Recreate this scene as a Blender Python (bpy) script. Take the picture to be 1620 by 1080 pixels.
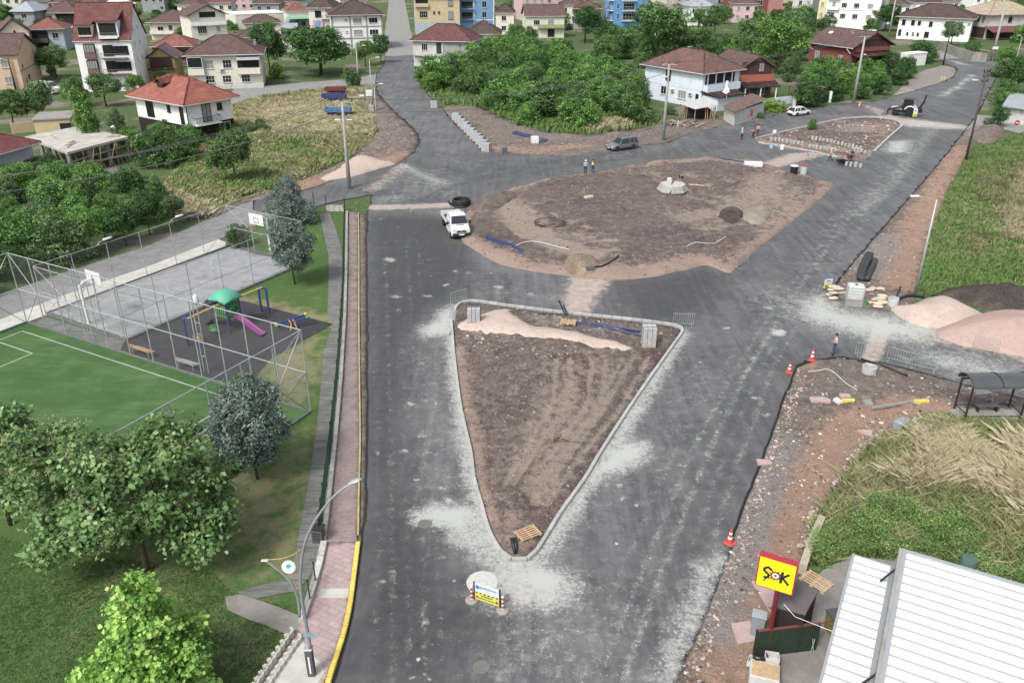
import bpy, bmesh, math, random
import numpy as np
from mathutils import Vector, Matrix, Euler
from mathutils.geometry import delaunay_2d_cdt
from mathutils.bvhtree import BVHTree

for o in list(bpy.data.objects): bpy.data.objects.remove(o)
scene = bpy.context.scene
COL = scene.collection
rng = np.random.default_rng(7)
random.seed(7)

# ------------------------------------------------------------------ camera
W, HH, FPX, CAMH, PITCH = 1620, 1080, 1300.0, 27.0, math.radians(25.9)
cam_d = bpy.data.cameras.new('camera'); cam = bpy.data.objects.new('camera', cam_d); COL.objects.link(cam)
cam.location = (0, 0, CAMH); cam.rotation_euler = (math.pi/2 - PITCH, 0, 0)
cam_d.sensor_width = 36.0; cam_d.lens = 36.0*FPX/W; cam_d.clip_start = 0.5; cam_d.clip_end = 6000
scene.camera = cam
# ------------------------------------------------------------------ sky, sun, exposure (overcast)
SUN_EL, SUN_AZ = math.radians(50), math.radians(215)
wd = bpy.data.worlds.new('World'); scene.world = wd; wd.use_nodes = True
nt = wd.node_tree; bg = nt.nodes['Background']
sky = nt.nodes.new('ShaderNodeTexSky'); sky.sky_type = 'NISHITA'; sky.sun_disc = False
sky.sun_elevation = SUN_EL; sky.sun_rotation = SUN_AZ; sky.air_density = 1.0; sky.dust_density = 4.0; sky.ozone_density = 1.0
hs = nt.nodes.new('ShaderNodeHueSaturation'); hs.inputs['Saturation'].default_value = 0.42
nt.links.new(sky.outputs[0], hs.inputs['Color']); nt.links.new(hs.outputs[0], bg.inputs['Color'])
bg.inputs['Strength'].default_value = 0.135
sd = bpy.data.lights.new('sun', 'SUN'); sun = bpy.data.objects.new('sun', sd); COL.objects.link(sun)
sd.energy = 1.5; sd.angle = math.radians(11); sd.color = (1.0, 0.985, 0.96)
_sv = Vector((math.cos(SUN_EL)*math.sin(SUN_AZ), math.cos(SUN_EL)*math.cos(SUN_AZ), math.sin(SUN_EL)))
sun.rotation_euler = _sv.to_track_quat('Z', 'Y').to_euler()
scene.view_settings.view_transform = 'Standard'; scene.view_settings.look = 'None'
scene.view_settings.exposure = 0.72; scene.view_settings.gamma = 1.0
scene.render.engine = 'CYCLES'

# ------------------------------------------------------------------ pixel <-> world (distance from the plane a thing touches)
CP, SP = math.cos(PITCH), math.sin(PITCH)
def G(x, y, z=0.0):
    u, v = (x - W/2)/FPX, (y - HH/2)/FPX
    dx, dy, dz = u, CP - v*SP, -SP - v*CP
    t = (z - CAMH)/dz
    return Vector((dx*t, dy*t, z))
def PX(X, Y, Z=0.0):
    """vectorised world -> photo pixel"""
    Zr = Z - CAMH
    zc = Y*CP - Zr*SP
    yc = -Y*SP - Zr*CP
    return W/2 + FPX*X/zc, HH/2 + FPX*yc/zc
def HT(x, yb, yt, zb=0.0):
    """height above its foot of something upright whose foot is seen at (x,yb) and whose top at row yt"""
    p = G(x, yb, zb); q = (yt - HH/2)/FPX
    # yc/zc = q ; yc=-Y SP-(z-H)CP ; zc=Y CP-(z-H)SP
    Y = p.y; zr = (-Y*SP - q*Y*CP)/(CP - q*SP)
    return zr + CAMH - zb
def MPP(x, y):
    """metres per photo pixel, sideways, at ground point"""
    p = G(x, y); zc = p.y*CP + CAMH*SP
    return zc/FPX

# ------------------------------------------------------------------ node helpers
class NT:
    def __init__(s, m):
        m.use_nodes = True; s.t = m.node_tree; s.t.nodes.clear()
        s.out = s.n('ShaderNodeOutputMaterial'); s.b = s.n('ShaderNodeBsdfPrincipled')
        s.l(s.b.outputs[0], s.out.inputs[0])
    def n(s, typ, **kw):
        nd = s.t.nodes.new(typ)
        for k, v in kw.items(): setattr(nd, k, v)
        return nd
    def l(s, a, b): s.t.links.new(a, b)
    def val(s, inp, v):
        if isinstance(v, bpy.types.NodeSocket): s.l(v, inp)
        elif v is not None:
            if hasattr(inp, 'default_value') and isinstance(v, (tuple, list)) and len(v) == 3 and inp.type == 'RGBA': v = (*v, 1)
            inp.default_value = v
    def noise(s, scale, detail=4, rough=.55, co=None, dist=0.0):
        nd = s.n('ShaderNodeTexNoise'); nd.inputs['Scale'].default_value = scale; nd.inputs['Detail'].default_value = detail
        nd.inputs['Roughness'].default_value = rough; nd.inputs['Distortion'].default_value = dist
        if co is not None: s.l(co, nd.inputs['Vector'])
        return nd.outputs['Fac']
    def voro(s, scale, co=None, feature='F1', out='Distance', rnd=1.0):
        nd = s.n('ShaderNodeTexVoronoi', feature=feature); nd.inputs['Scale'].default_value = scale
        nd.inputs['Randomness'].default_value = rnd
        if co is not None: s.l(co, nd.inputs['Vector'])
        return nd.outputs[out]
    def ramp(s, fac, stops, interp='LINEAR'):
        nd = s.n('ShaderNodeValToRGB'); cr = nd.color_ramp; cr.interpolation = interp
        while len(cr.elements) < len(stops): cr.elements.new(.5)
        for e, (p, c) in zip(cr.elements, stops):
            e.position = p; e.color = (*c, 1) if isinstance(c, (tuple, list)) else (c, c, c, 1)
        s.l(fac, nd.inputs[0]); return nd.outputs[0]
    def mix(s, fac, a, b, mode='MIX'):
        nd = s.n('ShaderNodeMix', data_type='RGBA', blend_type=mode)
        s.val(nd.inputs[0], fac); s.val(nd.inputs[6], a); s.val(nd.inputs[7], b); return nd.outputs[2]
    def math(s, op, a, b=None, c=None, clamp=False):
        nd = s.n('ShaderNodeMath', operation=op, use_clamp=clamp)
        s.val(nd.inputs[0], a); s.val(nd.inputs[1], b) if b is not None else None
        if c is not None: s.val(nd.inputs[2], c)
        return nd.outputs[0]
    def sstep(s, v, lo, hi):
        nd = s.n('ShaderNodeMapRange', interpolation_type='SMOOTHSTEP'); s.l(v, nd.inputs[0])
        nd.inputs[1].default_value = lo; nd.inputs[2].default_value = hi; return nd.outputs[0]
    def attr(s, name): nd = s.n('ShaderNodeAttribute', attribute_name=name); return nd.outputs['Fac']
    def pos(s): return s.n('ShaderNodeNewGeometry').outputs['Position']
    def obj(s): return s.n('ShaderNodeTexCoord').outputs['Object']
    def uv(s): return s.n('ShaderNodeTexCoord').outputs['UV']
    def vscale(s, co, sc):
        nd = s.n('ShaderNodeMapping'); nd.inputs['Scale'].default_value = sc; s.l(co, nd.inputs['Vector']); return nd.outputs[0]
    def vrot(s, co, ang, sc=(1,1,1)):
        nd = s.n('ShaderNodeMapping'); nd.inputs['Rotation'].default_value = (0,0,ang); nd.inputs['Scale'].default_value = sc; s.l(co, nd.inputs['Vector']); return nd.outputs[0]
    def bump(s, h, strength=.5, dist=.02):
        nd = s.n('ShaderNodeBump'); nd.inputs['Strength'].default_value = strength; nd.inputs['Distance'].default_value = dist
        s.l(h, nd.inputs['Height']); s.l(nd.outputs[0], s.b.inputs['Normal'])
    def fin(s, col=None, rough=None, metal=None, spec=None):
        s.val(s.b.inputs['Base Color'], col); s.val(s.b.inputs['Roughness'], rough)
        s.val(s.b.inputs['Metallic'], metal); s.val(s.b.inputs['Specular IOR Level'], spec)

def srgb(r, g, b):
    f = lambda c: ((c/255+.055)/1.055)**2.4 if c > 10 else c/255/12.92
    r, g, b = f(r), f(g), f(b); l = .25*r+.65*g+.1*b; k = .80      # a little less saturated: overcast, hazy paint
    return (l+(r-l)*k, l+(g-l)*k, l+(b-l)*k)
MATS = {}
def mat(name, col=(.5,.5,.5), rough=.6, metal=0.0, var=.15, scale=2.5, dirt=0.0, dirtcol=(.12,.1,.08), bump=0.0, bscale=30, spec=.4, rnd=.0):
    """painted / plain object material: colour with uneven wear"""
    if name in MATS: return MATS[name]
    m = bpy.data.materials.new(name); t = NT(m); co = t.obj()
    n1 = t.noise(scale, 5, .6, co)
    dk = tuple(c*(1-var*1.3) for c in col); lt = tuple(min(1, c*(1+var)) for c in col)
    c = t.ramp(n1, [(.3, dk), (.7, lt)])
    if dirt:
        n2 = t.noise(scale*1.7, 7, .7, co, .6)
        c = t.mix(t.math('MULTIPLY', t.sstep(n2, .48, .72), dirt), c, dirtcol)
    if rnd:
        oi = t.n('ShaderNodeObjectInfo').outputs['Random']
        hv = t.n('ShaderNodeHueSaturation'); t.l(t.math('MULTIPLY_ADD', oi, rnd*2, 1-rnd), hv.inputs['Value']); t.l(c, hv.inputs['Color']); c = hv.outputs[0]
    t.fin(c, t.math('MULTIPLY_ADD', n1, .2, rough-.1, clamp=True), metal, spec)
    if bump: t.bump(t.noise(bscale, 4, .6, co), bump, .02)
    MATS[name] = m; return m

# ------------------------------------------------------------------ mesh builder
class MB:
    def __init__(s): s.v = []; s.f = []; s.m = []; s.uv = {}; s.cm = 0
    def add(s, vs, fs):
        o = len(s.v); s.v += [tuple(p) for p in vs]
        for f in fs: s.f.append(tuple(i+o for i in f)); s.m.append(s.cm)
        return s
    def box(s, c, d, rz=0.0, M=None, taper=1.0):
        x, y, z = d[0]/2, d[1]/2, d[2]/2
        vs = [Vector((sx*x*(taper if sz > 0 else 1), sy*y*(taper if sz > 0 else 1), sz*z)) for sz in (-1,1) for sx, sy in ((-1,-1),(1,-1),(1,1),(-1,1))]
        R = M if M is not None else Matrix.Rotation(rz, 3, 'Z')
        vs = [R @ v + Vector(c) for v in vs]
        return s.add(vs, [(3,2,1,0),(4,5,6,7),(0,1,5,4),(1,2,6,5),(2,3,7,6),(3,0,4,7)])
    def bbox(s, c, d, bev=.02, rz=0.0, M=None):
        """box with chamfered edges"""
        x, y, z = d[0]/2, d[1]/2, d[2]/2; b = min(bev, x*.49, y*.49, z*.49)
        R = M if M is not None else Matrix.Rotation(rz, 3, 'Z'); vs = []; 
        def ring(rx, ry, zz): 
            k = b*.7
            return [(-rx+k,-ry,zz),(rx-k,-ry,zz),(rx,-ry+k,zz),(rx,ry-k,zz),(rx-k,ry,zz),(-rx+k,ry,zz),(-rx,ry-k,zz),(-rx,-ry+k,zz)]
        rings = [ring(x-b,y-b,-z), ring(x,y,-z+b), ring(x,y,z-b), ring(x-b,y-b,z)]
        fs = []
        for r in rings: vs += r
        for i in range(3):
            for j in range(8): fs.append((i*8+j, i*8+(j+1)%8, (i+1)*8+(j+1)%8, (i+1)*8+j))
        fs.append(tuple(range(7,-1,-1))); fs.append(tuple(range(24,32)))
        return s.add([R @ Vector(v) + Vector(c) for v in vs], fs)
    def beam(s, a, b, w, h, up=(0,0,1)):
        a, b = Vector(a), Vector(b); d = (b-a); L = d.length
        if L < 1e-6: return s
        d.normalize(); u = Vector(up)
        if abs(d.dot(u)) > .99: u = Vector((0,1,0))
        sd_ = d.cross(u).normalized(); u2 = sd_.cross(d)
        M = Matrix((d, sd_, u2)).transposed()
        return s.box((a+b)/2, (L, w, h), M=M)
    def tube(s, pts, r, n=8, caps=True, closed=False):
        pts = [Vector(p) for p in pts]; k = len(pts); rs = r if isinstance(r, (list, tuple)) else [r]*k
        vs = []; prev = None
        for i, p in enumerate(pts):
            a = pts[i-1] if (i > 0 or closed) else p; b = pts[(i+1) % k] if (i < k-1 or closed) else p
            d = (b-a).normalized()
            if prev is None:
                u = Vector((0,0,1)) if abs(d.z) < .95 else Vector((1,0,0)); u = (u - d*u.dot(d)).normalized()
            else:
                u = (prev - d*prev.dot(d)); u = u.normalized() if u.length > 1e-6 else Vector((1,0,0))
            prev = u; w = d.cross(u)
            for j in range(n):
                t = 2*math.pi*j/n; vs.append(p + (u*math.cos(t) + w*math.sin(t))*rs[i])
        fs = []
        for i in range(k if closed else k-1):
            i2 = (i+1) % k
            for j in range(n): fs.append((i*n+j, i*n+(j+1)%n, i2*n+(j+1)%n, i2*n+j))
        if caps and not closed: fs.append(tuple(range(n-1,-1,-1))); fs.append(tuple((k-1)*n+j for j in range(n)))
        return s.add(vs, fs)
    def cyl(s, c, r, h, n=12, r2=None, axis='Z'):
        c = Vector(c); ax = {'X':Vector((1,0,0)),'Y':Vector((0,1,0)),'Z':Vector((0,0,1))}[axis]
        return s.tube([c, c+ax*h], [r, r if r2 is None else r2], n)
    def lathe(s, prof, n=16, c=(0,0,0), M=None):
        vs = []; fs = []; c = Vector(c)
        for (r, z) in prof:
            for j in range(n):
                t = 2*math.pi*j/n; v = Vector((r*math.cos(t), r*math.sin(t), z)); vs.append((M @ v if M else v) + c)
        for i in range(len(prof)-1):
            for j in range(n): fs.append((i*n+j, i*n+(j+1)%n, (i+1)*n+(j+1)%n, (i+1)*n+j))
        if prof[0][0] > 1e-4: fs.append(tuple(range(n-1,-1,-1)))
        if prof[-1][0] > 1e-4: fs.append(tuple((len(prof)-1)*n+j for j in range(n)))
        return s.add(vs, fs)
    def prism(s, poly, z0, z1):
        n = len(poly); a = sum(poly[i][0]*poly[(i+1)%n][1]-poly[(i+1)%n][0]*poly[i][1] for i in range(n))
        if a < 0: poly = poly[::-1]
        vs = [(p[0],p[1],z0) for p in poly] + [(p[0],p[1],z1) for p in poly]
        return s.add(vs, [tuple(range(n-1,-1,-1)), tuple(range(n,2*n))] + [(i,(i+1)%n,n+(i+1)%n,n+i) for i in range(n)])
    def extr(s, prof, a, b, axis='Y'):
        """profile (list of (p,q)) extruded along an axis from a to b; Y: p=x q=z ; X: p=y q=z"""
        n = len(prof)
        mk = (lambda p,q,t:(p,t,q)) if axis == 'Y' else (lambda p,q,t:(t,p,q))
        vs = [mk(p,q,a) for p,q in prof] + [mk(p,q,b) for p,q in prof]
        return s.add(vs, [tuple(range(n-1,-1,-1)), tuple(range(n,2*n))] + [(i,(i+1)%n,n+(i+1)%n,n+i) for i in range(n)])
    def loft(s, rings, caps=True):
        n = len(rings[0]); vs = [p for r in rings for p in r]; fs = []
        for i in range(len(rings)-1):
            for j in range(n): fs.append((i*n+j, i*n+(j+1)%n, (i+1)*n+(j+1)%n, (i+1)*n+j))
        if caps: fs.append(tuple(range(n-1,-1,-1))); fs.append(tuple((len(rings)-1)*n+j for j in range(n)))
        return s.add(vs, fs)
    def mesh(s, name, mats, smooth=False):
        me = bpy.data.meshes.new(name); me.from_pydata(s.v, [], s.f)
        for m in (mats if isinstance(mats, (list, tuple)) else [mats]): me.materials.append(m)
        if len(me.materials) > 1: me.polygons.foreach_set('material_index', s.m)
        bm = bmesh.new(); bm.from_mesh(me); bmesh.ops.recalc_face_normals(bm, faces=bm.faces); bm.to_mesh(me); bm.free()
        if smooth: me.shade_smooth() if smooth is True else me.set_sharp_from_angle(angle=smooth)
        return me
    def build(s, name, mats, parent=None, smooth=False, loc=None, rz=0.0):
        return obj(name, s.mesh(name, mats, smooth), parent, loc, rz)

def obj(name, me, parent=None, loc=None, rz=0.0):
    o = bpy.data.objects.new(name, me); COL.objects.link(o)
    if parent is not None: o.parent = parent
    if loc is not None: o.location = loc
    if rz: o.rotation_euler.z = rz
    return o
def tag(o, label=None, cat=None, group=None, kind=None):
    if label: o['label'] = label
    if cat: o['category'] = cat
    if group: o['group'] = group
    if kind: o['kind'] = kind
    return o
def thing(name, label, cat, loc=(0,0,0), rz=0.0, group=None):
    o = bpy.data.objects.new(name, None); COL.objects.link(o); o.location = loc; o.rotation_euler = (0,0,rz)
    o.empty_display_size = .3
    return tag(o, label, cat, group)
KIDS = {}
def copy_tree(o, parent=None):
    c = o.copy(); COL.objects.link(c); c.parent = parent
    for ch in o.children: copy_tree(ch, c)
    return c
def dup(o, loc, rz, label=None, group=None, scale=None):
    c = copy_tree(o); c.location = loc; c.rotation_euler = (0,0,rz)
    if label: c['label'] = label
    if group: c['group'] = group
    if scale: c.scale = scale if isinstance(scale, (tuple, list)) else (scale,)*3
    return c

# ------------------------------------------------------------------ ground patches
def inpoly(P, poly):
    x, y = P[:,0], P[:,1]; r = np.zeros(len(P), bool); n = len(poly)
    for i in range(n):
        x1, y1 = poly[i]; x2, y2 = poly[(i+1)%n]
        c = ((y1 > y) != (y2 > y))
        if y1 != y2: r ^= c & (x < (x2-x1)*(y-y1)/(y2-y1) + x1)
    return r
def seg_d(P, pts, closed=False):
    d = np.full(len(P), 1e9); n = len(pts)
    for i in range(n if closed else n-1):
        a = np.array(pts[i]); b = np.array(pts[(i+1)%n]); ab = b-a; L = max(ab@ab, 1e-9)
        t = np.clip(((P-a)@ab)/L, 0, 1); q = a + t[:,None]*ab
        d = np.minimum(d, np.hypot(P[:,0]-q[:,0], P[:,1]-q[:,1]))
    return d
def w2(pxs): return [tuple(G(*p)[:2]) for p in pxs]
def smooth_px(pxs, closed=True, sub=4):
    """Catmull-Rom through points"""
    n = len(pxs); out = []
    for i in range(n if closed else n-1):
        p0, p1, p2, p3 = [np.array(pxs[(i+k) % n] if closed else pxs[min(max(i+k,0),n-1)], float) for k in (-1,0,1,2)]
        for j in range(sub):
            t = j/sub; out.append(tuple(.5*((2*p1)+(-p0+p2)*t+(2*p0-5*p1+4*p2-p3)*t*t+(-p0+3*p1-3*p2+p3)*t**3)))
    if not closed: out.append(tuple(pxs[-1]))
    return out
def vnoise(P, sc, seed=0):
    """cheap smooth value noise, numpy"""
    r = np.random.default_rng(seed); T = r.random((64,64)); x = P[:,0]*sc+1000; y = P[:,1]*sc+1000
    xi = np.floor(x).astype(int); yi = np.floor(y).astype(int); fx = x-xi; fy = y-yi; fx = fx*fx*(3-2*fx); fy = fy*fy*(3-2*fy)
    g = lambda a, b: T[a % 64, b % 64]
    return (g(xi,yi)*(1-fx)+g(xi+1,yi)*fx)*(1-fy)+(g(xi,yi+1)*(1-fx)+g(xi+1,yi+1)*fx)*fy
def fbm(P, sc, seed=0, o=4):
    v = 0; a = .5; t = 0
    for k in range(o): v = v + a*vnoise(P, sc*2**k, seed+k); t += a; a *= .5
    return v/t
def patch(name, poly, z, mat_, step=10, zfun=None, attrs=None, world=False, skirt=.0, kind='structure', jit=0.0, wstep=None):
    """sheet of ground with its own outline; dense inside so that relief and wear can vary"""
    pw = [tuple(p) for p in poly] if world else w2(poly)
    out = []
    n = len(pw)
    for i in range(n):
        a, b = np.array(pw[i]), np.array(pw[(i+1)%n]); L = np.hypot(*(b-a))
        m = np.hypot(*(a+b)/2 )*.02 if wstep is None else wstep
        k = max(1, int(L/max(m*.6, .25)))
        for j in range(k): out.append(a+(b-a)*j/k)
    out = np.array(out)
    if jit:
        out = out + (np.stack([fbm(out, .9, 11), fbm(out, .9, 23)], 1)-.5)*2*jit
    # interior points
    if wstep is None:
        px, py = PX(out[:,0], out[:,1]);
        xs = np.arange(px.min(), px.max(), step); ys = np.arange(py.min(), py.max(), step)
        gx, gy = np.meshgrid(xs, ys); gx = gx.ravel()+rng.uniform(-.3,.3,gx.size)*step; gy = gy.ravel()+rng.uniform(-.3,.3,gy.size)*step
        u, v = (gx-W/2)/FPX, (gy-HH/2)/FPX; t = -CAMH/(-SP-v*CP); I = np.stack([u*t, (CP-v*SP)*t], 1)
    else:
        xs = np.arange(out[:,0].min(), out[:,0].max(), wstep); ys = np.arange(out[:,1].min(), out[:,1].max(), wstep)
        gx, gy = np.meshgrid(xs, ys); I = np.stack([gx.ravel(), gy.ravel()], 1) + rng.uniform(-.3,.3,(gx.size,2))*wstep
    I = I[inpoly(I, out)]
    if len(I):
        I = I[seg_d(I, out, True) > .06*np.maximum(1, np.hypot(I[:,0], I[:,1])*.02)]
    if attrs and 'edge' in attrs:
        nx = np.roll(out, -1, 0)-np.roll(out, 1, 0); nx /= np.maximum(np.hypot(nx[:,0], nx[:,1]), 1e-6)[:,None]; nn = np.stack([-nx[:,1], nx[:,0]], 1)
        if len(I):
            I = I[seg_d(I, out, True) > .5]
        for off in (.16, .34):
            for sg in (1, -1):
                q = out + nn*off*sg; q = q[inpoly(q, out)]; q = q[seg_d(q, out, True) > off*.8]; I = np.concatenate([I, q])
    allp = np.concatenate([out, I]) if len(I) else out
    res = delaunay_2d_cdt([Vector(p) for p in allp], [], [list(range(len(out)))], 1, 1e-5)
    V = np.array([tuple(p) for p in res[0]]); F = [tuple(f) for f in res[2]]
    Z = np.full(len(V), z); bd = seg_d(V, out, True)
    if zfun is not None: Z = Z + zfun(V, bd)
    vs = [(a[0], a[1], c) for a, c in zip(V, Z)]
    if skirt:
        ec = {}
        for f in F:
            for i in range(len(f)):
                e = (f[i], f[(i+1)%len(f)]); ec[e] = 1
        be = [e for e in ec if (e[1], e[0]) not in ec]
        o0 = len(vs); mp = {}
        for e in be:
            for q in e:
                if q not in mp: mp[q] = len(vs); vs.append((vs[q][0], vs[q][1], z-skirt))
        for a, b in be: F.append((b, a, mp[a], mp[b]))
    me = bpy.data.meshes.new(name); me.from_pydata(vs, [], F); me.materials.append(mat_)
    me.shade_smooth()
    nV = len(vs); PV = np.array([v[:2] for v in vs])
    if attrs:
        for k, fn in attrs.items():
            at = me.attributes.new(k, 'FLOAT', 'POINT'); at.data.foreach_set('value', np.asarray(fn(PV, seg_d(PV, out, True)), dtype=np.float32))
    o = obj(name, me); o['kind'] = kind
    return o
def splat(shapes):
    """shapes: ('p', px polygon, strength, soft m) or ('s', px polyline, width m, strength, soft m) or ('e', (cx,cy), (rx px, ry px), strength)"""
    prep = []
    for s in shapes:
        if s[0] in 'ps': prep.append((s[0], w2(s[1])) + tuple(s[2:]))
        else: prep.append(s)
    def fn(P, bd):
        r = np.zeros(len(P)); px, py = PX(P[:,0], P[:,1])
        for s in prep:
            if s[0] == 'p':
                d = seg_d(P, s[1], True); d = np.where(inpoly(P, s[1]), d, -d); v = s[2]*np.clip(.5+d/(3.2*s[3]), 0, 1)
            elif s[0] == 's':
                d = seg_d(P, s[1]); v = s[3]*np.clip(1-(d-s[2]/2)/(1.5*s[4]), 0, 1)
            else:
                q = np.hypot((px-s[1][0])/s[2][0], (py-s[1][1])/s[2][1]); v = s[3]*np.clip(1.6-q*1.1, 0, 1)
            r = np.maximum(r, v)
        return r
    return fn
# ================================================================== ground materials
def m_ground():
    m = bpy.data.materials.new('rough_ground'); t = NT(m); co = t.pos()
    n = t.noise(.08, 6, .6, co, .4); f = t.noise(2.2, 6, .7, co)
    g = t.ramp(f, [(.3, srgb(52,72,36)), (.55, srgb(78,98,52)), (.75, srgb(124,120,88))])
    d = t.ramp(f, [(.3, srgb(108,98,86)), (.7, srgb(140,128,112))])
    c = t.mix(t.sstep(n, .52, .64), g, d)
    t.fin(c, .95, 0, .1); t.bump(f, .6, .08); return m
def m_asphalt():
    m = bpy.data.materials.new('asphalt'); t = NT(m); co = t.pos()
    big = t.noise(.22, 5, .6, co, .5); mid = t.noise(1.6, 6, .65, co); fine = t.noise(34, 3, .7, co); grit = t.voro(26, co)
    strk = t.noise(1.0, 5, .6, t.vrot(co, -.30, (1.6, .12, 1)), .3)
    base = t.ramp(t.math('ADD', t.math('MULTIPLY', mid, .45), t.math('MULTIPLY', strk, .55)), [(.36, (.070,.072,.074)), (.5, (.106,.108,.110)), (.64, (.158,.159,.159))])
    base = t.mix(t.math('MULTIPLY', t.sstep(big, .42, .66), .45), base, (.18,.182,.178))
    dk = t.attr('dark'); base = t.mix(t.math('MULTIPLY', dk, .85), base, t.ramp(mid, [(.3, (.040,.041,.042)), (.7, (.068,.069,.070))]))
    # wheel tracks and scuffs
    tr = t.attr('track'); base = t.mix(t.sstep(t.math('ADD', t.math('MULTIPLY', tr, .8), t.math('MULTIPLY_ADD', t.noise(3, 5, .7, co), 1.2, -.6)), .2, 1.1), base, (.058,.059,.061))
    # tar lip along the paving edge
    ed = t.attr('edge'); base = t.mix(t.sstep(t.math('ADD', ed, t.math('MULTIPLY_ADD', mid, .6, -.3)), .35, .75), base, (.018,.018,.019))
    # pink sand
    ns = t.noise(1.5, 6, .72, co, .3)
    sd_ = t.sstep(t.math('ADD', t.attr('sand'), t.math('MULTIPLY_ADD', ns, 1.6, -.8)), .30, .85)
    base = t.mix(sd_, base, t.ramp(mid, [(.3, srgb(150,134,122)), (.7, srgb(180,165,152))]))
    # pale cement dust
    nd = t.noise(1.3, 6, .75, co, .5); sp = t.noise(11, 5, .8, co)
    du = t.sstep(t.math('ADD', t.attr('dust'), t.math('ADD', t.math('MULTIPLY_ADD', nd, 1.7, -.85), t.math('MULTIPLY_ADD', sp, .6, -.3))), .22, 1.0)
    base = t.mix(t.math('MULTIPLY', du, .8), base, t.ramp(sp, [(.3, srgb(150,154,148)), (.7, srgb(190,193,185))]))
    gr = t.sstep(t.math('ADD', t.math('MULTIPLY', t.attr('dust'), .38), t.noise(6, 4, .75, co)), .68, .84); base = t.mix(t.math('MULTIPLY', gr, .75), base, srgb(176,178,172))
    # scattered splashes all over
    vs = t.voro(.5, t.vscale(co, (1,1,1))); spl = t.math('MULTIPLY', t.sstep(t.math('ADD', vs, t.math('MULTIPLY_ADD', sp, .16, -.08)), .06, .03), t.sstep(big, .40, .55))
    base = t.mix(t.math('MULTIPLY', spl, .8), base, srgb(196,198,192))
    base = t.mix(.22, base, t.ramp(fine, [(.3, (.01,.01,.01)), (.7, (.5,.5,.5))]), 'SOFT_LIGHT')
    t.fin(base, t.ramp(mid, [(.3, .72), (.7, .92)]), 0, .35); t.bump(t.math('ADD', fine, grit), .35, .012); return m
def m_dirt(name='site_dirt', lo=(84,71,66), mi=(118,103,97), hi=(156,142,133), pink=((158,130,113),(186,164,148)), stones=.5):
    m = bpy.data.materials.new(name); t = NT(m); co = t.pos()
    big = t.noise(.25, 5, .6, co, .4); mid = t.noise(1.5, 6, .72, co, .3); fine = t.noise(14, 5, .75, co)
    m2 = t.noise(5.5, 5, .75, co, .2); c = t.ramp(t.math('ADD', t.math('MULTIPLY', mid, .5), t.math('MULTIPLY', m2, .5)), [(.36, srgb(*lo)), (.5, srgb(*mi)), (.64, srgb(*hi))])
    c = t.mix(t.math('MULTIPLY', t.sstep(big, .48, .66), .45), c, srgb(128,114,98)); c = t.mix(t.math('MULTIPLY', t.sstep(big, .47, .34), .4), c, srgb(86,72,69))
    # wheel ruts: paler smoothed soil
    rt = t.sstep(t.math('ADD', t.attr('rut'), t.math('MULTIPLY_ADD', mid, 1.8, -.9)), .2, 1.0); c = t.mix(t.math('MULTIPLY', rt, .9), c, srgb(164,148,132))
    pk = t.math('MULTIPLY', t.sstep(t.math('ADD', t.attr('pink'), t.math('MULTIPLY_ADD', mid, 2.2, -1.1)), .25, .95), .8)
    c = t.mix(pk, c, t.ramp(fine, [(.3, srgb(*pink[0])), (.7, srgb(*pink[1]))]))
    gy = t.sstep(t.math('ADD', t.attr('grey'), t.math('MULTIPLY_ADD', mid, 2.0, -1.0)), .25, .95)
    c = t.mix(gy, c, t.ramp(fine, [(.3, srgb(122,114,110)), (.7, srgb(168,160,154))]))
    v = t.voro(7, co); vc = t.voro(7, co, out='Color')
    st = t.math('MULTIPLY', t.sstep(v, .26, .16), t.sstep(t.noise(3, 3, .6, co), .55, .62))
    c = t.mix(t.math('MULTIPLY', st, stones), c, srgb(168,158,150))
    c = t.mix(.5, c, t.ramp(fine, [(.25, (.04,.04,.04)), (.75, (.62,.62,.62))]), 'SOFT_LIGHT')
    t.fin(c, .95, 0, .12); t.bump(t.math('ADD', t.math('MULTIPLY', fine, .4), m2), 1.0, .16); return m
def m_sand(name, a, b):
    m = bpy.data.materials.new(name); t = NT(m); co = t.pos(); n = t.noise(1.3, 5, .7, co, .3); f = t.noise(30, 3, .7, co)
    rill = t.noise(3, 4, .6, t.vscale(co, (2.5, 2.5, .25)))
    c = t.ramp(t.math('ADD', t.math('MULTIPLY', n, .5), t.math('MULTIPLY', rill, .5)), [(.32, srgb(*a)), (.68, srgb(*b))]); c = t.mix(.25, c, f, 'SOFT_LIGHT')
    t.fin(c, .95, 0, .1); t.bump(t.math('ADD', n, f), .4, .03); return m
def m_lawn(name='lawn', g0=(46,70,28), g1=(70,102,42), g2=(98,128,62), dry=((116,108,76),(150,140,104))):
    m = bpy.data.materials.new(name); t = NT(m); co = t.pos()
    mid = t.noise(.9, 5, .7, co, .4); fine = t.noise(16, 5, .8, co); st = t.noise(9, 4, .75, t.vrot(co, .5, (1, 3.2, 1)))
    c = t.ramp(t.math('ADD', t.math('MULTIPLY', fine, .5), t.math('MULTIPLY', st, .5)), [(.33, srgb(*g0)), (.5, srgb(*g1)), (.68, srgb(*g2))])
    d = t.sstep(t.math('ADD', t.attr('dry'), t.math('MULTIPLY_ADD', mid, 2.4, -1.2)), .1, 1.1)
    c = t.mix(d, c, t.ramp(st, [(.3, srgb(*dry[0])), (.7, srgb(*dry[1]))]))
    c = t.mix(t.math('MULTIPLY', t.sstep(mid, .5, .75), .3), c, srgb(88,92,52))
    t.fin(c, .95, 0, .08); t.bump(fine, .8, .05); return m
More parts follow.
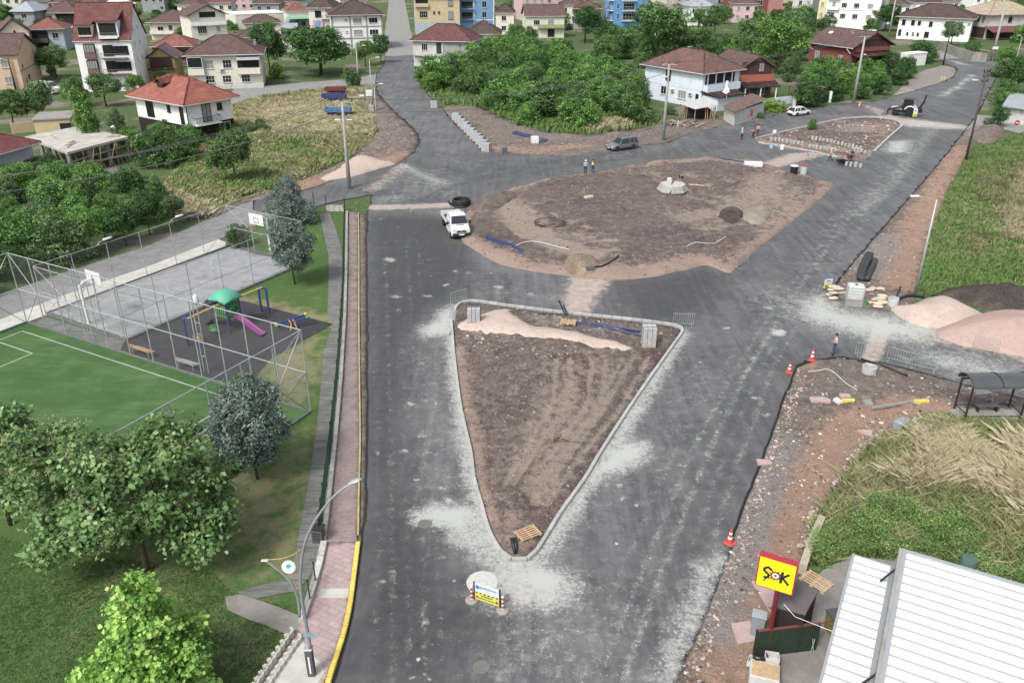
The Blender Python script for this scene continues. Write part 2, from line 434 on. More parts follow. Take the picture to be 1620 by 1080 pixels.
def m_concrete(name='concrete', a=(150,147,140), b=(184,181,172), streak=0, stain=.4, rot=0.0):
    m = bpy.data.materials.new(name); t = NT(m); co = t.pos()
    n = t.noise(.9, 5, .7, co, .4); f = t.noise(18, 4, .7, co)
    c = t.ramp(n, [(.3, srgb(*a)), (.7, srgb(*b))]); c = t.mix(.3, c, f, 'SOFT_LIGHT')
    if streak:
        s = t.noise(1.0, 5, .7, t.vrot(co, rot, (.35, 5.5, 1)), .2); c = t.mix(t.math('MULTIPLY', t.sstep(s, .45, .62), streak), c, tuple(x*.45 for x in srgb(*a)))
    c = t.mix(t.math('MULTIPLY', t.sstep(t.noise(.5, 6, .7, co, .8), .52, .74), stain), c, srgb(104,98,88))
    t.fin(c, .9, 0, .2); t.bump(f, .3, .01); return m
def m_pavers(name, a, b, mortar, scale, rot, bw=.5, rh=.25, mort=.02, off=.5, stain=.4):
    m = bpy.data.materials.new(name); t = NT(m); co = t.pos()
    br = t.n('ShaderNodeTexBrick'); br.offset = off
    br.inputs['Scale'].default_value = scale; br.inputs['Brick Width'].default_value = bw; br.inputs['Row Height'].default_value = rh; br.inputs['Mortar Size'].default_value = mort
    br.inputs['Color1'].default_value = (*srgb(*a),1); br.inputs['Color2'].default_value = (*srgb(*b),1); br.inputs['Mortar'].default_value = (*srgb(*mortar),1)
    t.l(t.vrot(co, rot), br.inputs['Vector']); n = t.noise(1.2, 5, .7, co, .4)
    c = t.mix(t.math('MULTIPLY', t.sstep(n, .42, .7), stain), br.outputs['Color'], tuple(x*1.25 for x in srgb(*b))); c = t.mix(t.math('MULTIPLY', t.sstep(t.noise(.7, 6, .7, co, .5), .55, .75), stain), c, tuple(x*.6 for x in srgb(*a)))
    t.fin(c, .9, 0, .2); t.bump(t.math('ADD', t.math('MULTIPLY', br.outputs['Fac'], -1), t.noise(20, 3, .6, co)), .4, .01); return m
def m_turf():
    m = bpy.data.materials.new('artificial_turf'); t = NT(m); co = t.pos()
    n = t.noise(.35, 6, .65, co, .5); f = t.noise(40, 2, .7, co); s = t.noise(1.5, 3, .5, t.vrot(co, .45, (.2, 1.4, 1)))
    c = t.ramp(t.math('ADD', t.math('MULTIPLY', n, .7), t.math('MULTIPLY', s, .3)), [(.3, srgb(54,86,42)), (.5, srgb(65,99,49)), (.72, srgb(88,116,66))]); c = t.mix(.3, c, f, 'SOFT_LIGHT')
    c = t.mix(t.math('MULTIPLY', t.sstep(t.noise(1.1, 5, .75, co), .6, .78), .3), c, srgb(120,126,92))
    t.fin(c, .95, 0, .1); t.bump(f, .4, .02); return m

M_GROUND = m_ground(); M_ASPH = m_asphalt(); M_DIRT = m_dirt(); 
M_VERGE = m_dirt('verge_rubble', (104,92,85), (130,117,108), (160,148,138), ((162,125,101),(190,156,130)), .8)
M_OLDROAD = m_concrete('old_asphalt', (112,112,112), (138,138,135), 0, .25)
M_STREET = m_concrete('concrete_street', (122,122,119), (148,148,144), .25, .3)
M_PALE = m_concrete('pale_concrete', (168,165,156), (196,193,183), 0, .25)
M_PATH = m_concrete('grey_path', (98,99,96), (128,129,124), .55, .3, rot=.12)
M_YARD = m_concrete('yard_concrete', (118,114,106), (146,142,133), 0, .4); M_LOT = m_dirt('pale_lot_soil', (150,142,130), (174,167,155), (196,190,178)); M_LAWN = m_lawn(); M_FIELD = m_lawn('field_soil', (58,86,30), (82,112,42), (110,132,62), ((136,128,84),(166,156,110)))
M_DRYF = m_lawn('dry_field_soil', (92,102,60), (130,126,84), (156,144,104), ((164,142,108),(190,168,132)))
M_PITCH = m_turf(); M_COURT = m_concrete('court_paint', (128,129,131), (156,157,158), 0, .35)
M_RUBBER = m_pavers('rubber_tiles', (58,57,61), (66,64,68), (46,45,48), 1.0, .40, .5, .5, .012, 0)
M_SIDEW = m_pavers('sidewalk_pavers', (136,119,113), (150,133,127), (102,92,88), 1.0, 0.05, .22, .11, .008)
M_PINK = m_pavers('stamped_pink_concrete', (160,138,134), (172,150,146), (134,114,111), 1.0, .5, .55, .3, .012)
M_SANDP = m_sand('pale_sand', (166,146,130), (192,173,158)); M_SANDR = m_sand('pink_sand', (156,128,116), (180,154,143))
M_SOIL = m_dirt('dark_soil', (66,58,53), (86,76,70), (110,100,92), stones=.35)

# ================================================================== ground sheets
R = 3000
gv = [(-R,-200),(R,-200),(R,R),(-R,R)]
g = MB(); N_ = 24
for i in range(N_+1):
    for j in range(N_+1): g.v.append((-R+2*R*i/N_, -200+(R+200)*j/N_, 0))
for i in range(N_):
    for j in range(N_): g.f.append((i*(N_+1)+j, (i+1)*(N_+1)+j, (i+1)*(N_+1)+j+1, i*(N_+1)+j+1)); g.m.append(0)
tag(g.build('ground', M_GROUND), kind='structure')

ROAD = [(560,1320),(538,1160),(524,1080),(535,1045),(548,1005),(558,960),(566,900),(571,855),(575,825),(578,780),(580,700),(580,560),(580,450),(579,385),(581,335),(585,323),(586,309),(540,318),(499,328),
 (440,338),(400,335),(400,318),(430,312),(476,302),(500,296),(527,285),(587,270),(630,258),(655.6,240.5),(662,225),(661,215),(653,202.5),(628,182),(597,149),(593.6,131.6),(595,119),(605,104),(610,90),
 (655.6,88),(659.4,114),(668,137),(686,159.5),(701,172),(716,192),(764,238),(800,242),(851,247),(901,247),(952,239),(1015,230),(1053,226.5),(1094,210),(1154,197),(1210,187),(1240,177),(1314,167),(1362,164),
 (1385,159.5),(1435,147),(1486,132),(1507,122),(1513,114),(1510,106),(1493,101),(1486,94),(1526,93),(1580,98),(1578,121),(1564,147),(1547,182),(1529,205),(1503.6,238),(1478,269),(1407,351),(1354,412),(1328,445),
 (1318,465),(1345,484),(1440,497),(1500,505),(1620,540),(1800,590),(1800,690),(1620,632),(1524,609),(1453,589),(1400,576),(1352,570),(1331,566),(1290,570),(1272,576),(1261,583.5),(1243,624),(1225,675),(1210,720),(1192,765),(1173,810),(1154,876),(1129,942),(1110,986),(1085,1045),(1068,1085),(1035,1160),(970,1320)]
TRI = [(719,505),(720,492),(725,484),(736,479),(751,478),(801,485),(897,497),(1004,508),(1064,516),(1075,519),(1080,526),(1064,549),(1004,635),(950,718),(925,760),(887,813),(862,854),(849,874),(837,886),(824,890),(809,888),(791,874),(773,841),(761,798),(750,760),(745,718),(730,652),(720,577),(715,521)]
RND = smooth_px([(729,379),(727,360),(736,340),(760,319),(800,303),(870,283),(920,276),(949,273),(1002,262),(1066,253),(1104,251),(1154,253),(1210,260),(1252,272),(1286,282),(1312,290),(1318,294),(1286,326),(1248,356),(1210,386),(1178,412),(1154,433),(1130,424),(1114,421),(1090,427),(1066,431),(1028,440),(965,444),(926,441),(876,435),(810,424),(780,414),(742,391)], True, 3)
FARI = smooth_px([(1196,222),(1215,216),(1273,202.5),(1324,191),(1362,187),(1387,187),(1412,191),(1424,197),(1404,218),(1384,239),(1370,251),(1345,254),(1321,249),(1286,242),(1245,235),(1210,229)], True, 2)

DUST = [('p', [(640,560),(715,530),(740,680),(765,830),(700,850),(640,780)], .38, 2.0), ('p', [(1075,560),(1000,680),(900,830),(960,860),(1060,760),(1150,600)], .34, 2.4), ('p', [(800,960),(1040,900),(1060,1000),(1000,1100),(720,1100)], .4, 2.5), ('p', [(1250,480),(1400,300),(1470,250),(1500,270),(1380,430),(1320,470)], .28, 2.5), ('p', [(600,262),(720,262),(740,318),(600,320)], .35, 2.5), ('p', [(740,440),(900,455),(1000,490),(880,492),(740,475)], .3, 1.6), ('p', [(1060,230),(1200,200),(1240,215),(1100,245)], .25, 2),('p', [(700,490),(722,484),(718,520),(722,530),(668,535),(665,520),(690,505)], 1.05, .7),
 ('s', [(716,520),(724,600),(738,680),(752,760),(768,840),(800,885)], .4, .75, .9),
 ('s', [(1078,528),(1010,640),(955,725),(900,810),(860,870)], .4, .7, .9),
 ('p', [(650,812),(690,800),(750,798),(762,826),(735,845),(690,835),(655,828)], 1.1, .6),
 ('p', [(955,715),(985,698),(1022,700),(1028,720),(995,745),(940,760),(925,752)], 1.1, .8),
 ('p', [(820,895),(850,893),(890,906),(896,925),(870,945),(830,935)], 1.15, .5),
 ('s', [(790,880),(750,850),(735,830)], 1.0, .7, 1.2), ('s', [(826,895),(810,930),(870,930)], 1.4, .7, 1.6),
 ('p', [(1068,1090),(1040,1070),(1060,1000),(1090,940),(1100,900),(1140,870),(1150,890),(1128,945),(1105,1000)], .95, .9),
 ('p', [(760,1100),(770,1010),(800,960),(860,940),(960,960),(960,1100)], .45, 2.0),
 ('p', [(1260,478),(1300,462),(1340,490),(1420,500),(1500,520),(1470,545),(1380,540),(1300,520),(1250,500)], .9, 1.4),
 ('p', [(1180,455),(1300,458),(1380,500),(1300,515),(1200,490)], .5, 2.2),
 ('p', [(1440,540),(1560,560),(1700,610),(1620,622),(1500,600),(1430,570)], .62, 1.6),
 ('e', (763,922), (20,12), 1.0), ('e', (1232,527), (13,5), 1.0),
 ('p', [(1405,225),(1440,222),(1436,242),(1400,243)], 1.0, 1.2), ('p', [(1425,185),(1530,198),(1520,208),(1420,203)], .6, 1.2),
 ('p', [(640,285),(720,275),(740,300),(650,308)], .45, 2.0), ('s', [(700,290),(660,275),(640,262)], .8, .55, 1.0),
 ('s', [(1540,118),(1520,135),(1490,152)], .5, .7, .8), ('s', [(1505,97),(1545,108)], .6, .75, .8), ('p', [(590,310),(650,305),(650,320),(590,322)], .5, 1.2),
 ('s', [(1340,620),(1300,520)], .1, .0, .3), ('s', [(1480,200),(1410,290),(1360,340)], 1.0, .42, 1.2)]
for (x, y, r) in [(627,470,9),(617,412,9),(676,412,5),(680,470,5),(629,493,4),(637,555,6),(660,560,5),(668,575,6),(690,610,6),(650,640,6),(668,690,7),(690,640,5),(640,715,6),(596,716,6),(700,772,8),(708,790,8),(672,805,8),(660,760,6),(1215,487,6),(1080,300,4),(640,880,3),(697,882,7),(680,880,3),(673,984,6),(687,1020,3),(652,1072,8),(677,1075,5),(594,985,4),(605,920,5),(905,800,6),(918,790,7),(1040,745,6),(985,790,6),(1005,800,4),(1075,735,4),(1105,695,5),(1130,650,4),(1070,655,4),(1195,630,5),(1213,657,7),(980,768,5),(720,430,6),(745,432,5),(705,452,8),(790,455,6),(840,465,8),(905,440,5),(1150,520,6),(1110,560,6)]:
    DUST.append(('e', (x, y), (r*(.7+.5*((x*7) % 3 > 0)), r*.42), .7))
SAND = [('s', [(583,329),(640,328),(720,325)], 1.1, 1.0, .6), ('p', [(905,437),(970,442),(945,470),(932,497),(890,495),(892,470)], 1.1, .7),
 ('p', [(1195,262),(1250,244),(1292,240),(1305,246),(1265,256),(1225,268)], 1.1, .8), ('s', [(1402,510),(1390,535),(1378,568)], .7, 1.0, .4), ('p', [(1362,166),(1380,168),(1430,188),(1540,200),(1530,206),(1425,200),(1395,188)], .9, 1.0),
 ('p', [(1420,495),(1500,520),(1640,560),(1700,600),(1560,560),(1450,540)], .9, 1.5), ('s', [(590,300),(640,262)], 1.2, .6, 1.2), ('s', [(805,912),(850,945)], 1.2, .65, .8)]
DARK = [('p', [(524,1085),(560,950),(578,800),(580,560),(580,380),(582,340),(715,345),(728,385),(745,420),(720,470),(690,490),(660,520),(640,640),(640,760),(700,900),(790,970),(750,1030),(700,1100)], 1.0, 1.0),
 ('p', [(581,268),(660,235),(780,245),(960,245),(1100,215),(1210,195),(1200,225),(1100,248),(940,270),(800,300),(740,318),(590,320)], .35, 2.5),
 ('p', [(965,446),(1060,433),(1118,424),(1150,438),(1130,470),(1080,515),(1000,505)], .9, 1.0), ('p', [(1190,770),(1225,680),(1262,585),(1330,568),(1200,560),(1120,700),(1100,860)], .5, 3.0),
 ('p', [(1010,500),(1080,520),(1130,470),(1180,440),(1330,290),(1480,200),(1578,110),(1470,270),(1330,440),(1240,480),(1150,600)], .3, 2.5)]
TRK = []
for k in range(5):   # dust dragged along the wheel paths
    DUST.append(('s', [(905+38*k,1090),(985+32*k,900),(1065+27*k,720),(1140+20*k,590),(1215+16*k,480),(1320+13*k,340),(1430+9*k,225)], .12, .30+.07*(k % 3), .3))
    DUST.append(('s', [(595+26*k,1090),(598+24*k,880),(596+22*k,690),(594+19*k,520),(592+17*k,380)], .10, .24+.06*(k % 2), .25))
    DUST.append(('s', [(600+8*k,120),(612+8*k,160),(655+8*k,200),(690+10*k,235),(690+14*k,275),(640+20*k,318)], .15, .32, .4))
    DUST.append(('s', [(620,300-7*k),(720,290-8*k),(860,268-5*k),(1000,247-4*k),(1120,226-5*k),(1230,200-4*k)], .15, .30+.06*(k % 2), .35))
for k in range(5):
    c = np.array([(640+6*k, 470-k*8),(650+4*k, 435-k*5),(690, 415-k*4),(730+k*3, 425-k*2)]); TRK.append(('s', [tuple(q) for q in c], .1, .95, .16))
for k in range(6):
    TRK.append(('s', [(650, 515-9*k),(690,480-8*k),(740,462-7*k),(810,455-4*k)], .1, .9, .16))
    TRK.append(('s', [(640+8*k,320),(700+6*k,300-k*2),(800,280-3*k),(900,265-3*k),(1000,252-3*k)], .25, .8, .35))
    TRK.append(('s', [(600,262+6*k),(660,272-3*k),(740,262+3*k)], .2, .7, .3))
    TRK.append(('s', [(960,480-4*k),(1040,488-6*k),(1130,480-8*k),(1190,440-8*k)], .16, .7, .25))
    TRK.append(('s', [(1090+14*k,245-2*k),(1130+14*k,222-3*k),(1160+10*k,205-2*k)], .2, .8, .3))
for k in range(4):
    TRK.append(('s', [(980+22*k,1080),(1050+22*k,900),(1130+20*k,700),(1190+15*k,560)], .3, .5, .5))
    TRK.append(('s', [(600+22*k,1060),(608+20*k,900),(606+20*k,700),(604+18*k,520)], .3, .45, .5))
def edge_fn(P, bd): return np.clip(1-bd/.28, 0, 1)
patch('asphalt_road', ROAD, .06, M_ASPH, 4.6, attrs={'dust':splat(DUST),'sand':splat(SAND),'dark':splat(DARK),'track':splat(TRK),'edge':edge_fn}, skirt=.08, jit=.10)

zero = lambda P, bd: np.zeros(len(P))
def dirt_patch(name, poly, z, m=M_DIRT, step=7, amp=.25, sc=.5, pink=(), rut=(), grey=(), edgepink=0.0, epw=1.2, dome=0.0, jit=.15, rim=.35):
    pk = splat(list(pink)); ru = splat(list(rut)); gr = splat(list(grey))
    def zf(P, bd):
        e = np.clip(bd/rim, 0, 1); a = fbm(P, sc, 3, 5); r = ru(P, bd)
        return np.maximum(-(z-(.085 if 'soil' in name else .012)), e*(amp*(a-.35)*2.6*(1-.6*r) + (fbm(P, sc*5, 9, 4)-.5)*amp*1.1*(1-.8*r) - .10*r) + dome*np.clip(bd/6, 0, 1)) - .05*(1-e)
    return patch(name, poly, z, m, step, zf, {'pink':lambda P, bd: np.maximum(pk(P, bd), edgepink*np.clip(1.25-bd/epw, 0, 1))+(.12 if 'soil' in name else 0), 'rut':ru, 'grey':gr}, skirt=.12, jit=jit)

dirt_patch('roundabout_soil', RND, .13, amp=.34, dome=.45, edgepink=.9, epw=1.3,
  pink=[('p',[(1140,430),(1160,415),(1250,345),(1290,300),(1318,292),(1290,325),(1210,388),(1155,436)],1.1,1.2), ('s',[(745,392),(790,415),(880,434),(1000,438),(1060,428),(1110,418)],1.2,1.0,1.2), ('s',[(1000,265),(1100,256),(1200,262)],.8,.9,1.2), ('p',[(1215,262),(1250,270),(1240,280),(1205,275)],.9,1.0),('s',[(760,325),(830,300)],.6,.6,.8)],
  rut=[('s',[(780+k*9,345-k*3),(830+k*9,385-k*4),(900+k*8,408-k*4),(980,415-k*5)],.22,1.0,.25) for k in (0,2,5,7)]+[('s',[(1000+k*6,275+k*3),(1090,285+k*5),(1190,300+k*6),(1240,320+k*4)],.22,.9,.25) for k in (0,2,5,7)]+[('s',[(800,325),(830,365),(870,390),(930,410)],2.2,.95,1.0),('s',[(1210,285),(1195,320),(1150,345),(1080,352)],2.5,.8,1.5),('s',[(830,345),(900,380),(960,395)],.5,.7,.5),('s',[(1240,290),(1230,330),(1180,360),(1100,372)],.5,.8,.6),('s',[(1260,300),(1250,335),(1200,370)],.5,.8,.6)])
dirt_patch('triangle_soil', [(p[0]+(820-p[0])*.012, p[1]+(650-p[1])*.012) for p in smooth_px(TRI, True, 2)], .10, amp=.26, dome=.3, step=5, jit=.02,
  pink=[('p',[(735,545),(738,520),(760,500),(800,490),(810,500),(830,520),(900,540),(960,560),(1000,558),(960,562),(850,545),(780,535)],.4,.6),('s',[(724,560),(735,640),(752,750),(780,850)],.5,.75,.6),('p',[(790,845),(795,822),(815,820),(830,850),(842,868),(815,872)],1.1,.5),('s',[(940,560),(870,700),(850,800)],.8,.35,1.2)],
  rut=[('s',[(880+k*7,575),(875+k*7,640),(840+k*6,700),(800+k*4,770)],.16,1.0,.18) for k in (0,3,8,11)]+[('s',[(985+k*5,570),(940+k*5,650),(890+k*4,720),(840+k*3,800)],.16,.9,.18) for k in (0,3,8)]+[('s',[(860,590),(865,640),(840,690),(800,740)],1.0,.5,1.0),('s',[(960,600),(930,660),(880,720),(850,780)],.7,.5,.8),('s',[(905,600),(890,660),(840,720)],.5,.7,.6)],
  grey=[('s',[(760,520),(830,505),(900,515),(990,530)],.8,.6,1.0),('p',[(845,560),(905,580),(880,640),(840,650)],.5,1.4)])
dirt_patch('far_island_soil', FARI, .12, amp=.25, edgepink=.6, pink=[('p',[(1340,195),(1410,195),(1395,215),(1340,210)],.8,1.5),('s',[(1230,222),(1300,235),(1370,245)],1.2,.8,1.5)], grey=[('e',(1350,205),(40,8),.7)])
V_UP = [(1529,205),(1545,199),(1592,196),(1584,208),(1548,216),(1534,238),(1522,260),(1500,300),(1476,360),(1458,410),(1449,468),(1432,493),(1345,487),(1318,465),(1328,445),(1354,412),(1407,351),(1478,269),(1503,238)]
dirt_patch('upper_verge_rubble', V_UP, .075, M_VERGE, amp=.22, pink=[('s',[(1520,235),(1480,310),(1440,380),(1420,450)],1.6,.95,1.4)], grey=[('s',[(1400,380),(1370,430)],2.2,.8,1.4),('e',(1545,207),(30,10),.9)])
V_LO = [(1352,570),(1400,576),(1453,589),(1524,609),(1620,632),(1800,690),(1800,730),(1620,660),(1515,655),(1470,652),(1440,662),(1400,690),(1370,712),(1345,742),(1330,762),(1308,795),(1290,820),(1280,850),(1270,885),(1262,930),(1245,965),(1235,1010),(1225,1090),(1210,1320),(970,1320),(1035,1160),(1068,1085),(1085,1045),(1110,986),(1129,942),(1154,876),(1173,810),(1192,765),(1210,720),(1225,675),(1243,624),(1261,583),(1290,570),(1331,566)]
dirt_patch('lower_verge_rubble', V_LO, .075, M_VERGE, step=6, amp=.2, pink=[('s',[(1470,648),(1400,655),(1340,680),(1290,750),(1235,840),(1180,1000),(1150,1060)],1.3,1.0,1.5),('s',[(1262,584),(1290,575)],.5,.9,.5)], grey=[('s',[(1240,700),(1200,800),(1165,900),(1130,1000)],1.2,.85,.9),('e',(1230,730),(40,30),.6)], rut=[('p',[(1340,600),(1420,595),(1430,620),(1350,625)],.5,.7)])
dirt_patch('upper_dirt_shoulder', [(701,172),(720,163),(760,170),(800,186),(870,210),(930,214),(1000,206),(1050,195),(1080,188),(1150,183),(1210,173),(1240,168),(1246,174),(1210,189),(1154,199),(1094,211),(1053,227),(1015,231),(952,240),(901,248),(851,248),(800,243),(764,239),(716,192)], .075, M_VERGE, amp=.2, pink=[('s',[(780,236),(850,240),(930,232)],1.4,.8,1.5)], grey=[('p',[(720,175),(860,225),(1000,215),(800,195)],.6,2)])
dirt_patch('left_dirt_shoulder', [(330,349),(400,318),(430,312),(476,302),(500,296),(527,285),(587,270),(630,258),(655.6,240.5),(662,225),(661,215),(653,202.5),(628,182),(597,149),(588,150),(586,185),(600,205),(585,224),(560,247),(500,276),(430,303),(380,318),(330,340)], .07, M_VERGE, amp=.25, pink=[('s',[(480,298),(560,275),(640,250)],2.5,1.0,2),('p',[(600,225),(650,205),(650,235),(620,250)],.4,2)])
dirt_patch('pale_dirt_lot', [(1405,158),(1440,125),(1460,112),(1490,104),(1508,106),(1513,114),(1507,123),(1486,133),(1435,148)], .07, M_LOT, amp=.15, grey=[('p',[(1400,158),(1440,125),(1490,104),(1513,114),(1486,133)],1.2,2)], pink=[('e',(1465,125),(30,10),.6)])
dirt_patch('kerb_gap_dirt', [(569,340),(580,338),(579,385),(580,450),(580,700),(578,780),(575,825),(572,850),(566,848),(568,780),(570,700),(569,600),(568,500),(568,400)], .055, M_VERGE, amp=.08, edgepink=.3, epw=.25, rim=.1, jit=.04)
# older paving
patch('old_lane', [(-400,640),(0,506),(100,468),(240,420),(350,377),(385,364),(440,345),(500,328),(520,322),(440,300),(400,316),(330,347),(240,387),(100,432),(0,466),(-400,600)], .03, M_OLDROAD, 14, jit=.12)
patch('lane_pavement', [(-400,670),(0,526),(60,504),(150,470),(240,437),(355,393),(358,384),(345,379),(240,420),(100,468),(0,506),(-400,640)], .05, M_PALE, 14)
patch('concrete_street', [(610,91),(607,60),(612,30),(615,0),(612,-40),(634,-40),(640,0),(646,30),(652,62),(656,89)], .03, M_STREET, 8)
patch('side_street', [(366,166),(362,150),(372,140),(480,131),(560,125),(598,117),(596,134),(520,139),(450,146),(405,154)], .03, M_STREET, 8)
patch('lane_to_wall', [(1526,94),(1486,95),(1481,86),(1484,80),(1500,84),(1530,90)], .03, M_STREET, 8)
patch('right_side_street', [(1529,205),(1547,182),(1560,183),(1700,205),(1700,232),(1592,206)], .03, M_STREET, 8)
# park
fl = lambda s: {'dry': splat(s)}
patch('park_lawn', [(-500,1400),(380,1400),(405,1085),(440,1042),(478,985),(500,908),(520,800),(531,700),(540,600),(546,500),(548,430),(549,336),(480,330),(430,350),(395,372),(355,393),(240,440),(0,530),(-500,700)], .02, M_LAWN, 9,
  attrs=fl([('p',[(340,760),(440,730),(500,680),(480,820),(460,900),(400,920),(330,850)],.85,2.0),('p',[(395,590),(450,545),(510,530),(505,600),(470,640),(420,640)],.9,1.2),('p',[(150,850),(260,860),(300,960),(160,960)],.7,2.2),('s',[(385,478),(440,490),(525,510)],1.0,.9,.8),('p',[(430,560),(500,430),(515,480),(480,560)],.35,2),('p',[(360,960),(470,985),(420,1080),(330,1060)],.7,1.2),('p',[(390,370),(480,345),(480,400),(430,400)],.3,2)]))
PIT = [np.array(G(43,511)[:2]), np.array(G(492,653)[:2]), np.array(G(171,852)[:2])]
pa = PIT[1]-PIT[0]; La = np.hypot(*pa); pa = pa/La; pb = np.array([pa[1], -pa[0]]); Lb = 15.0
if pb@(PIT[2]-PIT[1]) < 0: pb = -pb
P0 = PIT[1] - pa*La
def pit(a, b): return tuple(P0 + pa*a + pb*b)       # a along 0..La, b across 0..Lb
patch('football_pitch', [pit(0,0), pit(La,0), pit(La,Lb), pit(0,Lb)], .04, M_PITCH, world=True, wstep=.8)
CO = [np.array(G(*p)[:2]) for p in ((73,498),(202,536),(476,418),(377,389))]
ca = (CO[2]-CO[1])/np.hypot(*(CO[2]-CO[1])); Lc = np.hypot(*(CO[2]-CO[1])); cb = np.array([-ca[1], ca[0]]); Ld = 9.3
def crt(a, b): return tuple(CO[1] + ca*a + cb*b)
patch('basketball_court', [crt(0,0), crt(Lc,0), crt(Lc,Ld), crt(0,Ld)], .10, M_COURT, world=True, wstep=.8, skirt=.1)
patch('rubber_playground', [(196,542),(345,474),(388,477),(430,488),(527,513),(470,545),(430,566),(388,614),(190,556)], .05, M_RUBBER, 12)
patch('apron_slab', [(50,512),(74,502),(198,541),(190,556),(140,541)], .045, M_PATH, 12)
patch('garden_path', [(505,338),(522,337),(532,365),(541,396),(543,440),(541,520),(537,600),(531,690),(521,790),(506,880),(497,905),(470,935),(385,951),(376,936),(452,916),(466,885),(476,830),(489,760),(501,680),(507,620),(512,560),(527,513),(518,500),(520,440),(520,405),(517,392)], .055, M_PATH, 9)
patch('broken_path_slab', [(357,945),(380,940),(440,962),(474,976),(482,990),(458,1004),(400,984),(360,965)], .06, M_YARD, 9, jit=.08)
patch('sidewalk', [(549,336),(567,336),(568,400),(568,500),(568,600),(570,700),(568,780),(565,858),(513,858),(520,800),(531,700),(540,600),(546,500),(548,430)], .10, M_SIDEW, 8, skirt=.08)
patch('pink_sidewalk', [(513,860),(565,860),(560,905),(552,955),(541,1003),(527,1045),(512,1085),(480,1180),(400,1400),(250,1400),(405,1085),(440,1042),(478,985),(500,908)], .10, M_PINK, 8, skirt=.08)
patch('sidewalk_patch', [(420,1066),(462,1028),(480,1020),(488,1035),(505,1050),(512,1068),(500,1085),(440,1090)], .104, M_PALE, 8, jit=.12)
patch('sidewalk_crossing', [(508,933),(553,933),(550,948),(504,948)], .104, M_PALE, 8)
patch('shop_yard', [(1185,1320),(1205,1085),(1245,1000),(1275,930),(1300,905),(1345,880),(1500,900),(1700,960),(1750,1320)], .09, M_YARD, 12)
# fields
patch('upper_right_field', [(1449,470),(1458,410),(1476,360),(1500,300),(1522,262),(1540,240),(1600,215),(1640,205),(1900,180),(2000,500),(1700,470),(1620,456),(1560,450),(1500,456),(1480,466)], .05, M_FIELD, 10, attrs=fl([('p',[(1480,400),(1520,280),(1620,215),(1700,380),(1600,400)],.8,4)]))
patch('lower_right_field', [(1470,652),(1515,655),(1620,660),(1800,730),(2000,760),(2000,1100),(1700,980),(1500,900),(1345,880),(1300,905),(1270,900),(1280,850),(1290,820),(1308,795),(1330,762),(1345,742),(1370,712),(1400,690),(1440,662)], .06, M_FIELD, 9, attrs=fl([('p',[(1440,680),(1620,680),(1760,850),(1500,800),(1340,800)],1.2,2)]))
patch('dry_field', [(362,168),(405,155),(450,147),(520,140),(590,134),(588,160),(586,185),(598,205),(583,223),(558,246),(500,275),(430,302),(380,317),(330,338),(290,335),(250,300),(300,240),(366,205)], .04, M_DRYF, 8, attrs=fl([('p',[(370,165),(590,136),(586,190),(540,205),(400,200)],1.0,3)]))

BV = []
for n_ in ('roundabout_soil','triangle_soil','far_island_soil','lower_verge_rubble','upper_verge_rubble','upper_dirt_shoulder'):
    me_ = bpy.data.objects[n_].data; BV.append(BVHTree.FromPolygons([tuple(v.co) for v in me_.vertices], [tuple(f.vertices) for f in me_.polygons]))
def ZS(x, y, z=0.0):
    for b_ in BV:
        h_ = b_.ray_cast(Vector((x, y, 9)), Vector((0,0,-1)))
        if h_[0] is not None: z = max(z, h_[0].z)
    return z
# ================================================================== buildings
def m_roof(name, a, b, tile=(.30,.36)):
    if name in MATS: return MATS[name]
    m = bpy.data.materials.new(name); t = NT(m); co = t.uv()
    br = t.n('ShaderNodeTexBrick'); br.offset = 0; t.l(co, br.inputs['Vector'])
    br.inputs['Scale'].default_value = 1; br.inputs['Brick Width'].default_value = tile[0]; br.inputs['Row Height'].default_value = tile[1]; br.inputs['Mortar Size'].default_value = .03; br.inputs['Mortar Smooth'].default_value = .6
    br.inputs['Color1'].default_value = (*srgb(*a),1); br.inputs['Color2'].default_value = (*srgb(*b),1); br.inputs['Mortar'].default_value = (*[c*.45 for c in srgb(*a)],1)
    oc = t.obj(); n = t.noise(.8, 6, .7, oc, .4); c = t.mix(t.math('MULTIPLY', t.sstep(n, .4, .75), .5), br.outputs['Color'], tuple(x*1.35 for x in srgb(*b)))
    c = t.mix(t.math('MULTIPLY', t.sstep(t.noise(1.7, 6, .75, oc), .54, .75), .5), c, tuple(x*.45 for x in srgb(*a)))
    wv = t.n('ShaderNodeTexWave', wave_type='BANDS', bands_direction='Y', wave_profile='SAW'); t.l(co, wv.inputs['Vector']); wv.inputs['Scale'].default_value = 1/tile[1]/math.pi/2*math.pi*1.0
    t.fin(c, .85, 0, .2); t.bump(t.math('ADD', wv.outputs['Fac'], t.math('MULTIPLY', br.outputs['Fac'], -1)), .5, .05)
    MATS[name] = m; return m
def m_wall(name, col, dirt=.35): return mat('wall_'+name, srgb(*col), .85, 0, .06, .6, dirt, tuple(c*.55 for c in srgb(*col)), .2, 8, .15)
RB = m_roof('brown_tiles', (92,70,66), (110,86,80)); RR = m_roof('red_tiles', (130,76,66), (146,90,78)); RD = m_roof('dark_brown_tiles', (78,62,58), (94,76,70))
RM = mat('maroon_sheet', srgb(112,62,66), .5, 0, .12, 1.5, .2); RG = mat('grey_sheet_roof', srgb(150,158,164), .45, 0, .1, 1.0, .3); RW = mat('white_membrane', srgb(226,228,227), .6, 0, .06, .8, .2)
RS = m_roof('weathered_straw_tiles', (150,134,108), (182,166,138)); RO = m_roof('orange_tiles', (146,86,70), (164,102,84)); RRU = mat('rusty_sheet', srgb(112,82,72), .7, .1, .25, 1.2, .6, srgb(150,140,132))
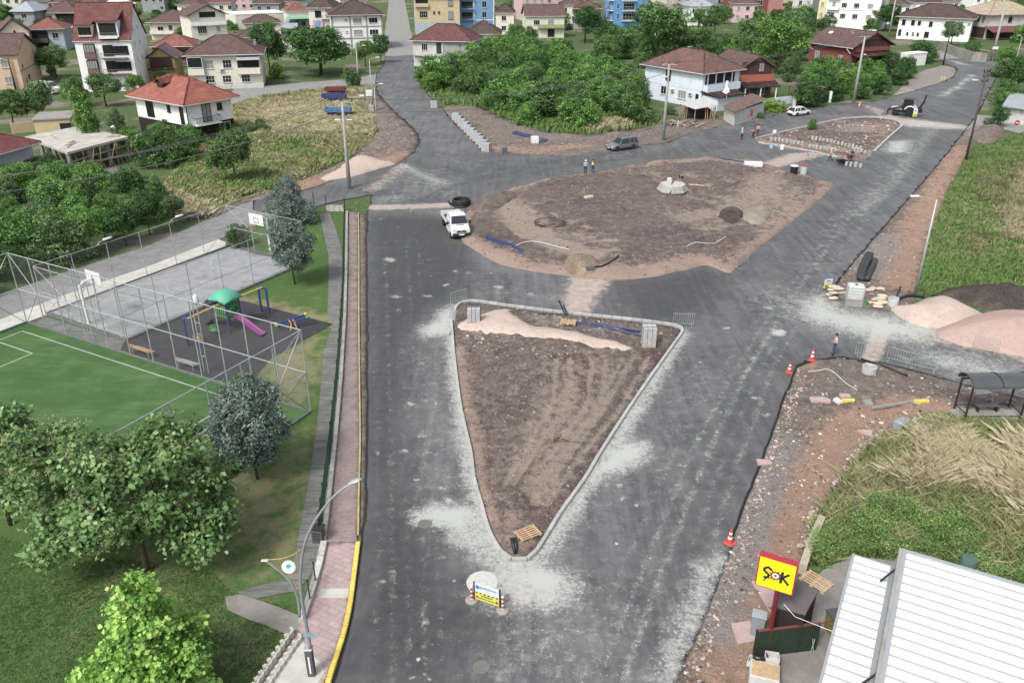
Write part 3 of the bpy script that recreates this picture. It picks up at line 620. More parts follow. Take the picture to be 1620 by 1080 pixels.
WHT = mat('white_paint', srgb(226,227,225), .6, 0, .05, 1, .12); TRIM = mat('white_trim', srgb(190,190,186), .6, 0, .05); 
DRK = mat('dark_frame', srgb(48,46,46), .5, 0, .1); BRN = mat('brown_frame', srgb(74,52,46), .6, 0, .15); CONC = mat('cast_concrete', srgb(140,137,130), .9, 0, .15, 1.0, .3); RAILM = mat('rail_metal', srgb(128,130,132), .45, .5, .1)
def m_glass():
    m = bpy.data.materials.new('window_glass'); t = NT(m); co = t.obj(); oi = t.n('ShaderNodeObjectInfo').outputs['Random']
    st = t.noise(4, 2, .5, t.vscale(co, (6, 1, .4))); cur = t.mix(t.sstep(st, .45, .55), srgb(120,122,122), srgb(160,160,156))
    c = t.mix(t.math('GREATER_THAN', oi, .62), srgb(34,37,40), cur); t.fin(c, .12, 0, .6); return m
GLASS = m_glass(); DARKIN = mat('dark_interior', (.018,.017,.016), .9, 0, .2)  # near-black; wall openings use it as painted-in shade
def box_uv(me):
    uv = me.uv_layers.new(name='UVMap'); Z = Vector((0,0,1))
    for p in me.polygons:
        n = p.normal; u = Z.cross(n); u = u.normalized() if u.length > 1e-3 else Vector((1,0,0)); v = n.cross(u)
        for li in p.loop_indices:
            c = me.vertices[me.loops[li].vertex_index].co; uv.data[li].uv = (c.dot(u), c.dot(v))
WINC = {}
def win_mesh(w, h, fm, cols=2, rows=1, sill=True, key=''):
    k = (round(w,2), round(h,2), fm.name, cols, rows, sill)
    if k in WINC: return WINC[k]
    b = MB(); t = .07
    b.box((0,-.03,t/2),(w,.1,t)); b.box((0,-.03,h-t/2),(w,.1,t)); b.box((-w/2+t/2,-.03,h/2),(t,.096,h-2*t)); b.box((w/2-t/2,-.03,h/2),(t,.096,h-2*t))
    for i in range(1, cols): b.box((-w/2+w*i/cols,-.025,h/2),(.055,.08,h-2*t))
    for i in range(1, rows): b.box((0,-.022,h*i/rows),(w-2*t,.07,.05))
    if sill: b.box((0,-.08,-.04),(w+.16,.2,.07))
    f = b.mesh('window', fm); b = MB(); b.box((0,-.006,h/2),(w-2*t+.01,.02,h-2*t+.01)); g_ = b.mesh('pane', GLASS)
    WINC[k] = (f, g_); return WINC[k]
wPLAS = mat('chimney_plaster', srgb(150,128,118), .9, 0, .15, 3, .4)
HB = []
class House:
    def __init__(s, name, label, A, B, h, depth, zref=None, wall=None, cat='house', group=None, roof='hip', rmat=None, rh=2.4, ov=.6, base=None, baseh=0, trim=True, zb=0.0):
        zr = h if zref is None else zref
        a, b = G(A[0], A[1], zr), G(B[0], B[1], zr); d = (b-a); d.z = 0; s.L = d.length; d.normalize(); nrm = Vector((-d.y, d.x, 0))
        s.h, s.d = h, depth; c = (a+b)/2 + nrm*depth/2; c.z = zb; HB.append((c.x, c.y, math.hypot(s.L, depth)/2))
        s.o = thing(name, label, cat, c, math.atan2(d.y, d.x), group); s.wall = wall; L, D = s.L, depth
        bm = MB(); y0, y1 = -D/2, D/2
        if roof == 'gable_x':
            bm.extr([(y0,0),(y1,0),(y1,h),(0,h+rh*.96),(y0,h)], -L/2, L/2, 'X')
        elif roof == 'gable_y':
            bm.extr([(-L/2,0),(L/2,0),(L/2,h),(0,h+rh*.96),(-L/2,h)], y0, y1, 'Y')
        else: bm.box((0,0,h/2),(L,D,h))
        s.w = bm.build('wall', wall, s.o)
        if base is not None: MB().box((0,0,baseh/2),(L+.04,D+.04,baseh)).build('base_storey', base, s.o)
        s.roof = None
        if roof != 'none': s.mkroof(roof, rmat or RB, rh, ov, trim)
        if roof in ('hip','gable_x','gable_y') and L > 6:
            s.chimney(L*rng.uniform(-.2,.2), D*rng.uniform(.05,.2), h+rh*.45, 1.2, .5, [CONC, wPLAS][int(rng.integers(2))])
            x, y = L*rng.uniform(-.25,.25), -D*.12; b = MB(); b.tube([(x,y,h+rh*.4),(x,y,h+rh+1.3)],.025,4); b.tube([(x-.5,y,h+rh+1.2),(x+.5,y,h+rh+1.2)],.018,4); b.build('aerial', RAILM, s.roof)
    def mkroof(s, kind, rm, rh, ov, trim):
        L, D, h = s.L/2+ov, s.d/2+ov, s.h; t = .16; b = MB()
        k = rh/(min(s.L, s.d)/2); drop = ov*k*.5; z0 = h-drop*.6
        if kind == 'hip':
            r = abs(L-D); ra, rb = ((-r,0),(r,0)) if L >= D else ((0,-r),(0,r)); zt = h+rh
            lo = [(-L,-D),(L,-D),(L,D),(-L,D)]
            vs = [(x,y,z0) for x,y in lo]+[(x,y,z0+t) for x,y in lo]+[(ra[0],ra[1],zt+t),(rb[0],rb[1],zt+t)]
            top = [(4,5,9,8),(5,6,9),(6,7,8,9),(7,4,8)] if L >= D else [(4,5,8),(5,6,9,8),(6,7,9),(7,4,8,9)]
            b.add(vs, [(3,2,1,0),(0,1,5,4),(1,2,6,5),(2,3,7,6),(3,0,4,7)]+top)
            hips = [(vs[4], vs[8]), (vs[5], vs[9] if L >= D else vs[8]), (vs[6], vs[9]), (vs[7], vs[8] if L >= D else vs[9]), (vs[8], vs[9])]
        elif kind == 'gable_x':
            b.extr([(-D,z0),(0,h+rh),(D,z0),(D,z0+t),(0,h+rh+t*1.2),(-D,z0+t)], -L, L, 'X'); hips = [((-L,0,h+rh+t*1.2),(L,0,h+rh+t*1.2))]
        elif kind == 'gable_y':
            b.extr([(-L,z0),(0,h+rh),(L,z0),(L,z0+t),(0,h+rh+t*1.2),(-L,z0+t)], -D, D, 'Y'); hips = [((0,-D,h+rh+t*1.2),(0,D,h+rh+t*1.2))]
        elif kind == 'flat':
            b.box((0,0,h+.1),(2*L,2*D,.2)); hips = []
        elif kind == 'shed':
            b.extr([(-D,h-rh*.2),(D,h+rh),(D,h+rh+t),(-D,h-rh*.2+t)], -L, L, 'X'); hips = []
        me = b.mesh('roof', rm); box_uv(me); s.roof = obj('roof', me, s.o)
        if trim and hips:
            for a_, b_ in hips:
                if (Vector(a_)-Vector(b_)).length > .3: MB().tube([Vector(a_)+Vector((0,0,.0)), Vector(b_)+Vector((0,0,.0))], .11, 6).build('ridge_cap', rm, s.roof)
        if trim and kind in ('hip','gable_x'):
            z = z0+.02
            for (x0,y0,x1,y1) in ((-L,-D,L,-D),(-L,D,L,D))+(((-L,-D,-L,D),(L,-D,L,D)) if kind == 'hip' else ()):
                e = .004*(y0 == y1); MB().beam((x0*(1.004-e),y0*(1+e),z),(x1*(1.004-e),y1*(1+e),z),.12,.14).build('gutter', TRIM, s.roof)
    def at(s, fac, u, z, out=0.0):
        if fac == 'F': return (-s.L/2+u, -s.d/2-out, z), 0.0
        if fac == 'R': return (s.L/2+out, -s.d/2+u, z), math.pi/2
        return (-s.L/2-out, -s.d/2+u, z), -math.pi/2
    def win(s, fac, u, z, w=1.3, h=1.3, fm=None, cols=2, rows=1, sill=True, out=0.0, name='window'):
        f, g_ = win_mesh(w, h, fm or TRIM, cols, rows, sill); p, r = s.at(fac, u, z, out)
        o = obj(name, f, s.o, p, r); obj('pane', g_, o); return o
    def wins(s, fac, us, zs, **k):
        for z in zs:
            for u in us: s.win(fac, u, z, **k)
    def door(s, fac, u, w=1.0, h=2.1, z=0.0, m=None):
        p, r = s.at(fac, u, z); b = MB(); b.box((0,-.03,h/2),(w,.08,h)); o = b.build('door', m or BRN, s.o, loc=p, rz=r)
        MB().box((w*.35,-.09,h*.48),(.06,.06,.14)).build('handle', RAILM, o); return o
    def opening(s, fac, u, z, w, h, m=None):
        p, r = s.at(fac, u, z); return MB().box((0,-.012,h/2),(w,.03,h)).build('open_loggia', m or DARKIN, s.o, loc=p, rz=r)  # flat panel on the closed wall; default near-black paints the recess's shade
    def balcony(s, fac, u, z, w, proj=1.1, kind='wall', m=None, ph=.9, rm=None):
        p, r = s.at(fac, u, z); b = MB(); b.box((0,-proj/2,-.08),(w,proj,.16)); o = b.build('balcony', m or s.wall, s.o, loc=p, rz=r); b = MB()
        if kind == 'wall':
            b.box((0,-proj+.05,ph/2),(w,.1,ph)); b.box((-w/2+.05,-proj/2,ph/2),(.098,proj-.2,ph-.004)); b.box((w/2-.05,-proj/2,ph/2),(.098,proj-.2,ph-.004)); b.build('parapet', rm or m or s.wall, o)
        else:
            b.box((0,-proj+.04,ph),(w,.06,.06)); b.box((-w/2+.03,-proj/2,ph),(.06,proj-.1,.055)); b.box((w/2-.03,-proj/2,ph),(.06,proj-.1,.055))
            n = int(w/.22)
            for i in range(n+1): b.box((-w/2+.02+(w-.04)*i/n,-proj+.04,ph/2),(.035,.035,ph))
            b.build('railing', rm or RAILM, o)
        return o
    def chimney(s, x, y, z, hh=1.0, w=.55, m=None):
        b = MB(); b.box((x,y,z+hh/2),(w,w,hh)); b.box((x,y,z+hh+.04),(w+.16,w+.16,.09)); b.build('chimney', m or CONC, s.roof or s.o)
    def band(s, z, m, hh=.18, p=.03):
        MB().box((0,0,z),(s.L+2*p,s.d+2*p,hh)).build('floor_band', m, s.o)
    def ac(s, fac, u, z):
        p, r = s.at(fac, u, z); b = MB(); b.bbox((0,-.2,.3),(.85,.32,.6),.03); o = b.build('air_conditioner', TRIM, s.o, loc=p, rz=r)
        MB().cyl((.12,-.372,.3),.22,.015,14,axis='Y').build('fan_grille', DRK, o)
def dist(a, b, z=0): p, q = G(a[0],a[1],z), G(b[0],b[1],z); return (p-q).length
wP, wW, wC, wG, wB = m_wall('peach',(202,170,142)), m_wall('white',(226,226,224)), m_wall('cream',(208,202,188)), m_wall('grey',(138,142,146)), m_wall('sky_blue',(104,146,188))
wLB, wRED, wYEL, wBE, wMI = m_wall('pale_blue',(198,208,220)), m_wall('brick_red',(132,74,72)), m_wall('yellow',(168,150,92)), m_wall('beige',(192,172,132)), m_wall('mint_cream',(198,204,178))
wPK, wBLK, wDG = m_wall('pink',(200,168,168)), m_wall('charcoal',(46,42,42),.2), m_wall('dark_grey',(88,88,92)); wWOR = m_wall('stained_white',(186,184,178),.8); wPL = m_wall('bare_plaster',(150,148,142),.6)

# --- left quarter
hs = House('gable_house','peach gabled house with brown tiled roof at the left edge behind the blue-white van',(39,141),(68,123),6.7,13,0,wP,roof='gable_y',rmat=RB,rh=3.1,ov=.5)
for u, z in ((1.6,6.6),(3.2,7.2),(2.4,3.6),(5.2,1.2),(5.8,1.2),(3.3,.8)): hs.win('F',min(u,hs.L-.6),z,.35,.9,BRN,1,1,False)
for u in (2.5,6,9.5): hs.win('L',u,4.3); hs.win('L',u,1.2)
MB().box((0,-hs.d/2-.02,3.4),(hs.L,.05,.12)).build('floor_band', BRN, hs.o)
hs = House('gable_house','pinkish cream house with brown gabled roof behind the peach house at the left edge',(0,51),(45,49),6,11,6,m_wall('pale_peach',(206,188,174)),roof='gable_y',rmat=RB,rh=3.0,ov=.6)
hs.win('F',hs.L*.5,5.6,.5,.6,DRK,1); hs.wins('F',[2.5,6],[3.5])
hs = House('village_house','grey-blue two-storey house with bright red tiled roof behind the green tree',(46,46),(98,45),5.8,9,5.8,m_wall('blue_grey',(158,168,178)),roof='hip',rmat=RR,rh=2.4,ov=.8)
hs.opening('F',hs.L*.28,2.6,hs.L*.5,2.6); hs.win('F',hs.L*.75,3.2,1.6,1.5); hs.balcony('F',hs.L*.28,2.5,hs.L*.5,1.2,'wall',wDG); hs.opening('F',hs.L*.3,.2,hs.L*.4,1.9)
hs = House('village_house','grey house with pale metal hipped roof in the top left corner',(20,17.5),(52,17.5),6,11,6,wG,rmat=RG,rh=2.6,ov=.8)
hs.win('F',hs.L*.5,3.6,1.8,1.5); hs.win('R',3,3.6,1,1.2)
hs = House('village_house','long brown-roofed house with dark veranda behind the four-storey white building',(65,20),(122,20),5,15,5,wC,rmat=RB,rh=3.4,ov=.9)
hs.opening('F',hs.L*.68,.6,hs.L*.6,4.0); hs.win('F',hs.L*.2,2.2,1.7,1.6,BRN)
# four storey white block
hs = House('apartment_building','white four-storey block with red-brown mansard roof and enclosed brown balconies',(117,65.5),(206,64),9.6,13,9.6,wW,cat='apartment building',roof='gable_x',rmat=m_roof('maroon_tiles',(104,62,60),(122,76,72)),rh=6.4,ov=.25)
L = hs.L; maro = mat('maroon_cladding', srgb(112,84,84), .7, 0, .1)
for z in (0.3,3.2,6.2):
    o = hs.balcony('F', L*.25, z+.3, L*.2, .7, 'wall', maro); hs.opening('F',L*.25,z+1.2,L*.2,1.7); hs.win('F',L*.25,z+1.25,L*.19,1.6,BRN,4,1,False,out=.55)
for z in (3.2,6.2):
    hs.balcony('F', L*.68, z+.2, L*.46, 1.3, 'rail', maro); hs.win('F',L*.57,z+.5,1.9,2.1,DRK,2,1,False); hs.win('F',L*.78,z+.7,3.2,1.7,DRK,4,1,False)
hs.wins('R',[3,7],[2.2,5.2,8.2,11],w=.5,h=.9,fm=TRIM,cols=1,sill=False)
for (u, w, zz, hh) in ((.22,.24,10.4,2.0),(.63,.36,10.2,2.9)):
    dm = MB(); dm.box((-L/2+L*u,-hs.d/2+1.9,zz+hh/2),(L*w,3.6,hh)); dmo = dm.build('dormer', wW, hs.o)
    rr = MB(); rr.extr([(-hs.d/2-.5,zz+hh),(-hs.d/2+5.2,zz+hh+1.6),(-hs.d/2+5.2,zz+hh+1.8),(-hs.d/2-.5,zz+hh+.2)], -L/2+L*(u-w/2)-.3, -L/2+L*(u+w/2)+.3,'X'); me = rr.mesh('dormer_roof', MATS['maroon_tiles']); box_uv(me); obj('dormer_roof', me, dmo)
hs.win('F',L*.22,10.7,2.4,1.4,BRN,3,1,False,out=-.1+.02); hs.opening('F',L*.63,10.6,L*.30,2.2); hs.balcony('F',L*.63,10.2,L*.33,.9,'rail')
for x in (-.46,.46): hs.chimney(L*x, 1.0, 14.2, 1.8)
hs = House('village_house','cream house with vine-covered veranda and brown hipped roof',(236,35),(300,34.5),5.2,12,5.2,wC,rmat=RB,rh=3,ov=1.0)
hs.balcony('F',hs.L/2,1.9,hs.L,1.3,'wall',wC); hs.wins('F',[hs.L*.25,hs.L*.8],[2.6],w=1.8,h=1.3); hs.door('F',hs.L*.5,1.1,2.2,2.0); 
hs = House('village_house','cream house with clipped-gable brown roof and dark attic opening',(299,25),(356,22.5),8.0,11,8.0,wC,roof='gable_y',rmat=RB,rh=2.6,ov=.8)
hs.opening('F',hs.L*.5,7.3,hs.L*.45,1.5); hs.balcony('F',hs.L*.5,5.3,hs.L*.98,.6,'wall',wW,.9); hs.win('F',hs.L*.3,3,2.6,2.0,TRIM,4); hs.win('F',hs.L*.75,3.3,1.2,1.5); hs.balcony('F',hs.L*.75,2.4,hs.L*.45,.9,'rail')
hs = House('barn_house','low brown-red house under a long red tiled roof',(240,74),(306,73),4.2,9,4.2,m_wall('brown',(120,84,78)),rmat=RR,rh=2.3,ov=.5); hs.opening('F',hs.L*.75,1,3,2.4)
hs = House('small_house','small mustard house with maroon gabled roof and wooden balcony',(231,94),(276,93),4.9,8,4.9,wYEL,roof='gable_y',rmat=RM,rh=2.2,ov=.6)
hs.opening('F',hs.L*.5,3.1,hs.L*.8,2.2,BRN); hs.balcony('F',hs.L*.5,3,hs.L*.92,.9,'rail',BRN,rm=BRN); hs.win('F',hs.L*.5,3.4,1.2,1.7,DRK); hs.win('F',hs.L*.2,1.2,.5,.5,DRK,1)
hs = House('village_house','cream two-storey house with brown hipped roof and grey awning by the side street',(295,87.5),(411,84.5),6.6,11,6.6,wC,rmat=RB,rh=3.0,ov=.8); L = hs.L
hs.wins('F',[L*.28,L*.53],[3.9],w=1.7,h=1.6,cols=3,rows=2); hs.wins('F',[L*.27,L*.5,L*.76],[1.1],w=1.7,h=1.4,cols=3,rows=2); hs.balcony('F',L*.1,2.9,L*.22,.8,'wall',wC,1.1); hs.balcony('F',L*.82,2.9,L*.32,1.1,'wall',wC,1.0); hs.opening('F',L*.82,3.9,L*.3,1.6); hs.win('F',L*.1,4.2,L*.2,2,WHT,1,1,False,out=.7); hs.ac('F',L*.44,3.2)
MB().extr([(-hs.d/2-1.6,5.5),(-hs.d/2,6.1),(-hs.d/2,6.2),(-hs.d/2-1.6,5.6)], L*.17, L*.49,'X').build('awning', RG, hs.o)
for x in (-.35,.1,.42): hs.chimney(L*x,.5,7.6,1.0)
MB().box((0,-hs.d/2-1.2,.35),(L,.25,.7)).build('garden_wall', wWOR, hs.o)
# white and black house
hs = House('modern_house','white house with charcoal ground floor and fresh red tiled hipped roof',(212.5,149.5),(293,163.5),6.0,dist((293,163.5),(364.5,152),6.0),6.0,wW,rmat=m_roof('new_red_tiles',(142,78,64),(158,94,78)),rh=2.7,ov=1.0,base=wBLK,baseh=2.7); L, D = hs.L, hs.d
hs.win('F',L*.28,3.0,1.9,2.4,DRK,2,1,False); hs.win('F',L*.66,4.3,.8,1.0,DRK,1); hs.win('F',L*.9,2.8,.9,2.7,DRK,1,1,False); hs.win('R',D*.42,2.9,1.5,2.6,DRK,2,1,False); hs.win('R',D*.72,4.3,.9,1.0,DRK,1); hs.balcony('R',D*.35,2.8,D*.55,1.2,'rail',WHT,1.0,DRK); hs.win('R',D*.78,.5,1.9,1.9,TRIM,2,1,False,out=.03); hs.win('F',L*.4,1.2,1.3,1,DRK,2,1,False,out=.03)
MB().box((L/2+.02,-D/2-.02,3),(.1,.1,6)).build('downpipe', DRK, hs.o)
dm = MB(); dm.box((-L*.1,-D*.22,7.6),(1.5,1.8,1.0)); dmo = dm.build('dormer', DRK, hs.roof); MB().extr([(-L*.1-1.1,7.9),(-L*.1,8.7),(-L*.1+1.1,7.9),(-L*.1+1.1,8.05),(-L*.1,8.85),(-L*.1-1.1,8.05)],-D*.22-1.2,-D*.22+2.2,'Y').build('dormer_roof', MATS['new_red_tiles'], dmo)
# concrete frame under construction
sl = [G(x,y,3.2) for x,y in ((39,216),(106,241),(203,216),(122,200))]; cen = sum(sl, Vector())/4; cen.z = 0
fr = thing('construction_shell','unfinished concrete slab on columns and timber props beside the white house','construction frame',cen)
q = [(p-cen).to_2d() for p in sl]; MB().prism([tuple(p) for p in q], 2.9, 3.2).build('slab', mat('fresh_concrete', srgb(176,172,160), .9, 0, .15, .5, .35), fr)
for i in range(4):
    for f in (0,.33,.66):
        p = q[i].lerp(q[(i+1)%4], f)*.95; MB().box((p.x,p.y,1.45),(.4,.4,2.9)).build('column', CONC, fr)
wood = mat('scaffold_timber', srgb(158,136,108), .8, 0, .2, 3)
for i in range(14):
    f = i/13; p = (q[1].lerp(q[2], f))*.98; b = MB(); dx = rng.uniform(-1.3,1.3); b.beam((p.x,p.y,0),(p.x+dx,p.y+rng.uniform(-.3,.3),2.9),.1,.1); b.build('prop', wood, fr)
for z in (.9,1.9): a_, b_ = q[1]*.985, q[2]*.985; MB().beam((a_.x,a_.y,z),(b_.x,b_.y,z+.2),.08,.16).build('brace', wood, fr)
for i in range(8):
    p = q[rng.integers(4)].lerp(Vector((0,0)), rng.uniform(.2,.8)); MB().box((p.x,p.y,3.26),(rng.uniform(1,2.4),.14,.08),rz=rng.uniform(0,3)).build('plank', wood, fr)
hs = House('small_house','grey-white house with dark red tiled roof at the left edge below the concrete frame',(-34,250),(49,226),4.6,9,4.6,m_wall('cool_white',(178,184,188)),rmat=m_roof('dark_red_tiles',(112,62,58),(128,76,72)),rh=2.2,ov=.8); hs.win('F',hs.L*.8,1.6,1.2,1.3)
hs = House('garden_shed','low beige garden building behind the wire fence and pale trees',(52,191),(110,188),3.0,6,3.0,wBE,cat='shed',roof='flat',rmat=CONC,ov=.2); hs.opening('F',hs.L*.85,.2,1.6,2.2)
# --- top centre left
hs = House('apartment_building','white unfinished brick block with grey concrete frame and brown hipped roof beside the uphill street',(524,24),(603,22.5),9.2,13,9.2,m_wall('white_block',(216,217,215)),cat='apartment building',rmat=RD,rh=3.2,ov=.9); L = hs.L
for z in (.3,3.1,6.1,9.0): MB().box((0,-hs.d/2-.02,z),(L+.1,.16,.3)).build('concrete_beam', CONC, hs.o)
for f in (.0,.36,.69,1.0): MB().box((-L/2+L*f,-hs.d/2-.03,4.6),(.36,.2,9.1)).build('concrete_column', CONC, hs.o)
hs.wins('F',[L*.51,L*.83],[3.9,6.9],w=2.4,h=1.4,cols=3); hs.wins('F',[L*.28],[4.6,7.6],w=.6,h=.5,cols=1); hs.win('F',L*.6,.8,2,1.6,DRK,2); hs.wins('R',[3,8],[3.9,6.9])
hs = House('apartment_building','cream building with hanging laundry and balcony joined to the white unfinished block',(487,12),(525,12),9.6,12,9.6,wC,cat='apartment building',rmat=RD,rh=2.8,ov=.7); L = hs.L
hs.win('F',L*.4,6.9,1.9,1.8,DRK,2); hs.balcony('F',L*.75,6.6,L*.45,1.0,'rail'); hs.win('F',L*.8,6.9,1.2,2.0,DRK,2); hs.win('F',L*.75,4.2,.6,.6,DRK,1)
for k, (c_, u) in enumerate((((188,150,170),.2),((110,150,205),.36),((176,150,190),.52))):
    p, r = hs.at('F', L*u, 3.2, .35); MB().box((0,0,1.5),(L*.13,.03,3.0),M=Matrix.Rotation(.18,3,'Y')).build('hanging_cloth', mat('cloth_%d%d%d' % c_, srgb(*c_), .9, 0, .15, 2), hs.o, loc=p, rz=r)
for (nm, A, B, h, d, rm, lab) in (('low_house',(386,37.5),(443,36),3.6,9,RB,'low house with brown hipped roof in front of the long white flat roof'),('low_house',(374,60),(427,58.5),3.6,9,RB,'low brown-roofed house behind the cream house with awning'),('low_house',(452,63),(491,61.5),3.4,8,RB,'low brown-roofed house half hidden behind the large dark tree'),('low_house',(455,18),(488,17),6,9,RR,'red-roofed house above the green and cyan awnings')):
    hs = House(nm, lab, A, B, h, d, h, wC, rmat=rm, rh=2.2, ov=.5); hs.wins('F',[hs.L*.3,hs.L*.7],[1.3]); hs.chimney(0,0,h+1.6,.8)
hs = House('flat_roof_hall','long low hall with bright white flat roof behind brown tiled roofs',(372,24),(454,20.5),4.6,14,4.6,wC,cat='hall',roof='flat',rmat=RW,ov=.1); hs.wins('F',[3,8,13],[1.5])
for (pts, z, c_, nm, lab) in ((((452,31),(489,30),(488,21),(456,21)),4.2,(112,172,128),'awning','green striped awning stretched beside the cream building'),(((464,34),(491,31),(491,24),(464,25)),3.6,(96,178,206),'awning','cyan tarpaulin awning hung in front of the green one'),(((444,44),(471,45),(471,33),(453,32)),3.0,(150,158,166),'lean_to_roof','grey metal lean-to roof below the cyan tarpaulin')):
    w = [G(x,y,z) for x,y in pts]; c0 = sum(w, Vector())/4; c0.z = 0; t_ = thing(nm, lab, 'awning', c0); pl = [tuple((p-c0).to_2d()) for p in w]
    MB().prism(pl, z-.03, z+.03).build('sheet', mat('sheet_%d%d' % c_[:2], srgb(*c_), .6, 0, .12, 3), t_)
    for x, y in pl: MB().cyl((x*.97,y*.97,0),.05,z-.03,6).build('post', RAILM, t_)
# --- top centre
hs = House('apartment_building','beige building with bluish ground floor on the uphill street corner',(659,56),(728,55),11.5,13,0,wBE,cat='apartment building',rmat=RO,rh=2.4,ov=.7,base=m_wall('blue_plaster',(160,172,178)),baseh=3.8); L = hs.L
hs.win('F',L*.18,5.2,2.6,2.0,TRIM,4,2); hs.win('F',L*.8,4.6,1.6,2.4,BRN,2); hs.wins('F',[L*.42,L*.53],[6.4],w=.6,h=.7,cols=1,fm=BRN); hs.win('F',L*.8,1.3,1.9,1.7); hs.opening('F',L*.15,8.8,L*.28,2); hs.balcony('F',L*.15,8.6,L*.3,.8,'wall'); hs.win('F',L*.8,8.6,1.6,1.8,BRN); hs.wins('L',[3,7],[5.4,8.6])
hs = House('apartment_building','bright blue building with white window frames behind the beige building',(728,53),(781.5,52),15,12,0,wB,cat='apartment building',rmat=RB,rh=2.4); L = hs.L
for z in (4.2,7.4,10.6): hs.win('F',L*.72,z+.4,1.5,1.9,TRIM,2); hs.balcony('F',L*.22,z,L*.4,1.0,'rail',wB); hs.opening('F',L*.22,z+.3,L*.32,1.9)
for x in (-.5,-.08,.5): MB().box((L*x,-hs.d/2-.03,8.6),(.25,.1,12)).build('white_trim', WHT, hs.o)
hs.band(4.0, WHT); hs.band(10.2, WHT)
hs = House('low_house','low white house with dark pyramidal tiled roof in front of the blue building',(738,53.5),(790,53.5),3.6,10,3.6,wC,rmat=RD,rh=3.0,ov=.7); hs.wins('F',[hs.L*.7],[1.4])
hs = House('village_house','white and bare-plaster house with dark red hipped roof beside the uphill road',(653,63.5),(744.5,65.5),6.0,9.5,6.0,wWOR,rmat=m_roof('wine_tiles',(98,60,60),(114,74,72)),rh=3.2,ov=.7); L = hs.L
pl = MB(); pl.box((L*.27,-hs.d/2-.01,3),(L*.44,.06,5.9)); pl.build('plaster_panel', wPL, hs.o); hs.win('F',L*.2,3.7,1.5,1.5,TRIM,3); hs.opening('F',L*.45,3.0,1.2,2.5,m_wall('door_green',(46,66,56))); hs.win('F',L*.55,3.2,1.0,1.9,TRIM,1); hs.win('F',L*.82,4.7,.5,.5,DRK,1,1,False,out=.04); hs.balcony('F',L*.2,2.7,L*.38,.7,'wall',wWOR,.25); hs.win('F',L*.23,.9,1.3,1.5,TRIM,2); hs.opening('F',L*.75,.05,2.6,2.5); MB().box((L*.02,-hs.d/2-1.4,.9),(2.4,.2,1.8)).build('yard_wall', WHT, hs.o); MB().box((L*.48,-hs.d/2-1.4,1),(3.0,.2,2)).build('yard_wall', WHT, hs.o)
hs.win('L',3,3.7,1.2,1.3); hs.win('L',6.5,3.7,1.2,1.3)
hs = House('village_house','mint cream two-storey house with brown gabled roof and olive balcony above the thicket',(832,26),(893,25.5),6.4,9.5,6.4,wMI,roof='gable_x',rmat=RB,rh=2.8,ov=.5); L = hs.L; ol = m_wall('olive',(150,152,104))
hs.win('F',L*.28,3.8,1.9,1.5,TRIM,3); hs.win('F',L*.65,3.6,1.9,1.8,TRIM,3); hs.balcony('F',L*.65,3.1,L*.68,1.2,'wall',ol,.9); hs.win('F',L*.25,.5,1.9,2.0,DRK,2,1,False); hs.win('F',L*.66,.3,2.2,2.3,DRK,2,1,False)
hs = House('low_house','narrow cream house with dark hipped roof joined to the left of the mint house',(784,20.5),(813,20.5),6.6,9,6.6,wC,rmat=RD,rh=2.4,ov=.5); hs.wins('F',[hs.L*.45],[1.2,4.2],w=1.5,h=1.5)
hs = House('apartment_building','pale pink building peeking out behind the mint cream house',(826,33),(896,31),10,10,0,wPK,cat='apartment building',rmat=RB,rh=2); hs.wins('F',[2,5,8,11],[6.2])
hs = House('apartment_building','vivid blue apartment block with white balconies behind the big trees',(971,46),(1023,45),16,12,0,m_wall('vivid_blue',(84,146,200)),cat='apartment building',roof='flat',rmat=RW); L, D = hs.L, hs.d
for z in (2.6,5.8,9.0,12.2):
    hs.win('F',L*.1,z+.6,1.0,1.7,TRIM,2,2); hs.balcony('F',L*.42,z,L*.42,1.1,'rail',WHT); hs.win('F',L*.42,z+.2,L*.34,2.1,TRIM,4,2); hs.win('F',L*.86,z+.6,1.4,1.7,TRIM,2,2); hs.balcony('L',D*.3,z,D*.4,1.0,'rail',WHT); hs.wins('L',[D*.3,D*.75],[z+.5],w=1.3,h=1.8)
hs = House('apartment_building','cream building with dark grey top floor behind the grove',(1052,33),(1096,31),12,11,0,m_wall('sand',(190,182,168)),cat='apartment building',roof='flat',rmat=wDG); L = hs.L
MB().box((0,0,10.8),(L+.06,hs.d+.06,2.3)).build('top_floor', wDG, hs.o); hs.wins('F',[L*.45,L*.75],[6.6,3.4],w=1.6,h=1.8,cols=3); hs.balcony('F',L*.5,6.0,L*.6,.9,'wall')
hs = House('apartment_building','dark-fronted grey building between the cream and the red-and-white buildings',(1133,27),(1161,26),11,10,0,wG,cat='apartment building',roof='flat',rmat=RG); hs.opening('F',hs.L*.5,5,hs.L*.9,4,DRK); hs.win('F',hs.L*.5,5.2,hs.L*.8,3.4,DRK,3,2,False,out=.03)
hs = House('apartment_building','red-and-white building with window bays above the grove',(1162,33),(1212,32),12.5,11,0,wRED,cat='apartment building',roof='flat',rmat=RB,base=None); L = hs.L
MB().box((0,0,9.6),(L+.06,hs.d+.06,2.6)).build('white_storey', wW, hs.o); hs.wins('F',[L*.2,L*.5,L*.8],[8.9],out=.03); hs.wins('F',[L*.75],[5.2],w=1.9,h=1.8); hs.opening('F',L*.35,4.9,L*.5,2.0); hs.win('F',L*.35,4.9,L*.48,1.7,TRIM,5); hs.balcony('F',L*.35,7.0,L*.55,1,'wall',wDG,.3)
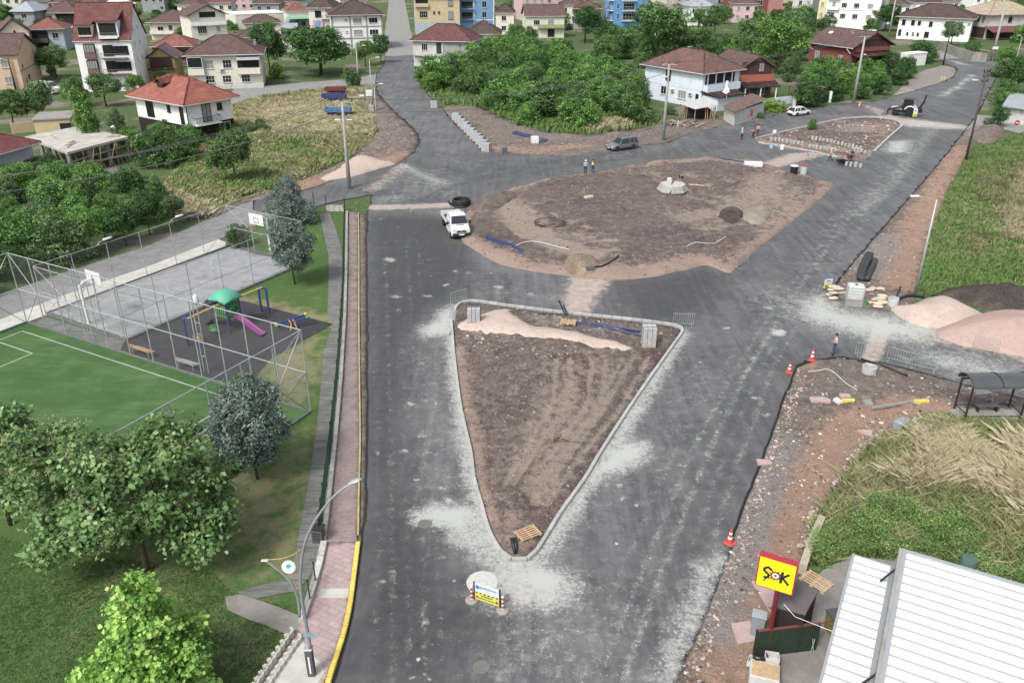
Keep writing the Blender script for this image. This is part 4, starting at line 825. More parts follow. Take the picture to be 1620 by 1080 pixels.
hs = House('apartment_building','salmon building at the top edge left of the grey-white house',(1200,22),(1237,21),12,10,0,m_wall('salmon',(186,130,120)),cat='apartment building',roof='flat',rmat=RB); hs.wins('F',[hs.L*.3,hs.L*.7],[5,8.4])
hs = House('apartment_building','grey-white house with small balcony and bare grey side wall',(1250,34),(1281,35.5),9.5,11,0,m_wall('pale_grey',(184,184,182)),cat='apartment building',rmat=RB,rh=1.8,ov=.5); L = hs.L
hs.win('F',L*.4,5.4,1.2,2.0,TRIM,2); hs.win('F',L*.8,5.8,1.4,1.7,TRIM,3); hs.balcony('F',L*.7,4.9,L*.6,.9,'wall')
hs = House('apartment_building','large white three-storey building with rounded balconies and one yellow side strip',(1290,45),(1386,50),13,12,0,wW,cat='apartment building',roof='flat',rmat=RW,ov=.3); L = hs.L
MB().box((-L/2+L*.065,-hs.d/2+2,6.5),(L*.13,4.1,12.95)).build('yellow_strip', m_wall('pale_yellow',(206,194,142)), hs.o)
for z in (3.0,6.4,9.8):
    hs.win('F',L*.06,z+.7,1.0,1.4,TRIM,2,out=.06); hs.wins('F',[L*.42,L*.62,L*.84],[z+.6],w=1.7,h=1.5,cols=3); hs.win('F',L*.25,z+.2,1.1,2.1,TRIM,2); hs.balcony('F',L*.25,z,L*.2,1.1,'wall',wW,.8); hs.balcony('R',4,z,5,1.1,'wall',wW,.8); hs.win('R',4,z+.3,1.6,2.0)
hs.band(6.2, mat('grey_line', srgb(150,152,154), .8))
# --- top right
hs = House('village_house','long white two-storey house with dark brown hipped roof above the stone retaining wall',(1417,61.5),(1531,67),6.6,14,0,wW,rmat=RD,rh=3.2,ov=1.0); L = hs.L
for f, z, w, h in ((.07,4.1,1.0,1.5),(.2,4.1,1.0,1.4),(.29,4.2,.9,1.2),(.45,3.9,1.0,1.4),(.68,4.0,1.2,1.5),(.85,4.0,1.2,1.5),(.04,1.0,.8,1.8),(.15,1.2,.6,.9),(.23,1.2,.6,.9),(.3,1.1,.6,.9),(.42,.8,1.3,1.6)): hs.win('F',L*f,z,w,h,DRK,2)
hs.ac('F',L*.96,4.8); hs.win('R',4,4,1.2,1.4)
hs = House('old_house','old whitewashed house with weathered straw-coloured tile roof in the top right corner',(1566,23),(1642,21.5),7.2,13,7.2,wWOR,rmat=RS,rh=3.4,ov=1.0); L = hs.L
hs.wins('F',[L*.45,L*.8],[4.8],w=1.3,h=1.6,fm=BRN); hs.wins('L',[2,4.2,6.4,8.6,11],[4.9],w=1.0,h=1.6,fm=BRN); hs.opening('L',6,.2,11,3.2,BRN); hs.opening('F',L*.5,.2,L*.95,2.6,BRN)
MB().extr([(-hs.d/2-4.2,2.3),(-hs.d/2-.1,3.6),(-hs.d/2-.1,3.75),(-hs.d/2-4.2,2.45)],-L/2-1,L/2,'X').build('lean_to_roof', RM, hs.o)
for k in range(4): MB().box((-L/2+L*k/3,-hs.d/2-4,1.2),(.15,.15,2.3)).build('post', BRN, hs.o)
hs = House('village_house','brick-red house with brown gabled roof and open attic gable beside the backhoe road',(1283,66.5),(1350,75.5),6.0,dist((1350,75.5),(1405,71),6.0),6.0,wRED,roof='gable_x',rmat=RB,rh=2.9,ov=.9); L, D = hs.L, hs.d
hs.win('F',L*.2,2.6,1.4,1.7); hs.opening('R',D*.5,6.0,D*.62,1.5,BRN); hs.balcony('R',D*.5,5.2,D*.95,.4,'wall',wRED,.6); MB().box((L/2+1.1,0,4.4),(2.6,D+1,.16),M=Matrix.Rotation(.16,3,'Y')).build('porch_roof', RD, hs.o)
hs.opening('R',D*.3,1.0,D*.3,2.6); MB().box((L/2+.9,-D*.32,2.0),(.2,1.8,2.4)).build('white_screen', WHT, hs.o); hs.wins('F',[L*.75],[2.6],w=1.2,h=1.5); hs.chimney(L*.12,-1.2,7.6,1.3,.8); MB().tube([(-L/2-.6,-D/2-.9,5.7),(-L*.42,-D/2-.1,4.4)],.07,6).build('downpipe', WHT, hs.o); MB().tube([(L*.42,-D/2-.9,5.7),(L*.49,-D/2-.1,4.4)],.07,6).build('downpipe', WHT, hs.o)
MB().box((-L*.32,-D*.2,8.15),(1.0,.7,.12),M=Matrix.Rotation(.6,3,'X')).build('skylight', WHT, hs.roof)
hs = House('village_house','pale blue two-storey house with red-brown hipped roof near the silver car',(1021.5,101),(1113.5,115.5),6.2,dist((1113.5,115.5),(1169.5,108.5),6.2),6.2,wLB,rmat=m_roof('russet_tiles',(102,72,66),(120,88,81)),rh=2.9,ov=.8); L, D = hs.L, hs.d; PALEH = hs
hs.win('F',L*.42,3.8,1.3,2.2,BRN,1,1,False); hs.win('F',L*.36,1.3,1.5,1.5,TRIM,2); hs.win('F',L*.68,1.1,2.0,1.5,TRIM,3); hs.win('F',L*.93,1.2,.9,1.3,TRIM,1); hs.ac('F',L*.52,2.0); hs.ac('F',L*.82,1.9)
hs.opening('R',D*.46,4.1,D*.8,1.9); hs.balcony('R',D*.46,3.1,D*.9,1.2,'wall',wLB,1.0); hs.band(3.0, mat('grey_line', srgb(150,152,154), .8), .06, .012)
for k in range(4): MB().box((L/2+.05,-D/2+D*(.12+.22*k),5.1),(.14,.3,2.0)).build('pier', wLB, hs.o)
MB().box((L/2+2.1,-D*.16,2.75),(4.4,D*.75,.15),M=Matrix.Rotation(.13,3,'Y')).build('lean_to_roof', RD, hs.o); MB().box((L/2+2.0,-D*.16,1.2),(3.7,D*.66,2.3)).build('lean_to_wall', wLB, hs.o)
ch = MB(); ch.cyl((L/2+2.4,-D*.12,2.8),.25,2.0,10); ch.box((L/2+2.4,-D*.12,2.95),(.9,.9,.2)); ch.build('white_chimney', WHT, hs.o)
ds = MB(); ds.lathe([(.0,.0),(.3,.05),(.55,.2),(.56,.22),(.3,.08)],16,(L/2+4.6,-D*.36,3.6),Matrix.Rotation(1.2,3,'X')); ds.tube([(L/2+4.6,-D*.36,2.4),(L/2+4.6,-D*.36,3.6)],.04,6); ds.build('satellite_dish', WHT, hs.o)
MB().box((L/2+.9,D*.38,1.6),(1.0,.12,4.6),M=Matrix.Rotation(-.7,3,'Y')).build('stair_flank', m_wall('grey_blue',(140,150,164)), hs.o)
hs.chimney(-L*.1,.5,8.6,.8); hs.chimney(L*.2,1.5,8.0,.6)
hs = House('brick_house','unplastered brick house with open attic and orange parapet joined to the pale blue house',(1172,110),(1224,108),5.6,11,5.6,m_wall('raw_brick',(140,92,72),.5),roof='gable_y',rmat=RB,rh=2.2,ov=.6); L = hs.L
hs.opening('F',L*.5,4.5,L*.92,2.4,BRN); hs.balcony('F',L*.5,3.5,L*.98,.5,'wall',m_wall('orange_brick',(172,92,66),.4),1.1); MB().extr([(-hs.d/2-2.4,2.5),(-hs.d/2,3.3),(-hs.d/2,3.45),(-hs.d/2-2.4,2.65)],-L/2-.3,L/2+.6,'X').build('porch_roof', RD, hs.o); hs.opening('F',L*.5,.3,L*.85,2.1,wDG); hs.win('F',L*.25,.8,1.2,1.3); hs.win('F',L*.7,.8,1.4,1.3); hs.win('F',L*.62,5.0,1.2,1.7,DRK,2,1,False,out=.03)
for k in range(3): MB().box((-L/2+.2+(L-.4)*k/2,-hs.d/2-2.2,1.25),(.16,.16,2.5)).build('porch_post', WHT, hs.o)
# sheds by the road
def shed(name, label, px, z, rm, wm, tilt=.12, walls=True, cat='shed'):
    w = [G(x,y,z) for x,y in px]; c0 = sum(w, Vector())/4; c0.z = 0; t_ = thing(name, label, cat, c0); pl = [(p-c0).to_2d() for p in w]
    b = MB(); vs = [(p.x*1.06,p.y*1.06,z+(tilt if i > 1 else -tilt)) for i, p in enumerate(pl)]; vs += [(x,y,zz+.07) for x,y,zz in vs]; b.add(vs, [(3,2,1,0),(4,5,6,7),(0,1,5,4),(1,2,6,5),(2,3,7,6),(3,0,4,7)]); b.build('roof', rm, t_)
    if walls: MB().prism([tuple(p*.94) for p in pl], 0, z-tilt-.02).build('wall', wm, t_)
    else:
        for p in pl: MB().cyl((p.x*.94,p.y*.94,0),.07,z-tilt,8).build('post', wm, t_)
    return t_, pl
PATCHY = mat('patched_sheet', srgb(186,184,178), .7, 0, .15, 1.5, .75, srgb(84,76,70))
t_, pl = shed('animal_shed','rickety open shed with patched pale roof in front of the pale blue house',((1075,163),(1100,172),(1133,168),(1112,157)),2.3,PATCHY,wood,.1,False)
for k in range(10):
    f = k/9; p = pl[0].lerp(pl[1], f) if k < 5 else pl[1].lerp(pl[2], f); MB().beam((p.x*.95,p.y*.95,0),(p.x*.95+rng.uniform(-.2,.2),p.y*.95,2.1),.12,.05).build('board', wood, t_)
MB().box((0,0,.8),(4.0,2.6,1.5)).build('stored_pile', DARKIN, t_)  # near-black block filling the inside of the shed
t_, pl = shed('rusty_shed','white shed with rusty patched roof and potted plants in front of it',((1145,166),(1163,175),(1212,160),(1188,151)),2.6,RRU,wWOR,.25)
MB().box((tuple((pl[1].lerp(pl[2],.55)*.96))+(1.3,)),(.5,.3,1.0)).build('red_cloth', mat('red_cloth', srgb(170,60,56), .9), t_)
t_, pl = shed('carport','maroon-roofed carport standing by the gate of the pale blue house',((1248,135.5),(1288.5,145),(1306,139),(1268,130.5)),2.9,RM,DRK,.05,False,'carport')
kio = House('kiosk','small white transformer hut on the grass below the long white house',(1437,106),(1463,103),2.8,2.6,0,WHT,cat='hut',roof='flat',rmat=WHT,ov=.12); kio.door('F',kio.L*.35,.9,1.7,0,wDG); kio.win('F',kio.L*.12,1.3,.5,.6,DRK,1)
t_, pl = shed('metal_roof_shed','grey block shed with corrugated metal roof at the right edge of the side street',((1588,167),(1680,178),(1690,160),(1600,150)),2.7,RG,wWOR,.2)
# retaining walls and garden walls
def wallrun(name, label, pts, h, th, m, cat='wall', z0=0.0):
    w = [G(x,y) for x,y in pts]; c0 = w[0].copy(); t_ = thing(name, label, cat, c0)
    for i in range(len(w)-1):
        a_, b_ = w[i]-c0, w[i+1]-c0; MB().beam((a_.x,a_.y,z0+h/2),(b_.x,b_.y,z0+h/2),th,h-.002*i).build('wall_section', m, t_)
    return t_
wallrun('retaining_wall','stained grey concrete retaining wall below the long white house',[(1484,78),(1512,90),(1537,97),(1560,99)],2.2,.4,mat('stained_concrete', srgb(140,136,128), .9, 0, .2, .8, .7))
wallrun('garden_wall','low pale blue garden wall with the white gate piers',[(1199,170),(1225,166),(1258,163)],1.3,.2,wLB)
t_ = wallrun('boundary_wall','beige boundary wall with wire fence behind the pale street trees',[(20,212),(60,207),(125,199)],1.6,.25,wBE)
gt = thing('yard_gate','dark metal yard gate between white piers beside the white hatchback','gate',G(1286,164)); gl = [G(x,y)-G(1286,164) for x,y in ((1256,168),(1287,165),(1312,162))]
for p in gl: MB().box((p.x,p.y,1.0),(.45,.45,2.0)).build('pier', WHT, gt)
for i in range(2):
    for k in range(12):
        p = gl[i].lerp(gl[i+1], (k+.7)/12.5); MB().box((p.x,p.y,.95),(.06,.06,1.7)).build('bar', DRK, gt)
    for z in (.2,1.0,1.75): MB().beam(gl[i]+Vector((0,0,z)), gl[i+1]+Vector((0,0,z)), .05,.06).build('rail', DRK, gt)
# rooftops further up, seen only as a strip at the top edge
far = [(300,8,RB,wW),(345,5,RM,wC),(420,6,RB,wG),(452,3,RD,wW),(560,2,RB,wC),(180,9,RW,wG),(140,6,RB,wC),(100,4,RB,wBE),(60,2,RD,wG),(905,8,RB,wC),(930,14,RB,wPL),(1010,6,RB,wC),(1110,10,RG,wW),(1180,6,RB,wPK),(1420,8,RB,wW),(1470,4,RD,wW),(1500,2,RB,wC),(680,-8,RB,wC),(760,-10,RB,wBE),(850,-6,RB,wW),(240,-6,RB,wG),(20,-4,RB,wC),(380,-8,RB,wPK),(1300,-6,RB,wC),(1390,-8,RB,wMI),(1560,-6,RD,wW),(1240,-10,RB,wBE),(520,-10,RB,wC)]
for i, (x, y, rm, wm) in enumerate(far):
    a_ = G(x, y, 6.5); k = 1/MPP(x, y+12)*11
    hs = House('hillside_house','distant %s house with %s roof along the top edge, number %d from the left' % (wm.name[5:].replace('_',' '), rm.name.split('_')[0], 1+sum(f[0] < x for f in far)),(x-k/2,y),(x+k/2,y+rng.uniform(-.4,.4)),6.5,10,6.5,wm,group='distant houses along the top edge',rmat=rm,rh=2.2,ov=.5); hs.wins('F',[2.2,5.5,8.6],[1.2,4.2],w=1.4,h=1.4)
# ================================================================== vegetation
def m_leaf(name, cols, trans=.38, tint=True, rough=.6):
    m = bpy.data.materials.new(name); t = NT(m); v = t.attr('var')
    c = t.ramp(v, [(i/(len(cols)-1), srgb(*q)) for i, q in enumerate(cols)])
    if tint:
        oi = t.n('ShaderNodeObjectInfo'); c = t.mix(1.0, c, oi.outputs['Color'], 'MULTIPLY')
        hv = t.n('ShaderNodeHueSaturation'); t.l(t.math('MULTIPLY_ADD', oi.outputs['Random'], .3, .85), hv.inputs['Value']); t.l(c, hv.inputs['Color']); c = hv.outputs[0]
    t.fin(c, rough, 0, .25); tr = t.n('ShaderNodeBsdfTranslucent'); t.l(c, tr.inputs[0]); mx = t.n('ShaderNodeMixShader'); mx.inputs[0].default_value = trans
    t.l(t.b.outputs[0], mx.inputs[1]); t.l(tr.outputs[0], mx.inputs[2]); t.l(mx.outputs[0], t.out.inputs[0]); return m
LEAF = m_leaf('foliage', [(46,72,38),(74,108,54),(100,140,72),(132,168,96)])
BARK = mat('bark', srgb(92,80,70), .95, 0, .25, 6, .3, bump=.5, bscale=12)
def leaf_mesh(name, C, size, var, m, r, aspect=.6, up=.6, out=None, fold=.18):
    n = len(C); N = r.normal(size=(n,3)); N[:,2] += up*1.6
    if out is not None: N += out*1.1
    N /= np.linalg.norm(N, axis=1)[:,None]; T = r.normal(size=(n,3)); T -= N*(T*N).sum(1)[:,None]; T /= np.linalg.norm(T, axis=1)[:,None]; B = np.cross(N, T)
    s = size[:,None] if np.ndim(size) else np.full((n,1), size)
    V = np.stack([C-T*s*.5, C+B*s*aspect*.5+N*s*fold*.3, C+T*s*.55-N*s*fold, C-B*s*aspect*.5+N*s*fold*.3], 1).reshape(-1,3)
    me = bpy.data.meshes.new(name); me.vertices.add(4*n); me.vertices.foreach_set('co', V.ravel().astype(np.float32))
    me.loops.add(4*n); me.loops.foreach_set('vertex_index', np.arange(4*n, dtype=np.int32)); me.polygons.add(n); me.polygons.foreach_set('loop_start', np.arange(0,4*n,4, dtype=np.int32)); me.polygons.foreach_set('loop_total', np.full(n,4,dtype=np.int32))
    me.update(calc_edges=True); at = me.attributes.new('var','FLOAT','POINT'); at.data.foreach_set('value', np.repeat(np.clip(var,0,1),4).astype(np.float32))
    me.materials.append(m); return me
def crown_points(lobes, nclump, per, cr, r, shell=(.62,1.02), flat=.8):
    """leaf clumps spread over and through overlapping lobes"""
    Ls = np.array(lobes); vol = (Ls[:,3]*Ls[:,4]*Ls[:,5])**.67; pick = r.choice(len(Ls), nclump, p=vol/vol.sum()); d = r.normal(size=(nclump,3)); d /= np.linalg.norm(d, axis=1)[:,None]
    rad = r.uniform(shell[0], shell[1], nclump)**.8; c = Ls[pick,:3] + d*Ls[pick,3:6]*rad[:,None]
    inside = np.zeros(nclump, bool)
    for k, l in enumerate(Ls):
        q = (((c-l[:3])/l[3:6])**2).sum(1); inside |= (q < .45) & (pick != k)
    c = c[~inside]; d = d[~inside]; cv = r.uniform(.02,.98,len(c)); k = np.repeat(np.arange(len(c)), per)
    p = c[k] + r.normal(size=(len(k),3))*cr*np.array([1,1,flat]); o = d[k]; v = cv[k] + r.normal(size=len(k))*.16
    return p, o, v
def limbs(b, base, top, lobes, r0, r, n=6):
    base, top = Vector(base), Vector(top); mid = base.lerp(top,.5)+Vector((r.uniform(-.04,.04),r.uniform(-.04,.04),0))*(top-base).length
    b.tube([base, mid, top],[r0, r0*.75, r0*.4], 8); idx = r.permutation(len(lobes))[:n]
    for i in idx:
        e = Vector(lobes[i][:3]); s_ = mid.lerp(top, r.uniform(.1,.8)); m_ = s_.lerp(e,.5)+Vector((0,0,-.06*(e-s_).length)); b.tube([s_, m_, e],[r0*.42, r0*.28, r0*.1], 5)
def rand_lobes(r, kind):
    L = []
    if kind == 'tree':
        L.append((0,0,.66,.3,.3,.26))
        for i in range(11):
            a = r.uniform(0,6.28); q = r.uniform(.16,.36); z = r.uniform(.38,.86); s = r.uniform(.11,.2)*(1.15-.5*abs(z-.6)); L.append((q*math.cos(a)*(1.2-z*.5), q*math.sin(a)*(1.2-z*.5), z, s, s, s*.8))
    elif kind == 'bush':
        for i in range(13):
            a = r.uniform(0,6.28); q = r.uniform(0,.36); z = r.uniform(.12,.8)*(1-q*.9); s = r.uniform(.14,.24); L.append((q*math.cos(a), q*math.sin(a), z, s, s, s*.95))
    elif kind == 'slim':
        for i in range(10):
            a = r.uniform(0,6.28); q = r.uniform(0,.22); z = .42+.52*i/9; s = r.uniform(.14,.24)*(1.15-.55*(z-.4)); L.append((q*math.cos(a), q*math.sin(a), z, s, s, s*.6))
    return L
TPL = {}
for kind, nv, nc, per, cr, ls in (('tree',4,620,16,.034,.034),('bush',5,600,15,.036,.036),('slim',2,480,15,.03,.032)):
    for k in range(nv):
        r = np.random.default_rng(100+k*7+len(kind)); L = rand_lobes(r, kind); p, o, v = crown_points(L, nc, per, cr, r)
        p[:,2] = np.maximum(p[:,2], .01); cm = leaf_mesh('crown', p, r.uniform(.7,1.4,len(p))*ls, v, LEAF, r, .62, .5, o)
        b = MB(); limbs(b, (0,0,-.01), (0,0,.7), L, .022 if kind != 'bush' else .016, r, 7); TPL[kind, k] = (cm, b.mesh('trunk', BARK, True))
TCOL = {'g':(1.0,1.05,.95),'d':(.6,.74,.62),'b':(1.25,1.4,.95),'y':(1.7,1.7,.7),'w':(1.05,1.22,.85),'s':(1.2,1.15,1.25)}
tcount = 0
def tree(name, label, x, yb, yt, wpx, kind='tree', tint='g', group=None, cat='tree', var=None):
    global tcount
    p = G(x, yb); h = max(HT(x, yb, yt), .4); w = wpx*MPP(x, yb); tcount += 1
    cm, tm = TPL[kind, (tcount if var is None else var) % (4 if kind == 'tree' else 5 if kind == 'bush' else 2)]
    o = thing(name, label, cat, p, (tcount*2.4) % 6.28, group); c = obj('crown', cm, o); t_ = obj('trunk', tm, o)
    o.scale = (w, w, h); q = TCOL[tint]; c.color = (*q, 1); return o
A_ = [('garden_tree','full green tree between the peach house and the four-storey white block',90,124,69,62,'tree','g'),
 ('street_tree','green tree at the left edge in front of the boundary wall',22,203,139,62,'tree','g'),('street_tree','grey-green tree beside the white van, in front of the boundary wall',70,197,126,60,'tree','s'),('street_tree','green tree right of the white van, below the white block',120,170,120,50,'tree','g'),('street_tree','larger green tree directly below the white four-storey block',168,168,112,64,'tree','g'),('street_tree','small bright tree between the white block and the modern white house',217,152,116,42,'tree','b'),('garden_tree','small bright shrub-like tree below the mustard house',258,134,108,30,'bush','b'),
 ('slender_tree','slender light green tree growing up in front of the concrete frame',146,244,144,72,'slim','b'),('grey_shrub','grey-leaved shrub left of the modern white house',186,206,168,34,'bush','s'),
 ('garden_tree','dense tree in front of the charcoal ground floor of the modern house',268,262,184,98,'bush','g'),('garden_tree','broad tree in the high grass right of the dense garden tree',372,292,206,84,'tree','g'),
 ('garden_tree','dark tree in the top left corner of the town',12,46,6,44,'tree','d'),('garden_tree','green tree at the top edge behind the vine-covered house',282,18,-4,60,'bush','g'),('garden_tree','dark tree at the top edge right of the clipped-gable house',362,12,-3,26,'bush','d'),
 ('garden_tree','tall green tree right of the cream house with the awning',428,114,37,64,'tree','d'),('large_tree','large dark spreading tree standing alone before the unfinished white block',508,118,36,128,'tree','d'),('garden_shrub','yellow-green shrub beside the cream house gate',438,124,96,28,'bush','y'),('roadside_bush','round bush beside the parked farm trailers',556,138,104,36,'bush','g'),('roadside_tree','light green tree in front of the unfinished white block at the road',578,105,64,38,'tree','b'),('roadside_tree','dark tree at the street corner beside the unfinished white block',603,100,51,34,'tree','d'),
 ('garden_tree','dark tree with dense crown between the mint house and the vivid blue block',925,68,6,70,'tree','d'),('garden_tree','rounded tree at the foot of the vivid blue block',985,90,34,58,'bush','g'),('large_tree','tall leafy tree covering the right side of the vivid blue block',1040,108,2,104,'tree','g'),('garden_tree','leafy tree right of the tall one, before the cream building',1092,102,40,70,'tree','g'),('garden_tree','bushy tree between the grey posts and the dark-fronted building',1130,58,6,48,'tree','g'),('garden_tree','bright tree above the carport, left of the red house',1232,118,20,92,'tree','b'),('garden_tree','dark tree below the salmon building',1262,66,8,54,'tree','g'),('garden_tree','grey-green tree behind the brick house',1186,92,26,56,'tree','s'),('garden_tree','small dark tree between the grey-white house and the large white one',1293,56,28,26,'tree','d'),
 ('garden_tree','dark tree beside the large white building and the utility pole',1398,50,4,48,'tree','d'),('hedge_tree','broad dark fig-like tree between the transformer hut and the white house',1452,98,58,64,'bush','d'),('garden_tree','green tree at the top edge between the white houses',1425,20,-6,60,'tree','g'),('garden_tree','tall tree at the top edge beside the straw-roofed house',1500,14,-10,60,'tree','d'),
 ('roadside_tree','dark tree at the right edge beside the metal-roofed shed',1606,160,86,60,'tree','d'),('roadside_bush','silvery drooping bush at the right edge of the road bend',1580,122,84,50,'bush','s'),('roadside_bush','bright bush above the dark roadside tree at the right edge',1590,175,140,56,'bush','b'),('garden_shrub','shrub behind the tall concrete pole in the top right',1594,96,70,40,'bush','b'),('garden_shrub','rose bush beside the straw-roofed house',1540,86,62,40,'bush','g'),
 ('island_sapling','small bushy sapling growing at the edge of the far island',1283,207,186,20,'bush','b'),('dark_shrub','dark shrub in front of the far basketball hoop',378,388,343,44,'bush','d'),('pitch_corner_bush','round bush at the corner of the rubber playground behind the pitch fence',394,626,584,62,'bush','g'),('pitch_edge_shrub','low shrub at the foot of the pitch fence nearest the blue cedar',373,746,730,30,'bush','b'),('pitch_edge_shrub','wider low shrub at the pitch corner left of the nearest cedar',352,762,738,36,'bush','b'),('pitch_edge_shrub','low shrub beside the catalpa at the pitch corner',328,782,754,40,'bush','b'),
 ('yard_vine','bright leafy vine pergola beside the rusty shed',1219,176,150,44,'bush','y'),('yard_shrub','dark potted shrub row in front of the rusty shed',1200,187,176,26,'bush','g'),('yard_shrub','shrub at the corner of the pale blue house beside the utility pole',1060,182,164,24,'bush','g')]
for a in A_: tree(a[0],a[1],a[2],a[3],a[4],a[5],a[6],a[7], cat='bush' if ('bush' in a[0] or 'shrub' in a[0]) else 'tree')
for k, (x, yb) in enumerate([(330,222),(352,220),(375,216),(396,212),(414,208)]): tree('hedge_bush','%s bush from the left of the hedge right of the modern house' % ('first','second','third','fourth','fifth')[k],x,yb,yb-24,30,'bush','b','hedge bushes beside the modern house','bush')
def scatter(poly, n, dmin, seed):
    r = np.random.default_rng(seed); P = np.array(poly); w = np.array(w2(poly)); out = []
    lo, hi = w.min(0), w.max(0); tries = 0
    while len(out) < n and tries < 60000:
        tries += 1; q = r.uniform(lo, hi)
        if inpoly(q[None], [tuple(c) for c in w])[0] and all((q[0]-o[0])**2+(q[1]-o[1])**2 > dmin**2 for o in out): out.append(q)
    return out
def thicket(poly, n, dmin, seed, hr, label, group, tints, kinds=('bush',), wr=(1.0,1.4), name='thicket_bush', cat='bush'):
    global tcount
    r = np.random.default_rng(seed+1)
    for q in scatter(poly, n, dmin, seed):
        if 'town' in group and any(math.hypot(q[0]-x, q[1]-y) < R_+1.5 for x, y, R_ in HB): continue
        kind = kinds[r.integers(len(kinds))]; h = r.uniform(*hr); w = h*r.uniform(*wr); tcount += 1
        cm, tm = TPL[kind, tcount % (4 if kind == 'tree' else 5 if kind == 'bush' else 2)]
        t_ = tints[r.integers(len(tints))]; px_, py_ = PX(q[0], q[1]); P_ = np.array(poly); u = (px_-P_[:,0].min())/np.ptp(P_[:,0]); vv = (py_-P_[:,1].min())/np.ptp(P_[:,1])
        pos = ('upper','middle','lower')[min(2,int(vv*3))]+' '+('far-left','left','central','right','far-right')[min(4,max(0,int(u*5)))]; f = (h-hr[0])/(hr[1]-hr[0]); sz = 'low' if f < .33 else 'tall' if f > .66 else 'mid-sized'
        o = thing(name, label.format(sz+' '+{'g':'mid-green','b':'bright green','d':'dark green','w':'fresh green','y':'lime','s':'greyish'}[t_], pos), cat, (q[0], q[1], 0), r.uniform(0,6.28), group); c = obj('crown', cm, o); obj('trunk', tm, o); o.scale = (w, w, h); c.color = (*TCOL[t_], 1)
thicket([(672,138),(690,158),(720,160),(760,164),(800,182),(850,203),(900,207),(960,204),(1000,196),(1020,176),(1008,150),(985,130),(960,112),(930,102),(880,92),(830,84),(760,80),(750,110),(700,116),(690,130)], 96, 3.3, 5, (4.2,7.2), '{} willow bush in the {} part of the central thicket','bushes of the central thicket',['g','b','b','w','w','d'])
thicket([(940,90),(1020,110),(1150,105),(1170,95),(1230,110),(1275,150),(1240,128),(1280,110),(1280,60),(1240,55),(1180,70),(1130,80),(1050,75),(960,62)], 60, 4.4, 8, (4.0,7.5), '{} tree in the {} part of the rear grove','trees of the grove behind the pale blue house',['g','g','d','b'],('tree','bush'),(.8,1.1),'grove_tree','tree')
thicket([(1275,172),(1300,164),(1350,160),(1395,150),(1440,128),(1435,108),(1400,118),(1360,120),(1300,118),(1278,130)], 24, 4.2, 11, (3.4,5.6), '{} bush in the {} part of the hedge before the red house','bushes in front of the red house',['g','d','d','b'])
thicket([(-120,500),(0,458),(100,424),(180,396),(250,372),(285,350),(250,315),(190,298),(120,300),(60,285),(0,290),(-120,320)], 54, 3.2, 14, (2.8,5.4), '{} bush in the {} part of the thicket along the left lane','bushes along the left lane',['g','b','w','d','b','s'],('bush','bush','tree'),(.8,1.3))
thicket([(190,235),(260,270),(310,260),(330,240),(300,215),(240,225)], 8, 4, 17, (3,4.4), '{} bush in the {} part of the slope below the modern house','bushes below the modern house',['g','b'])
thicket([(1560,205),(1600,200),(1660,190),(1660,150),(1600,140),(1575,165)], 5, 4.5, 19, (3,5), '{} bush in the {} part of the clump by the metal-roofed shed','bushes by the metal-roofed shed',['d','g'])
thicket([(0,26),(620,12),(620,-30),(0,-36)], 26, 22, 21, (7,11), '{} tree among the distant roofs, {} along the top left edge','distant trees along the top left edge',['d','g'],('tree',),(.7,1.0),'distant_tree','tree')
thicket([(690,14),(1620,10),(1620,-34),(690,-34)], 40, 24, 23, (7,12), '{} tree among the distant roofs, {} along the top right edge','distant trees along the top right edge',['d','g'],('tree',),(.7,1.0),'distant_tree','tree')
thicket([(0,150),(190,118),(230,130),(290,130),(420,108),(600,70),(600,18),(0,30)], 70, 5.5, 25, (2.6,5.5), '{} garden bush in the {} part of the left town','bushes between the left town houses',['g','d','b','w'],('bush','tree'),(.9,1.3),'garden_bush')
thicket([(740,74),(900,80),(960,60),(1290,62),(1420,60),(1520,92),(1620,70),(1620,18),(700,20)], 110, 7, 27, (3,7), '{} garden bush in the {} part of the right town','bushes between the right town houses',['g','d','b','w'],('bush','tree'),(.9,1.2),'garden_bush')
# ---- the near park trees, each one its own
def near_tree(name, label, x, yb, lobes, nc, per, cr, ls, m, r0, top, seed=0, aspect=.62, up=.5, shell=(.55,1.05), extra=None, bark=None, flat=.8, nl=9):
    r = np.random.default_rng(seed); o = thing(name, label, 'tree', G(x, yb)); p, oo, v = crown_points(lobes, nc, per, cr, r, shell, flat)
    obj('crown', leaf_mesh('crown', p, r.uniform(.65,1.3,len(p))*ls, v, m, r, aspect, up, oo), o)
    b = MB(); limbs(b, (0,0,-.05), top, lobes, r0, r, nl); b.build('trunk', bark or BARK, o, True)
    if extra: extra(o, p, oo, r)
    return o
def lobes_ell(r, c, R, n, s):
    L = []
    for i in range(n):
        d = r.normal(size=3); d /= np.linalg.norm(d); q = r.uniform(.45,.85); k = r.uniform(*s); L.append((c[0]+d[0]*R[0]*q, c[1]+d[1]*R[1]*q, c[2]+d[2]*R[2]*q, k, k, k*.8))
    return L
CAT = m_leaf('catalpa_leaf', [(58,92,42),(88,130,60),(116,156,80),(150,182,110)], .3, False); MAP = m_leaf('maple_leaf', [(78,126,36),(120,174,50),(156,206,70),(190,226,100)], .4, False)
CON = m_leaf('blue_conifer_leaf', [(56,74,66),(84,104,94),(110,132,120),(142,160,146)], .1, False, .8); PAN = m_leaf('seed_panicle', [(150,140,100),(176,166,122),(196,188,146)], .2, False, .9)
